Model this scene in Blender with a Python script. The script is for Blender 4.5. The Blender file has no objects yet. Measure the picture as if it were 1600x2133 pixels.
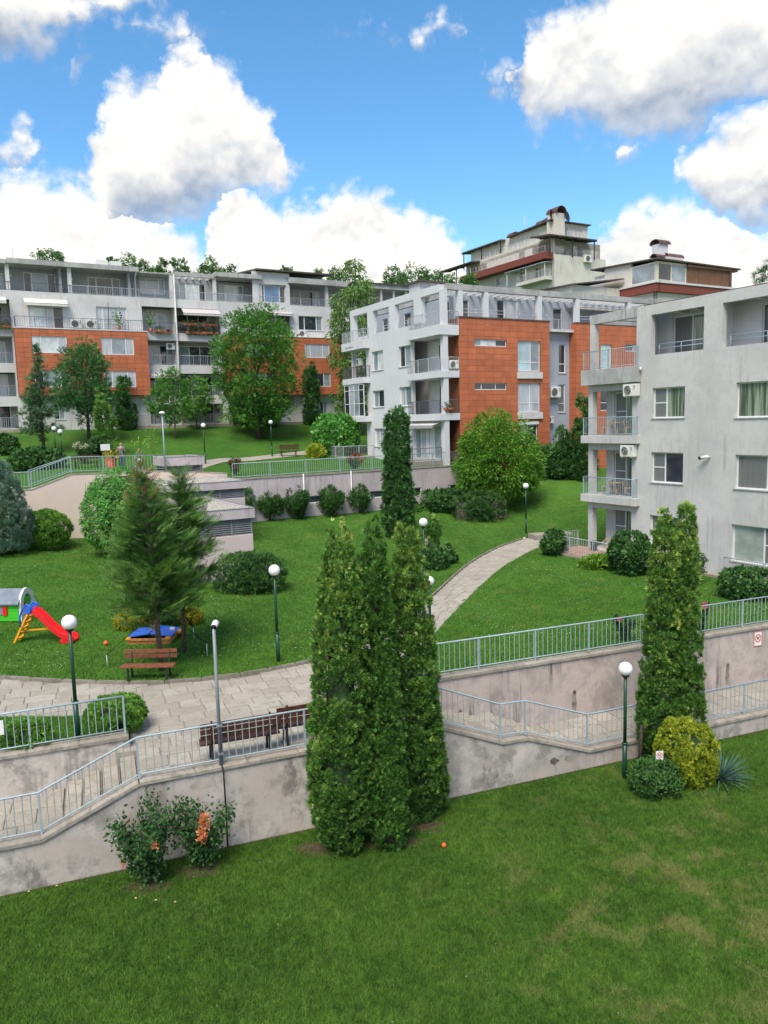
import bpy, bmesh, math, random
import numpy as np
from mathutils import Matrix, Vector
from mathutils.geometry import delaunay_2d_cdt

random.seed(7)
RNG = np.random.default_rng(11)
R = math.radians
SC = bpy.context.scene
COL = SC.collection

# ------------------------------------------------------------------ camera
F = 1600.0
PITCH, ROLL, CAMZ = R(6.7), 0.028, 9.5
_f = np.array([0, math.cos(PITCH), -math.sin(PITCH)])
_u = np.array([0, math.sin(PITCH), math.cos(PITCH)])
_r = np.array([1.0, 0, 0])
RT = math.cos(ROLL) * _r - math.sin(ROLL) * _u
UP = math.sin(ROLL) * _r + math.cos(ROLL) * _u
CP = np.array([0, 0, CAMZ])
cd = bpy.data.cameras.new('camera')
cam = bpy.data.objects.new('camera', cd)
COL.objects.link(cam)
cam.matrix_world = Matrix(((RT[0], UP[0], -_f[0], 0), (RT[1], UP[1], -_f[1], 0), (RT[2], UP[2], -_f[2], CAMZ), (0, 0, 0, 1)))
cd.sensor_fit = 'HORIZONTAL'
cd.sensor_width = 36.0
cd.lens = 36.0
cd.clip_start = 0.1
cd.clip_end = 3000
SC.camera = cam
SC.render.resolution_x, SC.render.resolution_y = 768, 1024
SC.cycles.use_adaptive_sampling = True
SC.cycles.adaptive_threshold = 0.025
SC.cycles.max_bounces = 5
SC.cycles.diffuse_bounces = 3
SC.cycles.glossy_bounces = 2
SC.cycles.transmission_bounces = 3
SC.cycles.transparent_max_bounces = 4

# ------------------------------------------------------------------ sky, sun, exposure
SUN_EL, SUN_AZ = R(55), R(197)      # azimuth clockwise from +Y (view direction): behind the camera to the left
SC.view_settings.view_transform = 'Standard'
SC.view_settings.look = 'None'
SC.view_settings.gamma = 1.0
SC.view_settings.exposure = 0.45
SC.view_settings.use_curve_mapping = False
SKY_STRENGTH = 0.15
SUN_STRENGTH = 3.5
sl = bpy.data.lights.new('sun', 'SUN')
sl.energy = SUN_STRENGTH
sl.angle = R(30)
sl.color = (1.0, 0.91, 0.77)
so = bpy.data.objects.new('sun', sl)
COL.objects.link(so)
sdir = Vector((math.sin(SUN_AZ) * math.cos(SUN_EL), math.cos(SUN_AZ) * math.cos(SUN_EL), math.sin(SUN_EL)))
so.rotation_euler = sdir.to_track_quat('Z', 'Y').to_euler()
so.location = (0, 0, 60)


def ray(x, y):
    return _f + (x - 800) / F * RT - (y - 1066.5) / F * UP


def onz(x, y, z):
    d = ray(x, y)
    return CP + d * ((z - CAMZ) / d[2])


def aty(x, y, Y):
    d = ray(x, y)
    return CP + d * (Y / d[1])


def pj(P):
    w = np.array(P, float) - CP
    k = w @ _f
    return 800 + F * (w @ RT) / k, 1066.5 - F * (w @ UP) / k, k


def on_ground(x, y, fn, z0=2.0, beyond=None):
    """where a sight line first meets the terrain (optionally only beyond the garage line)"""
    d = ray(x, y)
    d = d / d[1]
    Y = np.arange(6.0, 260.0, 0.05)
    P = CP[None, :] + Y[:, None] * d[None, :]
    hit = P[:, 2] <= np.asarray(fn(P[:, 0], P[:, 1]))
    if beyond is not None:
        hit &= beyond(P[:, 0], P[:, 1])
    i = int(np.argmax(hit)) if hit.any() else len(Y) - 1
    Q = P[i].copy()
    Q[2] = float(fn(Q[0], Q[1]))
    return Q


def top_z(P, ytop):
    """height of a point above P seen at picture row ytop"""
    lo, hi = P[2] - 2, P[2] + 60
    for _ in range(50):
        m = (lo + hi) / 2
        if pj((P[0], P[1], m))[1] > ytop:
            lo = m
        else:
            hi = m
    return lo


def mpp(P):
    return pj(P)[2] / F


def N(nt, typ, **kw):
    n = nt.nodes.new(typ)
    for k, val in kw.items():
        if k.startswith('i_'):
            key = k[2:]
            key = int(key) if key.isdigit() else key.replace('_', ' ')
            if hasattr(val, 'is_output') or isinstance(val, bpy.types.NodeSocket):
                nt.links.new(val, n.inputs[key])
            else:
                n.inputs[key].default_value = val
        else:
            setattr(n, k, val)
    return n


def mth(nt, op, a, b=0.0, c=0.0, clamp=False):
    n = nt.nodes.new('ShaderNodeMath')
    n.operation = op
    n.use_clamp = clamp
    for i, s in enumerate((a, b, c)):
        if isinstance(s, bpy.types.NodeSocket):
            nt.links.new(s, n.inputs[i])
        else:
            n.inputs[i].default_value = s
    return n.outputs[0]


def ramp(nt, val, a, b, smooth=True):
    n = nt.nodes.new('ShaderNodeMapRange')
    n.interpolation_type = 'SMOOTHSTEP' if smooth else 'LINEAR'
    nt.links.new(val, n.inputs[0])
    n.inputs[1].default_value = a
    n.inputs[2].default_value = b
    return n.outputs[0]


def mixc(nt, f, a, b, blend='MIX'):
    n = nt.nodes.new('ShaderNodeMix')
    n.data_type = 'RGBA'
    n.blend_type = blend
    for s, i in ((f, 0), (a, 6), (b, 7)):
        if isinstance(s, bpy.types.NodeSocket):
            nt.links.new(s, n.inputs[i])
        elif i == 0:
            n.inputs[0].default_value = s
        else:
            n.inputs[i].default_value = (s[0], s[1], s[2], 1)
    return n.outputs[2]


def vadd(nt, a, vec):
    n = nt.nodes.new('ShaderNodeVectorMath')
    n.operation = 'ADD'
    nt.links.new(a, n.inputs[0])
    n.inputs[1].default_value = vec
    return n.outputs[0]


# outlines of the cloud banks: (column, top row, bottom row) as seen in the picture; turned into azimuth and elevation below
BANKS = [
    # the bank along the horizon
    ([(-300, 386, 0), (-100, 366, 0), (0, 338, 0), (60, 328, 0), (120, 341, 0), (170, 351, 0), (200, 391, 0), (240, 406, 0), (300, 446, 0), (350, 458, 0), (400, 486, 0), (430, 506, 0),
      (440, 436, 0), (470, 366, 0), (520, 368, 0), (560, 401, 0), (585, 436, 0), (610, 416, 0), (640, 421, 0), (660, 436, 0), (690, 406, 0), (740, 391, 0), (800, 391, 0), (850, 421, 0), (880, 456, 0), (920, 496, 0), (960, 526, 0),
      (1000, 580, 0), (1080, 630, 0), (1200, 630, 0), (1250, 556, 0), (1275, 486, 0), (1300, 444, 0), (1345, 424, 0), (1390, 431, 0), (1440, 446, 0), (1470, 436, 0), (1530, 456, 0), (1600, 446, 0), (1800, 436, 0)], 1.0),
    # the tall cumulus on the left
    ([(150, 400, 300), (165, 340, 360), (185, 325, 478), (205, 285, 508), (220, 225, 510), (250, 185, 506), (300, 168, 503), (335, 160, 484), (348, 85, 482), (385, 55, 474), (425, 75, 460), (446, 118, 443), (480, 150, 426), (510, 190, 423),
      (555, 220, 433), (582, 260, 420), (592, 310, 400), (615, 340, 372), (632, 358, 366), (650, 400, 300)], 1.0),
    # the great cumulus on the upper right
    ([(1030, 220, 100), (1046, 150, 185), (1052, 110, 195), (1075, 88, 240), (1110, 68, 268), (1160, 35, 268), (1220, 12, 265), (1260, -10, 285), (1300, -40, 300), (1400, -80, 275), (1440, -90, 292), (1500, -110, 262), (1600, -110, 230), (1800, -80, 240)], 1.0),
    # torn sheets below it
    ([(1390, 420, 300), (1402, 335, 380), (1425, 315, 410), (1460, 290, 450), (1500, 235, 500), (1550, 215, 505), (1600, 200, 490), (1800, 210, 460)], 0.9),
    # the bank in the upper left corner
    ([(-300, -140, 125), (0, -120, 118), (70, -110, 112), (130, -90, 100), (170, -70, 70), (205, -60, 30), (250, -55, 25), (300, -60, 15), (340, -60, 12), (420, -20, -60)], 1.0),
    # small loose puffs
    ([(-2, 330, 300), (6, 290, 345), (38, 270, 360), (72, 275, 325), (78, 330, 300), (205, 60, 40), (225, 38, 66), (270, 32, 76), (310, 40, 84), (345, 22, 102), (375, 18, 98), (398, 45, 75), (402, 75, 50),
      (842, 80, 60), (850, 48, 104), (880, 42, 114), (905, 44, 98), (930, 42, 94), (964, 48, 92), (972, 80, 60), (992, 170, 160), (1000, 148, 186), (1025, 138, 192), (1045, 150, 188), (1047, 175, 160),
      (1276, 345, 310), (1285, 318, 340), (1315, 296, 322), (1355, 285, 300), (1360, 300, 280)], 0.8)]
AZ0, AZW = -45.0, 90.0


def az_el(x, y):
    d = ray(x, y)
    d = d / np.linalg.norm(d)
    return math.degrees(math.atan2(d[0], d[1])), math.degrees(math.asin(d[2]))


def make_world():
    w = bpy.data.worlds.new('World')
    SC.world = w
    w.use_nodes = True
    w.cycles.sampling_method = 'MANUAL'
    w.cycles.sample_map_resolution = 256
    nt = w.node_tree
    nt.nodes.clear()
    tc = nt.nodes.new('ShaderNodeTexCoord')
    D = tc.outputs['Generated']
    sky = N(nt, 'ShaderNodeTexSky', sky_type='NISHITA', sun_disc=False, sun_elevation=SUN_EL, sun_rotation=SUN_AZ,
            air_density=1.0, dust_density=0.3, ozone_density=2.5, altitude=550)
    sx = nt.nodes.new('ShaderNodeSeparateXYZ')
    nt.links.new(D, sx.inputs[0])
    az = mth(nt, 'MULTIPLY', mth(nt, 'ARCTAN2', sx.outputs[0], sx.outputs[1]), 180 / math.pi)
    el = mth(nt, 'MULTIPLY', mth(nt, 'ARCSINE', sx.outputs[2]), 180 / math.pi)
    n1 = N(nt, 'ShaderNodeTexNoise', i_Vector=D, i_Scale=11.0, i_Detail=7.0, i_Roughness=0.62)
    sc = nt.nodes.new('ShaderNodeSeparateColor')
    nt.links.new(n1.outputs['Color'], sc.inputs[0])
    L = np.array(sdir) * 0.5 + np.array([0, 0, 0.9])
    L = L / np.linalg.norm(L)
    n1b = N(nt, 'ShaderNodeTexNoise', i_Vector=D, i_Scale=9.0, i_Detail=2.0, i_Roughness=0.5)
    n2 = N(nt, 'ShaderNodeTexNoise', i_Vector=vadd(nt, D, tuple(L * 0.03)), i_Scale=9.0, i_Detail=2.0, i_Roughness=0.5)
    wv = nt.nodes.new('ShaderNodeVectorMath'); wv.operation = 'MULTIPLY_ADD'
    nt.links.new(n1.outputs['Color'], wv.inputs[0]); wv.inputs[1].default_value = (0.05, 0.05, 0.05); nt.links.new(D, wv.inputs[2])
    v1 = N(nt, 'ShaderNodeTexVoronoi', feature='F1', i_Vector=wv.outputs[0], i_Scale=40.0, i_Detail=1.0, i_Roughness=0.6)
    v2 = N(nt, 'ShaderNodeTexVoronoi', feature='F1', i_Vector=vadd(nt, wv.outputs[0], tuple(L * 0.010)), i_Scale=40.0, i_Detail=1.0, i_Roughness=0.6)
    azw = mth(nt, 'ADD', az, mth(nt, 'MULTIPLY', mth(nt, 'SUBTRACT', sc.outputs[0], 0.5), 7.0))
    azn = mth(nt, 'DIVIDE', mth(nt, 'PINGPONG', mth(nt, 'SUBTRACT', azw, AZ0), AZW), AZW)
    puff = mth(nt, 'MULTIPLY', mth(nt, 'SUBTRACT', 0.40, v1.outputs['Distance']), 1.3)
    elw = mth(nt, 'ADD', el, mth(nt, 'MULTIPLY', mth(nt, 'SUBTRACT', sc.outputs[1], 0.5), 5.0))
    best = None
    E0, EW = -20.0, 90.0
    for pts, gain in BANKS:
        cs = []
        for which in (1, 2):
            fc = nt.nodes.new('ShaderNodeFloatCurve')
            cm = fc.mapping
            cm.use_clip = False
            cu = cm.curves[0]
            P = []
            for p in pts:
                a, e = az_el(p[0], p[which])
                if which == 2 and pts is BANKS[0][0]:
                    e = -18.0
                P.append(((a - AZ0) / AZW, (e - E0) / EW))
            if pts is not BANKS[0][0]:
                lo = (0.0 if which == 1 else 1.0)
                if P[0][0] > 0.02 and pts[0][0] > -200:
                    P = [(0, lo), (P[0][0] - 0.004, lo)] + P
                if pts[-1][0] < 1700:
                    P = P + [(P[-1][0] + 0.004, lo), (1, lo)]
            while len(cu.points) < len(P):
                cu.points.new(0.5, 0.5)
            for q, p in zip(cu.points, P):
                q.location = p
                q.handle_type = 'VECTOR'
            cm.update()
            nt.links.new(azn, fc.inputs['Value'])
            cs.append(mth(nt, 'MULTIPLY_ADD', fc.outputs[0], EW, E0))
        a = mth(nt, 'MINIMUM', mth(nt, 'SUBTRACT', cs[0], elw), mth(nt, 'SUBTRACT', elw, cs[1]))
        a = mth(nt, 'MULTIPLY', a, gain)
        h = mth(nt, 'DIVIDE', mth(nt, 'SUBTRACT', elw, cs[1]), mth(nt, 'MAXIMUM', mth(nt, 'SUBTRACT', cs[0], cs[1]), 1.0))
        if pts is BANKS[0][0]:
            h = mth(nt, 'ADD', 0.18, mth(nt, 'MULTIPLY', h, 0.42))
        if best is None:
            best, hh = a, h
        else:
            gt = mth(nt, 'GREATER_THAN', a, best)
            hh = mth(nt, 'ADD', mth(nt, 'MULTIPLY', gt, h), mth(nt, 'MULTIPLY', mth(nt, 'SUBTRACT', 1.0, gt), hh))
            best = mth(nt, 'MAXIMUM', best, a)
    # the cloud overhead that hides the sun
    ov = mth(nt, 'SUBTRACT', elw, 60.0)
    gt_ = mth(nt, 'GREATER_THAN', ov, best)
    hh = mth(nt, 'ADD', mth(nt, 'MULTIPLY', gt_, 0.55), mth(nt, 'MULTIPLY', mth(nt, 'SUBTRACT', 1.0, gt_), hh))
    best = mth(nt, 'MAXIMUM', best, ov)
    den = mth(nt, 'ADD', best, puff)
    den = mth(nt, 'ADD', den, mth(nt, 'MULTIPLY', mth(nt, 'SUBTRACT', sc.outputs[2], 0.5), 4.5))
    alpha = ramp(nt, den, -1.0, 0.9)
    alpha = mth(nt, 'MULTIPLY', alpha, mth(nt, 'MULTIPLY_ADD', ramp(nt, hh, -0.05, 0.35), 0.35, 0.65))
    g1 = mth(nt, 'MULTIPLY', mth(nt, 'SUBTRACT', n1b.outputs[0], n2.outputs[0]), 1.9)
    g2 = mth(nt, 'MULTIPLY', mth(nt, 'SUBTRACT', v2.outputs['Distance'], v1.outputs['Distance']), 0.28)
    body = mth(nt, 'MULTIPLY', ramp(nt, hh, 0.12, 0.62), 0.72)
    lit = mth(nt, 'ADD', mth(nt, 'ADD', g1, g2), mth(nt, 'ADD', body, 0.26), clamp=True)
    k = 1.0 / SKY_STRENGTH
    ccol = mixc(nt, lit, (0.27 * k, 0.32 * k, 0.41 * k), (0.82 * k, 0.80 * k, 0.76 * k))
    sk = N(nt, 'ShaderNodeHueSaturation', i_Saturation=1.22, i_Value=1.12, i_Hue=0.492)
    nt.links.new(sky.outputs[0], sk.inputs['Color'])
    out = mixc(nt, alpha, sk.outputs[0], ccol)
    bg = N(nt, 'ShaderNodeBackground', i_Color=out, i_Strength=SKY_STRENGTH)
    wo = nt.nodes.new('ShaderNodeOutputWorld')
    nt.links.new(bg.outputs[0], wo.inputs[0])


make_world()


# ------------------------------------------------------------------ helpers
def tag(o, label, cat, group=None):
    o['label'] = label
    o['category'] = cat
    if group:
        o['group'] = group
    return o


def struct(o):
    o['kind'] = 'structure'
    return o


def empty(name, loc=(0, 0, 0), rz=0.0, label=None, cat=None, group=None, parent=None):
    o = bpy.data.objects.new(name, None)
    COL.objects.link(o)
    o.empty_display_size = 0.2
    o.location = loc
    o.rotation_euler = (0, 0, rz)
    if parent:
        o.parent = parent
    if label:
        tag(o, label, cat, group)
    return o


def place(name, mesh, parent=None, loc=(0, 0, 0), rz=0.0, scale=(1, 1, 1), rot=None):
    o = bpy.data.objects.new(name, mesh)
    COL.objects.link(o)
    o.location = loc
    o.rotation_euler = rot if rot else (0, 0, rz)
    o.scale = scale
    if parent:
        o.parent = parent
    return o


class MB:
    """collects simple solids; build() links them as one mesh object"""
    def __init__(s):
        s.v = []
        s.f = []
        s.sm = []

    def add(s, vs, fs, smooth=False):
        k = len(s.v)
        s.v += [tuple(map(float, p)) for p in vs]
        s.f += [tuple(i + k for i in f) for f in fs]
        s.sm += [smooth] * len(fs)
        return s

    def box(s, x0, x1, y0, y1, z0, z1):
        if x0 > x1: x0, x1 = x1, x0
        if y0 > y1: y0, y1 = y1, y0
        if z0 > z1: z0, z1 = z1, z0
        return s.add([(x0, y0, z0), (x1, y0, z0), (x1, y1, z0), (x0, y1, z0), (x0, y0, z1), (x1, y0, z1), (x1, y1, z1), (x0, y1, z1)],
                     [(0, 3, 2, 1), (4, 5, 6, 7), (0, 1, 5, 4), (1, 2, 6, 5), (2, 3, 7, 6), (3, 0, 4, 7)])

    def bar(s, p, q, w, h=None, roll=None):
        """rectangular bar from p to q"""
        h = h or w
        p, q = Vector(p), Vector(q)
        d = (q - p).normalized()
        ref = Vector((0, 0, 1)) if abs(d.z) < 0.95 else Vector((1, 0, 0))
        x = d.cross(ref).normalized() * (w / 2)
        y = x.cross(d).normalized() * (h / 2)
        vs = [p - x - y, p + x - y, p + x + y, p - x + y, q - x - y, q + x - y, q + x + y, q - x + y]
        return s.add(vs, [(0, 3, 2, 1), (4, 5, 6, 7), (0, 1, 5, 4), (1, 2, 6, 5), (2, 3, 7, 6), (3, 0, 4, 7)])

    def tube(s, pts, rad, n=8, caps=True):
        pts = [Vector(p) for p in pts]
        m = len(pts)
        rad = rad if hasattr(rad, '__len__') else [rad] * m
        vs, fs = [], []
        prev = None
        for i, p in enumerate(pts):
            d = (pts[min(i + 1, m - 1)] - pts[max(i - 1, 0)])
            d = d.normalized() if d.length > 1e-9 else Vector((0, 0, 1))
            if prev is None:
                ref = Vector((0, 0, 1)) if abs(d.z) < 0.9 else Vector((1, 0, 0))
                x = d.cross(ref).normalized()
            else:
                x = (prev - d * prev.dot(d)).normalized()
            prev = x
            y = d.cross(x)
            for k in range(n):
                a = 2 * math.pi * k / n
                vs.append(p + (x * math.cos(a) + y * math.sin(a)) * rad[i])
        for i in range(m - 1):
            for k in range(n):
                a, b = i * n + k, i * n + (k + 1) % n
                fs.append((a, b, b + n, a + n))
        if caps:
            fs.append(tuple(range(n))[::-1])
            fs.append(tuple(range((m - 1) * n, m * n)))
        return s.add(vs, fs, True)

    def lathe(s, prof, n=16, c=(0, 0, 0)):
        vs, fs = [], []
        for r, z in prof:
            for k in range(n):
                a = 2 * math.pi * k / n
                vs.append((c[0] + r * math.cos(a), c[1] + r * math.sin(a), c[2] + z))
        for i in range(len(prof) - 1):
            for k in range(n):
                a, b = i * n + k, i * n + (k + 1) % n
                fs.append((a, b, b + n, a + n))
        return s.add(vs, fs, True)

    def prism(s, poly, y0, y1, axis='y'):
        """polygon of (x,z) pushed along y, or (x,y) pushed along z, or (y,z) pushed along x"""
        n = len(poly)
        mk = {'y': lambda p, t: (p[0], t, p[1]), 'z': lambda p, t: (p[0], p[1], t), 'x': lambda p, t: (t, p[0], p[1])}[axis]
        vs = [mk(p, y0) for p in poly] + [mk(p, y1) for p in poly]
        fs = [tuple(range(n)), tuple(range(2 * n - 1, n - 1, -1))] + [(i, i + n, (i + 1) % n + n, (i + 1) % n) for i in range(n)]
        return s.add(vs, fs)

    def mesh(s, name, mat):
        me = bpy.data.meshes.new(name)
        me.from_pydata(s.v, [], s.f)
        if mat:
            me.materials.append(mat)
        if any(s.sm):
            me.polygons.foreach_set('use_smooth', s.sm)
        me.validate()
        bm = bmesh.new()
        bm.from_mesh(me)
        bmesh.ops.recalc_face_normals(bm, faces=bm.faces)
        bm.to_mesh(me)
        bm.free()
        return me

    def build(s, name, mat, parent=None, bevel=0.0, loc=(0, 0, 0), rz=0.0):
        me = s.mesh(name, mat)
        o = place(name, me, parent, loc, rz)
        if bevel:
            b = o.modifiers.new('bevel', 'BEVEL')
            b.width = bevel
            b.segments = 2
            b.limit_method = 'ANGLE'
        return o


_cache = {}


def unit(key, fn):
    if key not in _cache:
        _cache[key] = fn()
    return _cache[key]


def slab_mesh(name, mat, j=0.012, bev=0.035):
    """unit block 1x1x1 standing on z=0 with a softened, slightly uneven top edge, scaled when placed"""
    b = bev
    vs = [(-.5, -.5, 0), (.5, -.5, 0), (.5, .5, 0), (-.5, .5, 0), (-.5, -.5, .8), (.5, -.5, .8), (.5, .5, .8), (-.5, .5, .8),
          (-.5 + b, -.5 + b, 1), (.5 - b, -.5 + b * .7, 1), (.5 - b * 1.2, .5 - b, 1), (-.5 + b * .8, .5 - b * 1.1, 1)]
    fs = [(0, 3, 2, 1), (8, 9, 10, 11)]
    for i in range(4):
        k = (i + 1) % 4
        fs += [(i, k, k + 4, i + 4), (i + 4, k + 4, k + 8, i + 8)]
    return MB().add(vs, fs).mesh(name, mat)


# ------------------------------------------------------------------ materials
def new_mat(name):
    m = bpy.data.materials.new(name)
    m.use_nodes = True
    nt = m.node_tree
    nt.nodes.clear()
    out = nt.nodes.new('ShaderNodeOutputMaterial')
    b = nt.nodes.new('ShaderNodeBsdfPrincipled')
    nt.links.new(b.outputs[0], out.inputs[0])
    return m, nt, b, out


def pos(nt, stretch=None):
    g = nt.nodes.new('ShaderNodeNewGeometry')
    if not stretch:
        return g.outputs['Position']
    n = nt.nodes.new('ShaderNodeVectorMath')
    n.operation = 'MULTIPLY'
    nt.links.new(g.outputs['Position'], n.inputs[0])
    n.inputs[1].default_value = stretch
    return n.outputs[0]


def noise(nt, vec, scale, detail=4.0, rough=0.55, out=0):
    n = N(nt, 'ShaderNodeTexNoise', i_Vector=vec, i_Scale=scale, i_Detail=detail, i_Roughness=rough)
    return n.outputs[out]


def bumped(nt, b, h, strength, dist=0.02):
    n = N(nt, 'ShaderNodeBump', i_Strength=strength, i_Distance=dist)
    nt.links.new(h, n.inputs['Height'])
    nt.links.new(n.outputs[0], b.inputs['Normal'])


def mat_plain(name, c, rough=0.6, var=0.12, scale=3.0, metal=0.0, spec=0.4, bump=0.0, bscale=40.0, objvar=0.0, coat=0.0):
    m, nt, b, _ = new_mat(name)
    p = pos(nt)
    f = ramp(nt, noise(nt, p, scale, 5), 0.3, 0.7)
    lo = tuple(x * (1 - var) for x in c)
    hi = tuple(min(1, x * (1 + var)) for x in c)
    col = mixc(nt, f, lo, hi)
    if objvar:
        oi = nt.nodes.new('ShaderNodeObjectInfo')
        k = mth(nt, 'MULTIPLY_ADD', oi.outputs['Random'], 2 * objvar, 1 - objvar)
        n = nt.nodes.new('ShaderNodeVectorMath'); n.operation = 'SCALE'
        nt.links.new(col, n.inputs[0]); nt.links.new(k, n.inputs['Scale'])
        col = n.outputs[0]
    nt.links.new(col, b.inputs['Base Color'])
    b.inputs['Roughness'].default_value = rough
    b.inputs['Metallic'].default_value = metal
    b.inputs['Specular IOR Level'].default_value = spec
    b.inputs['Coat Weight'].default_value = coat
    if bump:
        bumped(nt, b, noise(nt, p, bscale, 4), bump)
    return m


def mat_wall(name, c, stain, streak=0.5, blot=0.5, rough=0.9, bump=0.25, bscale=60.0, patch=None, mottle=0.0):
    """rendered wall: blotches of dirt, rain streaks running down, fine grit"""
    m, nt, b, _ = new_mat(name)
    p = pos(nt)
    n1 = noise(nt, p, 0.45, 6, 0.6)
    n2 = noise(nt, p, 3.0, 6, 0.65)
    st = noise(nt, pos(nt, (5.0, 5.0, 0.28)), 1.0, 5, 0.65)
    col = mixc(nt, mth(nt, 'MULTIPLY', ramp(nt, n1, 0.40, 0.62), blot), c, stain)
    col = mixc(nt, mth(nt, 'MULTIPLY', ramp(nt, n2, 0.46, 0.66), blot * 0.55), col, stain)
    sm = ramp(nt, noise(nt, p, 0.33, 3, 0.5), 0.42, 0.62)           # rain only runs in places
    col = mixc(nt, mth(nt, 'MULTIPLY', mth(nt, 'MULTIPLY', ramp(nt, st, 0.50, 0.68), sm), streak), col, tuple(x * 0.75 for x in stain))
    if mottle:
        n5 = noise(nt, p, 1.7, 8, 0.7)
        col = mixc(nt, mth(nt, 'MULTIPLY', ramp(nt, n5, 0.46, 0.62), mottle), col, tuple(x * 0.9 for x in stain))
        n6 = noise(nt, pos(nt, (1.0, 1.0, 0.5)), 0.7, 6, 0.7)
        col = mixc(nt, mth(nt, 'MULTIPLY', ramp(nt, n6, 0.55, 0.63), mottle), col, tuple(x * 0.55 for x in stain))
    if patch:
        n3 = noise(nt, p, 0.9, 3, 0.5)
        col = mixc(nt, mth(nt, 'MULTIPLY', ramp(nt, n3, 0.45, 0.72), 0.6), col, patch)
    nt.links.new(col, b.inputs['Base Color'])
    b.inputs['Roughness'].default_value = rough
    b.inputs['Specular IOR Level'].default_value = 0.25
    bumped(nt, b, mth(nt, 'ADD', noise(nt, p, bscale, 3), mth(nt, 'MULTIPLY', n2, 0.6)), bump, 0.012)
    return m


def mat_stone(name, c1, c2, c3, rough=0.85, bump=0.4):
    """paving stone: each piece its own tone, cloudy veins inside"""
    m, nt, b, _ = new_mat(name)
    p = pos(nt)
    oi = nt.nodes.new('ShaderNodeObjectInfo')
    a = mixc(nt, oi.outputs['Random'], c1, c2)
    n1 = noise(nt, p, 3.5, 6, 0.6)
    n2 = noise(nt, p, 14.0, 4, 0.6)
    col = mixc(nt, mth(nt, 'MULTIPLY', ramp(nt, n1, 0.42, 0.68), 0.75), a, c3)
    col = mixc(nt, mth(nt, 'MULTIPLY', ramp(nt, n2, 0.5, 0.72), 0.35), col, tuple(x * 0.55 for x in c3))
    nt.links.new(col, b.inputs['Base Color'])
    b.inputs['Roughness'].default_value = rough
    b.inputs['Specular IOR Level'].default_value = 0.25
    bumped(nt, b, mth(nt, 'ADD', n1, mth(nt, 'MULTIPLY', n2, 0.5)), bump, 0.015)
    return m


def mat_leaf(name, dark, light, trans=0.25, rough=0.5, spec=0.25, tipcol=None):
    """foliage: each leaf its own tone (attribute tint), drifting slowly over the plant"""
    m, nt, b, out = new_mat(name)
    at = N(nt, 'ShaderNodeAttribute', attribute_name='tint')
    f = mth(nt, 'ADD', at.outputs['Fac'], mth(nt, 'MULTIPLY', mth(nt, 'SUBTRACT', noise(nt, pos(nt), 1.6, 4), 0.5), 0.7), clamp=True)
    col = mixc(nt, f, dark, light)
    if tipcol:
        col = mixc(nt, ramp(nt, f, 0.72, 1.0), col, tipcol)
    nt.links.new(col, b.inputs['Base Color'])
    b.inputs['Roughness'].default_value = rough
    b.inputs['Specular IOR Level'].default_value = spec
    t = nt.nodes.new('ShaderNodeBsdfTranslucent')
    nt.links.new(col, t.inputs['Color'])
    mx = N(nt, 'ShaderNodeMixShader', i_0=trans)
    nt.links.new(b.outputs[0], mx.inputs[1])
    nt.links.new(t.outputs[0], mx.inputs[2])
    nt.links.new(mx.outputs[0], out.inputs[0])
    return m


def mat_lawn(name, c1, c2, dry, dryamt, blades=False, drycentre=None):
    m, nt, b, out = new_mat(name)
    p = pos(nt)
    n1 = noise(nt, p, 0.35, 5, 0.55)
    n2 = noise(nt, p, 2.2, 5, 0.6)
    n3 = noise(nt, p, 22.0, 3, 0.6)
    f = mth(nt, 'ADD', mth(nt, 'MULTIPLY', n1, 0.5), mth(nt, 'MULTIPLY', n2, 0.5))
    f = ramp(nt, f, 0.38, 0.62)
    if blades:
        at = N(nt, 'ShaderNodeAttribute', attribute_name='tint')
        n4 = ramp(nt, noise(nt, p, 7.0, 4, 0.65), 0.35, 0.65)
        f = mth(nt, 'ADD', mth(nt, 'MULTIPLY', f, 0.3), mth(nt, 'ADD', mth(nt, 'MULTIPLY', at.outputs['Fac'], 0.4), mth(nt, 'MULTIPLY', n4, 0.3)))
    else:
        f = mth(nt, 'ADD', mth(nt, 'MULTIPLY', f, 0.6), mth(nt, 'MULTIPLY', n3, 0.4))
    col = mixc(nt, f, c1, c2)
    dn = noise(nt, p, 0.95, 6, 0.66)
    df = ramp(nt, dn, 0.53, 0.70)
    if drycentre:
        sp = nt.nodes.new('ShaderNodeVectorMath'); sp.operation = 'DISTANCE'
        nt.links.new(p, sp.inputs[0]); sp.inputs[1].default_value = drycentre[:3]
        near = mth(nt, 'SUBTRACT', 1.0, ramp(nt, sp.outputs['Value'], 1.0, drycentre[3]))
        df = mth(nt, 'MULTIPLY', ramp(nt, mth(nt, 'ADD', dn, mth(nt, 'MULTIPLY', near, 0.10)), 0.57, 0.72), mth(nt, 'MULTIPLY_ADD', near, 0.75, 0.25))
    col = mixc(nt, mth(nt, 'MULTIPLY', df, dryamt), col, dry)
    nt.links.new(col, b.inputs['Base Color'])
    b.inputs['Roughness'].default_value = 0.75
    b.inputs['Specular IOR Level'].default_value = 0.15
    if blades:
        t = nt.nodes.new('ShaderNodeBsdfTranslucent')
        nt.links.new(col, t.inputs['Color'])
        mx = N(nt, 'ShaderNodeMixShader', i_0=0.25)
        nt.links.new(b.outputs[0], mx.inputs[1]); nt.links.new(t.outputs[0], mx.inputs[2])
        nt.links.new(mx.outputs[0], out.inputs[0])
    else:
        bumped(nt, b, mth(nt, 'ADD', n3, n2), 0.6, 0.05)
    return m


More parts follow.
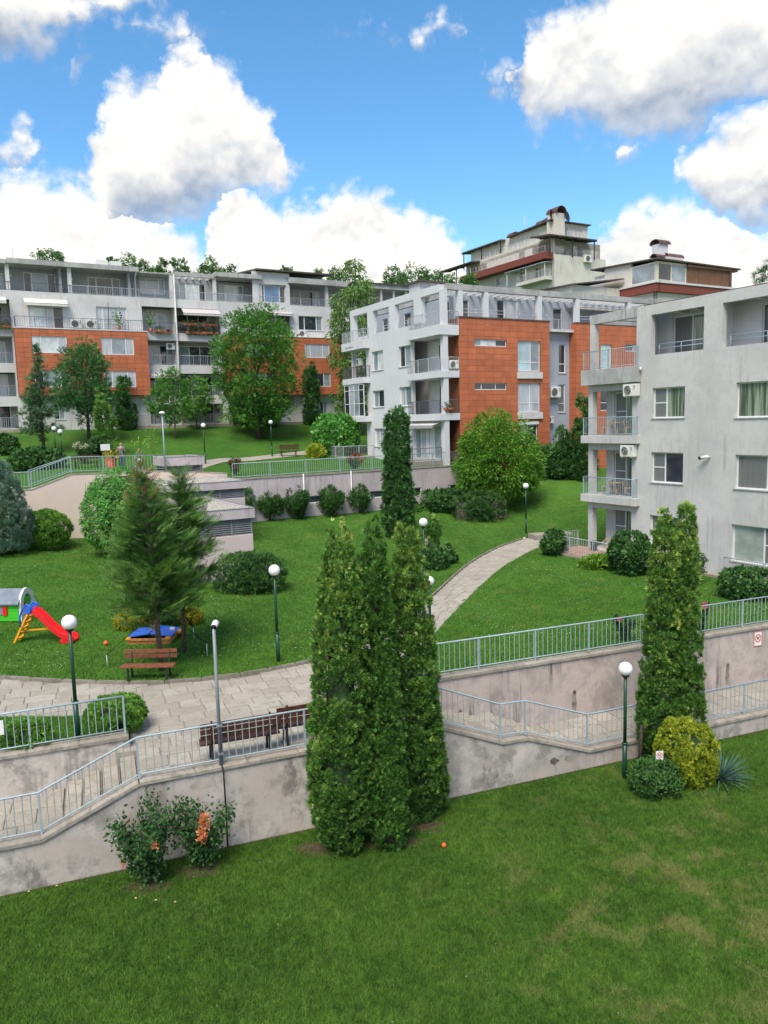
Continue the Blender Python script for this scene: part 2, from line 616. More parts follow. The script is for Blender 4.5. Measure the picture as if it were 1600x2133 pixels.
def mat_pane(name, c, fold=0.0, c2=None, rough=0.06, spec=0.6, blind=0.0):
    """window pane with what hangs right behind it: dark room, curtain folds or a blind"""
    m, nt, b, _ = new_mat(name)
    tcn = nt.nodes.new('ShaderNodeTexCoord')
    sx = nt.nodes.new('ShaderNodeSeparateXYZ')
    nt.links.new(tcn.outputs['Object'], sx.inputs[0])
    h = mth(nt, 'ADD', sx.outputs[0], sx.outputs[1])
    oi = nt.nodes.new('ShaderNodeObjectInfo')
    nv = noise(nt, pos(nt), 0.8, 3)
    col = mixc(nt, ramp(nt, nv, 0.35, 0.65), tuple(x * 0.75 for x in c), tuple(x * 1.2 for x in c))
    if fold:
        cmb = nt.nodes.new('ShaderNodeCombineXYZ')
        nt.links.new(mth(nt, 'MULTIPLY', h, 9.0), cmb.inputs[0])
        nt.links.new(mth(nt, 'MULTIPLY', sx.outputs[2], 0.35), cmb.inputs[1])
        w = noise(nt, cmb.outputs[0], 1.0, 2, 0.5)
        col = mixc(nt, mth(nt, 'MULTIPLY', ramp(nt, w, 0.35, 0.65), fold), c, c2 or tuple(x * 0.45 for x in c))
    if blind:
        w = mth(nt, 'FRACT', mth(nt, 'MULTIPLY', sx.outputs[2], 9.0))
        col = mixc(nt, mth(nt, 'MULTIPLY', ramp(nt, w, 0.3, 0.9), blind), col, tuple(x * 0.5 for x in c))
    nt.links.new(col, b.inputs['Base Color'])
    b.inputs['Roughness'].default_value = rough
    b.inputs['Specular IOR Level'].default_value = spec
    b.inputs['Coat Weight'].default_value = 0.6
    b.inputs['Coat Roughness'].default_value = 0.02
    return m


def mat_stripe(name, c1, c2, period, axis='Object'):
    m, nt, b, _ = new_mat(name)
    tcn = nt.nodes.new('ShaderNodeTexCoord')
    sx = nt.nodes.new('ShaderNodeSeparateXYZ')
    nt.links.new(tcn.outputs['Object'], sx.inputs[0])
    h = mth(nt, 'FRACT', mth(nt, 'DIVIDE', mth(nt, 'ADD', sx.outputs[0], mth(nt, 'MULTIPLY', sx.outputs[1], 0.0)), period))
    col = mixc(nt, mth(nt, 'GREATER_THAN', h, 0.5), c1, c2)
    nt.links.new(col, b.inputs['Base Color'])
    b.inputs['Roughness'].default_value = 0.9
    return m


M = {}
M['lawn_lo'] = mat_lawn('lawn_ground_lower', (0.026, 0.062, 0.010), (0.060, 0.120, 0.019), (0.20, 0.165, 0.07), 0.5, drycentre=(7.0, 13.5, 0, 9.0))
M['blade_lo'] = mat_lawn('grass_blades_lower', (0.020, 0.082, 0.010), (0.165, 0.310, 0.045), (0.34, 0.30, 0.12), 0.5, True, drycentre=(7.0, 13.5, 0, 9.0))
M['lawn_mid'] = mat_lawn('lawn_ground_middle', (0.038, 0.108, 0.015), (0.080, 0.185, 0.027), (0.18, 0.18, 0.05), 0.3)
M['blade_mid'] = mat_lawn('grass_blades_middle', (0.040, 0.135, 0.015), (0.145, 0.300, 0.042), (0.24, 0.25, 0.06), 0.4, True)
M['lawn_up'] = mat_lawn('lawn_ground_terrace', (0.030, 0.095, 0.012), (0.065, 0.160, 0.020), (0.13, 0.15, 0.04), 0.25)
M['clover'] = mat_plain('clover_flower_white', (0.7, 0.68, 0.62), 0.8)
M['soil'] = mat_plain('bare_soil', (0.075, 0.048, 0.032), 0.95, 0.4, 9.0, bump=0.5)
M['pinkwall'] = mat_wall('pink_render_weathered', (0.54, 0.49, 0.45), (0.24, 0.225, 0.205), 0.75, 0.6, bump=0.8, patch=(0.57, 0.475, 0.425), mottle=0.75)
M['midwall'] = mat_wall('pink_render_streaked', (0.52, 0.435, 0.40), (0.19, 0.18, 0.17), 1.0, 0.3, bump=0.7, mottle=0.3)
M['peachwall'] = mat_wall('peach_render_clean', (0.74, 0.60, 0.50), (0.60, 0.50, 0.44), 0.25, 0.3)
M['mauvewall'] = mat_wall('mauve_render_streaked', (0.50, 0.435, 0.44), (0.27, 0.245, 0.26), 0.75, 0.3)
M['coping'] = mat_stone('coping_stone', (0.30, 0.265, 0.225), (0.37, 0.33, 0.28), (0.20, 0.18, 0.15))
M['pave'] = mat_stone('paving_stone', (0.315, 0.28, 0.235), (0.395, 0.36, 0.31), (0.27, 0.245, 0.205))
M['mortar'] = mat_plain('paving_joint', (0.25, 0.22, 0.18), 0.95, 0.35, 6.0, bump=0.4)
M['kerb'] = mat_stone('kerb_stone', (0.20, 0.18, 0.15), (0.26, 0.235, 0.20), (0.14, 0.125, 0.105))
M['step'] = mat_stone('step_stone', (0.33, 0.29, 0.23), (0.41, 0.365, 0.30), (0.26, 0.23, 0.185))
M['rail'] = mat_plain('railing_blue_grey_paint', (0.30, 0.385, 0.43), 0.45, 0.08, 6.0)
M['white'] = mat_wall('white_facade_paint', (0.62, 0.62, 0.635), (0.50, 0.50, 0.51), 0.3, 0.2, bump=0.15)
M['whiteB'] = mat_wall('white_facade_weathered', (0.62, 0.61, 0.60), (0.42, 0.415, 0.41), 0.5, 0.4, bump=0.25)
M['grimy'] = mat_wall('grey_facade_weathered', (0.55, 0.54, 0.525), (0.37, 0.36, 0.35), 0.55, 0.4, bump=0.35)
M['beam'] = mat_wall('concrete_beam_weathered', (0.46, 0.455, 0.445), (0.25, 0.25, 0.24), 0.8, 0.5, bump=0.4, mottle=.25)
M['lilac'] = mat_wall('grey_blue_facade', (0.36, 0.385, 0.44), (0.32, 0.34, 0.38), 0.15, 0.2, bump=0.15)
M['greyset'] = mat_wall('grey_attic_facade', (0.33, 0.34, 0.36), (0.26, 0.27, 0.28), 0.25, 0.3, bump=0.15)
M['tile'] = mat_plain('terracotta_tile', (0.47, 0.138, 0.060), 0.6, 0.10, 1.0, objvar=0.10)
M['tilejoint'] = mat_plain('tile_joint_dark', (0.16, 0.055, 0.03), 0.9)
M['cream'] = mat_wall('cream_facade', (0.63, 0.60, 0.53), (0.46, 0.43, 0.375), 0.45, 0.35)
M['redband'] = mat_plain('oxide_red_render', (0.20, 0.055, 0.038), 0.8, 0.1)
M['darkmetal'] = mat_plain('dark_painted_metal', (0.035, 0.03, 0.03), 0.5)
M['rust'] = mat_plain('brown_sheet_metal', (0.115, 0.06, 0.05), 0.5, 0.25)
M['shutter'] = mat_plain('brown_roller_shutter', (0.21, 0.10, 0.055), 0.6, 0.12)
M['frame'] = mat_plain('white_window_frame', (0.68, 0.69, 0.70), 0.4, 0.05)
M['framec'] = mat_plain('cream_window_frame', (0.66, 0.62, 0.46), 0.4, 0.05)
M['frameD'] = mat_plain('dark_window_frame', (0.05, 0.045, 0.045), 0.4)
M['sill'] = mat_plain('window_sill', (0.40, 0.38, 0.36), 0.7)
M['glass'] = mat_pane('pane_dark_room', (0.035, 0.04, 0.05))
M['glassb'] = mat_pane('pane_sky_blue', (0.10, 0.24, 0.42), rough=0.03)
M['curtain'] = mat_pane('pane_white_curtain', (0.50, 0.52, 0.56), 0.6, (0.25, 0.27, 0.31))
M['curtaing'] = mat_pane('pane_green_curtain', (0.30, 0.36, 0.27), 0.95, (0.05, 0.07, 0.055))
M['blindb'] = mat_pane('pane_pale_blue_blind', (0.42, 0.57, 0.62), 0.0)
M['blindw'] = mat_pane('pane_white_blind', (0.62, 0.66, 0.66), 0.0, blind=0.3)
M['blindg'] = mat_pane('pane_grey_green_blind', (0.34, 0.39, 0.35), 0.0)
M['insect'] = mat_pane('pane_insect_screen', (0.16, 0.165, 0.16), 0.3, (0.10, 0.105, 0.10), rough=0.35)
M['clear'] = mat_pane('pane_pale_glazing', (0.26, 0.31, 0.34), rough=0.04)
M['silver'] = mat_plain('galvanised_pipe', (0.55, 0.55, 0.54), 0.45, 0.15)
M['balrail'] = mat_plain('balcony_rail_paint', (0.40, 0.42, 0.45), 0.45, 0.1)
M['darkrail'] = mat_plain('dark_balcony_rail', (0.11, 0.11, 0.12), 0.5, 0.1)
M['ac'] = mat_plain('aircon_cream_shell', (0.66, 0.66, 0.62), 0.45, 0.06)
M['acdark'] = mat_plain('aircon_dark_grille', (0.05, 0.05, 0.055), 0.6)
M['awning'] = mat_stripe('striped_awning_fabric', (0.62, 0.58, 0.56), (0.36, 0.33, 0.33), 0.16)
M['awningw'] = mat_plain('pale_awning_fabric', (0.60, 0.59, 0.54), 0.9, 0.1)
M['pool'] = mat_plain('lamp_pole_green', (0.012, 0.055, 0.032), 0.35, 0.1)
M['globe'] = mat_plain('opal_lamp_globe', (0.80, 0.80, 0.80), 0.25, 0.02, spec=0.5)
M['galv'] = mat_plain('grey_steel_pole', (0.20, 0.23, 0.25), 0.4, 0.1)
M['black'] = mat_plain('black_plastic', (0.012, 0.012, 0.013), 0.5)
M['wood_r'] = mat_plain('red_brown_bench_slat', (0.19, 0.062, 0.032), 0.6, 0.25, 8.0, objvar=0.15)
M['wood_d'] = mat_plain('dark_bench_slat', (0.085, 0.032, 0.022), 0.55, 0.25, 8.0, objvar=0.15)
M['wood_o'] = mat_plain('orange_pine_wood', (0.42, 0.17, 0.055), 0.6, 0.2, 9.0)
M['iron'] = mat_plain('black_cast_iron', (0.02, 0.022, 0.022), 0.5)
M['bark'] = mat_plain('grey_brown_bark', (0.13, 0.095, 0.07), 0.95, 0.4, 14.0, bump=0.8, bscale=30)
M['barkd'] = mat_plain('dark_bark', (0.05, 0.04, 0.03), 0.95, 0.4, 14.0, bump=0.8, bscale=30)
M['birchbark'] = mat_plain('pale_birch_bark', (0.5, 0.48, 0.44), 0.9, 0.4, 10.0)
M['inner'] = mat_plain('dark_core', (0.030, 0.062, 0.018), 0.95, 0.55, 14.0, bump=1.0, bscale=25)  # darkened leaf green, shade inside the foliage is in the colour
M['tplred'] = mat_plain('red_toy_plastic', (0.72, 0.018, 0.02), 0.3, 0.05, spec=0.5)
M['tplblue'] = mat_plain('blue_toy_plastic', (0.03, 0.12, 0.58), 0.3, 0.05)
M['tplyel'] = mat_plain('yellow_toy_plastic', (0.80, 0.36, 0.02), 0.3, 0.05)
M['tplgreen'] = mat_plain('green_toy_plastic', (0.06, 0.50, 0.03), 0.35, 0.06)
M['tplgrey'] = mat_plain('grey_toy_roof', (0.17, 0.20, 0.25), 0.5, 0.15)
M['tplwhite'] = mat_plain('pale_toy_plastic', (0.62, 0.64, 0.62), 0.4, 0.05)
M['orangeball'] = mat_plain('orange_red_ball', (0.75, 0.11, 0.03), 0.4)
M['sign'] = mat_plain('white_sign_plate', (0.75, 0.74, 0.72), 0.4, 0.04)
M['signred'] = mat_plain('red_sign_print', (0.6, 0.02, 0.02), 0.4)
M['wicker'] = mat_plain('tan_wicker', (0.36, 0.25, 0.15), 0.8, 0.3, 30.0)
M['brick'] = mat_stone('patio_brick', (0.34, 0.20, 0.155), (0.42, 0.27, 0.21), (0.28, 0.17, 0.13))
M['gravel'] = mat_plain('roof_gravel', (0.42, 0.39, 0.35), 0.9, 0.5, 26.0, bump=1.0, bscale=22, objvar=.1)
M['louver'] = mat_plain('grey_louvre_metal', (0.20, 0.21, 0.215), 0.5, 0.15)
M['roofdark'] = mat_plain('dark_roof_edge', (0.085, 0.07, 0.065), 0.7, 0.2)
M['solar'] = mat_pane('blue_skylight_glazing', (0.16, 0.33, 0.62), rough=0.05)
M['planter'] = mat_plain('weathered_planter_board', (0.14, 0.115, 0.10), 0.9, 0.3, 8.0, bump=.4)
M['pot'] = mat_plain('terracotta_pot', (0.45, 0.12, 0.06), 0.7)
M['skin'] = mat_plain('skin', (0.50, 0.27, 0.19), 0.6, 0.05)
M['hairb'] = mat_plain('blond_hair', (0.42, 0.28, 0.14), 0.8)
M['tshirt'] = mat_plain('grey_cotton_shirt', (0.14, 0.15, 0.155), 0.9)
M['jeans'] = mat_plain('blue_denim', (0.06, 0.10, 0.20), 0.9, 0.2)
M['print'] = mat_plain('orange_print', (0.6, 0.2, 0.05), 0.8)
M['roseo'] = mat_leaf('orange_rose_petal', (0.75, 0.20, 0.06), (0.85, 0.42, 0.22), 0.3)
M['roser'] = mat_leaf('red_rose_petal', (0.5, 0.015, 0.02), (0.6, 0.05, 0.05), 0.3)
M['rosep'] = mat_leaf('pink_rose_petal', (0.6, 0.10, 0.16), (0.7, 0.25, 0.3), 0.3)
M['rosew'] = mat_leaf('cream_rose_petal', (0.6, 0.55, 0.35), (0.7, 0.66, 0.5), 0.3)
# leaves
M['L_thuja'] = mat_leaf('thuja_spray', (0.044, 0.128, 0.025), (0.187, 0.353, 0.062), 0.2, tipcol=(0.375, 0.478, 0.104))
M['L_thuja2'] = mat_leaf('thuja_spray_fresh', (0.040, 0.124, 0.022), (0.136, 0.288, 0.052), 0.2)
M['L_thujad'] = mat_leaf('thuja_spray_dark', (0.031, 0.097, 0.029), (0.102, 0.241, 0.058), 0.2)
M['L_gold'] = mat_leaf('golden_thuja_spray', (0.14, 0.21, 0.018), (0.42, 0.48, 0.04), 0.25, tipcol=(0.55, 0.58, 0.06))
M['L_yel'] = mat_leaf('yellow_shrub_leaf', (0.20, 0.20, 0.015), (0.52, 0.46, 0.035), 0.25)
M['L_box'] = mat_leaf('dark_hedge_leaf', (0.026, 0.083, 0.025), (0.089, 0.206, 0.044), 0.2)
M['L_ball'] = mat_leaf('ball_thuja_leaf', (0.051, 0.170, 0.025), (0.231, 0.460, 0.061), 0.2)
M['L_blue'] = mat_leaf('blue_juniper_needle', (0.076, 0.157, 0.121), (0.218, 0.326, 0.241), 0.15)
M['L_laurel'] = mat_leaf('laurel_leaf', (0.046, 0.174, 0.031), (0.196, 0.522, 0.087), 0.3, rough=0.35, spec=0.4)
M['L_lime'] = mat_leaf('lime_green_leaf', (0.06, 0.19, 0.02), (0.20, 0.42, 0.05), 0.35, tipcol=(0.29, 0.42, 0.06))
M['L_tree'] = mat_leaf('broad_tree_leaf', (0.034, 0.122, 0.021), (0.138, 0.331, 0.052), 0.3)
M['L_maple'] = mat_leaf('dark_maple_leaf', (0.031, 0.116, 0.044), (0.116, 0.277, 0.077), 0.25)
M['L_spruce'] = mat_leaf('spruce_needle', (0.031, 0.087, 0.044), (0.116, 0.229, 0.084), 0.12)
M['L_cyp'] = mat_leaf('cypress_spray', (0.034, 0.105, 0.024), (0.140, 0.300, 0.058), 0.25, tipcol=(0.22, 0.36, 0.08))
M['L_brown'] = mat_leaf('withered_spray', (0.154, 0.099, 0.039), (0.334, 0.197, 0.079), 0.2)
M['L_birch'] = mat_leaf('birch_leaf', (0.064, 0.145, 0.039), (0.218, 0.363, 0.084), 0.3)
M['L_rose'] = mat_leaf('rose_leaf', (0.016, 0.062, 0.020), (0.070, 0.165, 0.045), 0.2, rough=0.6, spec=0.15)
M['L_far'] = mat_leaf('distant_oak_leaf', (0.047, 0.121, 0.039), (0.140, 0.277, 0.072), 0.25)
M['L_yucca'] = mat_leaf('blue_green_blade', (0.089, 0.181, 0.145), (0.231, 0.338, 0.241), 0.15)
M['L_cover'] = mat_leaf('ground_cover_leaf', (0.069, 0.197, 0.020), (0.223, 0.394, 0.039), 0.3)


# ------------------------------------------------------------------ frames of reference of the place
W0 = np.array([-8.12, 14.79, 0.0])
WD = np.array([0.9362, 0.3515, 0.0])
WN = np.array([-0.3515, 0.9362, 0.0])
RW = math.atan2(WD[1], WD[0])
UD = np.array([0.87, 0.494, 0.0]); UD /= np.linalg.norm(UD)
VD = np.array([-UD[1], UD[0], 0.0])
RU = math.atan2(UD[1], UD[0])
G0 = np.array([-1.24, 52.94, 0.0])


def Wp(s, t, z=0.0):
    p = W0 + WD * s + WN * t
    return (p[0], p[1], z)


def Gp(a, b, z=0.0):
    p = G0 + UD * a + VD * b
    return (p[0], p[1], z)


def to_W(x, y):
    d = np.array([x - W0[0], y - W0[1], 0])
    return d @ WD, d @ WN


def to_G(x, y):
    return (x - G0[0]) * UD[0] + (y - G0[1]) * UD[1], (x - G0[0]) * VD[0] + (y - G0[1]) * VD[1]


# ------------------------------------------------------------------ terrain heights
PZ = 1.85                                      # level of the plaza
KERB = [Wp(-12, 19), Wp(-7, 14.6), Wp(-3, 11.1), Wp(-0.79, 9.42), Wp(1.06, 8.15), Wp(2.97, 7.05), Wp(4.47, 6.53), Wp(6.18, 6.35), Wp(8.0, 6.6),
        (-1.35, 25.2, 0), (0.1, 28.2, 0), (2.0, 32.9, 0), (3.83, 38.5, 0), (5.2, 42.0, 0), (6.9, 45.4, 0), (9.0, 48.6, 0)]
PATHR = [(0.75, 23.4, 0), (1.67, 26.7, 0), (2.95, 30.6, 0), (4.29, 34.4, 0), (6.0, 38.8, 0), (8.08, 42.9, 0), (9.9, 45.9, 0)]
_pts = [(x, y, 1.92) for x, y, _ in KERB] + [(x, y, 1.93) for x, y, _ in PATHR]
_pts += [Wp(s, 2.35, 2.3) for s in (11, 14, 18, 22, 27, 33)]
_pts += [Gp(a, 0, z) for a, z in ((-34, 3.8), (-23, 3.75), (-19, 3.35), (-14, 3.3), (-9.8, 3.3), (-5.8, 3.4), (1, 3.35), (8, 3.95), (12, 4.6), (17, 5.0), (24, 5.2))]
_pts += [(11.4, 42.7, 2.05), (13.5, 38, 1.95), (16, 34.5, 1.85), (18, 30, 1.9), (11.5, 52, 2.4), (10.4, 50.2, 2.15), (24, 30, 2.1), (30, 40, 2.3), (16, 52, 3.0), (-12.9 + 4, 34, 2.45), (-12, 30, 2.15), (-5, 30, 2.1)]
_pts = np.array(_pts)


def _tps(r2):
    return np.where(r2 > 1e-9, 0.5 * r2 * np.log(np.maximum(r2, 1e-9)), 0.0)


_n = len(_pts)
_A = np.zeros((_n + 3, _n + 3))
_A[:_n, :_n] = _tps(((_pts[:, None, :2] - _pts[None, :, :2]) ** 2).sum(-1)) + np.eye(_n) * 2.0
_A[:_n, _n:] = np.c_[np.ones(_n), _pts[:, :2]]
_A[_n:, :_n] = _A[:_n, _n:].T
_W = np.linalg.solve(_A, np.r_[_pts[:, 2], 0, 0, 0])


def zmid(x, y):
    x = np.atleast_1d(np.asarray(x, float)); y = np.atleast_1d(np.asarray(y, float))
    r2 = (x[:, None] - _pts[None, :, 0]) ** 2 + (y[:, None] - _pts[None, :, 1]) ** 2
    z = _tps(r2) @ _W[:_n] + _W[_n] + _W[_n + 1] * x + _W[_n + 2] * y
    z = np.clip(z, 1.75, 5.6)
    return z if len(z) > 1 else z[0]


_tb = np.array([(-5, 6.2), (0, 6.2), (8, 6.3), (12, 6.55), (16, 7.15), (22, 8.3), (27, 9.45), (31, 9.75), (45, 10.5), (60, 16), (85, 24), (130, 29), (300, 42), (700, 60)])


def zter(x, y):
    a, b = to_G(np.asarray(x, float), np.asarray(y, float))
    z = np.interp(b, _tb[:, 0], _tb[:, 1])
    k = np.clip((-a - 12.5) / 2.0, 0, 1) * np.clip((20 - b) / 18.0, 0, 1)
    k2 = np.clip((a + 21.5) / 2.5, 0, 1)
    return z + 0.75 * k * k2


def inpoly(px, py, poly):
    px = np.asarray(px); py = np.asarray(py)
    c = np.zeros(px.shape, bool)
    j = len(poly) - 1
    for i in range(len(poly)):
        xi, yi, xj, yj = poly[i][0], poly[i][1], poly[j][0], poly[j][1]
        with np.errstate(divide='ignore', invalid='ignore'):
            c ^= ((yi > py) != (yj > py)) & (px < (xj - xi) * (py - yi) / (yj - yi + 1e-12) + xi)
        j = i
    return c


def resample(poly, step):
    out = []
    for p, q in zip(poly, poly[1:]):
        n = max(1, int(math.dist(p[:2], q[:2]) / step))
        out += [(p[0] + (q[0] - p[0]) * k / n, p[1] + (q[1] - p[1]) * k / n) for k in range(n)]
    return out + [tuple(poly[-1][:2])]


def smooth_line(pts, step=0.5):
    """Catmull-Rom through the points"""
    P = [np.array(p[:2], float) for p in pts]
    P = [2 * P[0] - P[1]] + P + [2 * P[-1] - P[-2]]
    out = []
    for i in range(1, len(P) - 2):
        n = max(2, int(np.linalg.norm(P[i + 1] - P[i]) / step))
        for k in range(n):
            t = k / n
            out.append(tuple(0.5 * ((2 * P[i]) + (P[i + 1] - P[i - 1]) * t + (2 * P[i - 1] - 5 * P[i] + 4 * P[i + 1] - P[i + 2]) * t * t + (3 * P[i] - P[i - 1] - 3 * P[i + 1] + P[i + 2]) * t ** 3)))
    out.append(tuple(P[-2]))
    return out


def sheet(name, poly, zfn, step, mat, grid=None, off=0.0):
    """terrain sheet filling a polygon"""
    b = resample(list(poly) + [poly[0]], step)[:-1]
    xs = [p[0] for p in b]; ys = [p[1] for p in b]
    gx, gy = np.meshgrid(np.arange(min(xs), max(xs), grid or step), np.arange(min(ys), max(ys), grid or step))
    gx = gx.ravel() + RNG.uniform(-.1, .1, gx.size) * step; gy = gy.ravel() + RNG.uniform(-.1, .1, gy.size) * step
    k = inpoly(gx, gy, b)
    vs = [Vector(p) for p in b] + [Vector((x, y)) for x, y in zip(gx[k], gy[k])]
    n = len(b)
    r = delaunay_2d_cdt(vs, [(i, (i + 1) % n) for i in range(n)], [], 1, 1e-4)
    V, Fc = r[0], r[2]
    X = np.array([p.x for p in V]); Y = np.array([p.y for p in V])
    Z = zfn(X, Y) + off
    me = bpy.data.meshes.new(name)
    me.from_pydata(list(zip(X, Y, Z)), [], [tuple(f) for f in Fc])
    me.materials.append(mat)
    me.polygons.foreach_set('use_smooth', [True] * len(me.polygons))
    bm = bmesh.new(); bm.from_mesh(me)
    for f in bm.faces:
        if f.normal.z < 0:
            f.normal_flip()
    bm.to_mesh(me); bm.free()
    return place(name, me)


KL = smooth_line(KERB, 0.45)
PR = smooth_line(PATHR, 0.45)

# lower lawn, reaching out to all sides in front of the wall
lw = [Wp(-300, -0.02), Wp(-40, -0.02), Wp(60, -0.02), Wp(300, -0.02), Wp(300, -400), Wp(-300, -400)]
struct(sheet('lower_lawn', lw, lambda x, y: 0 * x + 0.0, 12.0, M['lawn_lo']))

# middle lawn
MIDPOLY = ([Wp(60, 2.33)[:2], Wp(10.35, 2.33)[:2]] + [p for p in PR] + [(9.75, 48.3)] + [p for p in KL[::-1]]
           + [(-30.5, 33.5), Gp(-34, -0.02)[:2], Gp(70, -0.02)[:2]])
struct(sheet('middle_lawn', MIDPOLY, zmid, 0.9, M['lawn_mid']))

# terrace lawn and the hill behind it, out to the horizon
aa = np.r_[-600, -300, -150, -90, np.arange(-60, 61, 1.5), 90, 150, 300, 600]
bb = np.r_[0.26, np.arange(1.5, 34, 1.5), np.arange(36, 140, 6), 180, 260, 400, 700, 1200]
AA, BB = np.meshgrid(aa, bb)
Pw = G0[None, None, :] + AA[..., None] * UD + BB[..., None] * VD
ZZ = zter(Pw[..., 0], Pw[..., 1])
ny, nx = AA.shape
vv = np.c_[Pw[..., 0].ravel(), Pw[..., 1].ravel(), ZZ.ravel()]
ff = [(j * nx + i, j * nx + i + 1, (j + 1) * nx + i + 1, (j + 1) * nx + i) for j in range(ny - 1) for i in range(nx - 1)]
me = bpy.data.meshes.new('terrace_lawn')
me.from_pydata(vv.tolist(), [], ff)
me.materials.append(M['lawn_up'])
me.polygons.foreach_set('use_smooth', [True] * len(ff))
struct(place('terrace_lawn', me))

# ------------------------------------------------------------------ paving
LL = [(-12, 2.3), (2.72, 2.3), (2.85, 3.5), (2.45, 4.3), (1.3, 4.75), (-0.4, 5.5), (-2, 6.6), (-12, 11)]
struct(sheet('little_lawn', [Wp(*p)[:2] for p in LL], lambda x, y: 0 * x + 1.95, 0.8, M['lawn_mid']))

plaza_poly = ([Wp(2.9, 0.22)[:2], Wp(10.0, 0.22)[:2], Wp(10.3, 2.4)[:2]] + [p for p in PR if p[1] < 26.3] + [p for p in KL[::-1] if p[1] > 0 and (p[0] < -1.2 or p[1] < 25.6)]
              + [Wp(-12, 10.8)[:2]] + [Wp(*p)[:2] for p in ((-2, 6.4), (-0.4, 5.3), (1.3, 4.55), (2.3, 4.2), (2.7, 3.5), (2.6, 2.4), (2.7, 2.12), (2.89, 2.12))])
plaza = struct(sheet('plaza', plaza_poly, lambda x, y: 0 * x + PZ - 0.03, 1.2, M['mortar']))
pv = unit('paver', lambda: slab_mesh('paving_slab', M['pave']))
rr = random.Random(3)
ppw = [to_W(*p) for p in plaza_poly]
t = 0.30
nslab = 0
while t < 13.0:
    dt = rr.uniform(0.42, 0.66)
    s = 2.9 if t < 2.2 else -9.0 + rr.uniform(-.4, 0)
    while s < 13.5:
        ds = rr.uniform(0.45, 0.95)
        cs, ct = s + ds / 2, t + dt / 2
        c = Wp(cs, ct)
        ins = inpoly(np.array([c[0]] + [Wp(cs + i * ds * .32, ct + j * dt * .3)[0] for i in (-1, 1) for j in (-1, 1)]),
                     np.array([c[1]] + [Wp(cs + i * ds * .32, ct + j * dt * .3)[1] for i in (-1, 1) for j in (-1, 1)]), plaza_poly)
        px = pj((c[0], c[1], PZ))
        if ins.sum() >= 3 and -60 < px[0] < 960:
            place('paving_slab', pv, plaza, (c[0], c[1], PZ - 0.05), RW + rr.uniform(-.012, .012), (ds - 0.022, dt - 0.022, 0.05 + rr.uniform(-.007, .007)))
            nslab += 1
        s += ds
    t += dt

# path to the far building
path_poly = [p for p in KL if p[1] > 25.0 and p[0] > -1.4] + [(9.2, 49.6), (11.4, 48.4), (11.0, 45.5)] + [p for p in PR[::-1] if p[1] > 25.5]
zpath = lambda x, y: zmid(x, y) - 0.07
path = struct(sheet('path', path_poly, zpath, 0.7, M['mortar']))
left = [p for p in KL if p[1] > 25.0 and p[0] > -1.4]
right = [p for p in PR if p[1] > 24.5] + [(10.3, 46.6)]


def along(line, f):
    L = [0]
    for p, q in zip(line, line[1:]):
        L.append(L[-1] + math.dist(p, q))
    d = f * L[-1]
    for i in range(len(line) - 1):
        if L[i + 1] >= d - 1e-9:
            k = (d - L[i]) / max(1e-9, L[i + 1] - L[i])
            return np.array(line[i]) * (1 - k) + np.array(line[i + 1]) * k
    return np.array(line[-1])


nrow = 46
for i in range(nrow):
    f0 = (i + 0.5) / nrow
    a, b = along(left, f0), along(right, f0)
    d = b - a
    wdt = np.linalg.norm(d)
    rzp = math.atan2(d[1], d[0])
    nxt = along(left, min(1, f0 + 0.02)) + along(right, min(1, f0 + .02)) - a - b
    adv = np.linalg.norm(along(left, min(1, f0 + 0.5 / nrow)) + along(right, min(1, f0 + .5 / nrow)) - along(left, max(0, f0 - .5 / nrow)) - along(right, max(0, f0 - .5 / nrow))) / 2
    x = 0.06
    while x < wdt - 0.15:
        w = min(rr.uniform(0.32, 0.75), wdt - x - 0.02)
        if w < 0.15: break
        c = a + d / wdt * (x + w / 2)
        z = float(zmid(c[0], c[1])) - 0.085
        place('paving_slab', pv, path, (c[0], c[1], z), rzp + rr.uniform(-.02, .02), (w - 0.02, adv - 0.02, 0.05 + rr.uniform(-.008, .008)))
        x += w
# kerb along the plaza and the path
kerb = struct(empty('kerb'))
kb = unit('kerb', lambda: slab_mesh('kerb_stone', M['kerb'], bev=.06))
kp = resample([p for p in KL if p[1] > 0], 0.85)
acc = []
for p in kp:
    if not acc or math.dist(acc[-1], p) > 0.8:
        acc.append(p)
for p, q in zip(acc, acc[1:]):
    c = ((p[0] + q[0]) / 2, (p[1] + q[1]) / 2)
    if -80 < pj((c[0], c[1], 1.9))[0] < 1200:
        place('kerb_stone', kb, kerb, (c[0], c[1], float(zmid(*c)) - 0.14), math.atan2(q[1] - p[1], q[0] - p[0]), (math.dist(p, q) - 0.012, 0.09, 0.175))
# step up to the patio at the end of the path
pl_ = struct(MB().box(-1.5, 1.1, -0.55, 0.55, -0.5, 0.14).build('path_landing', M['coping'], None, 0.02, (10.75, 48.45, 2.03), RU - 0.25))
MB().lathe([(0.22, 0.145), (0.22, 0.152), (0.0, 0.152)], 16, (0.0, 0.05, 0)).build('manhole_cover', M['iron'], pl_)

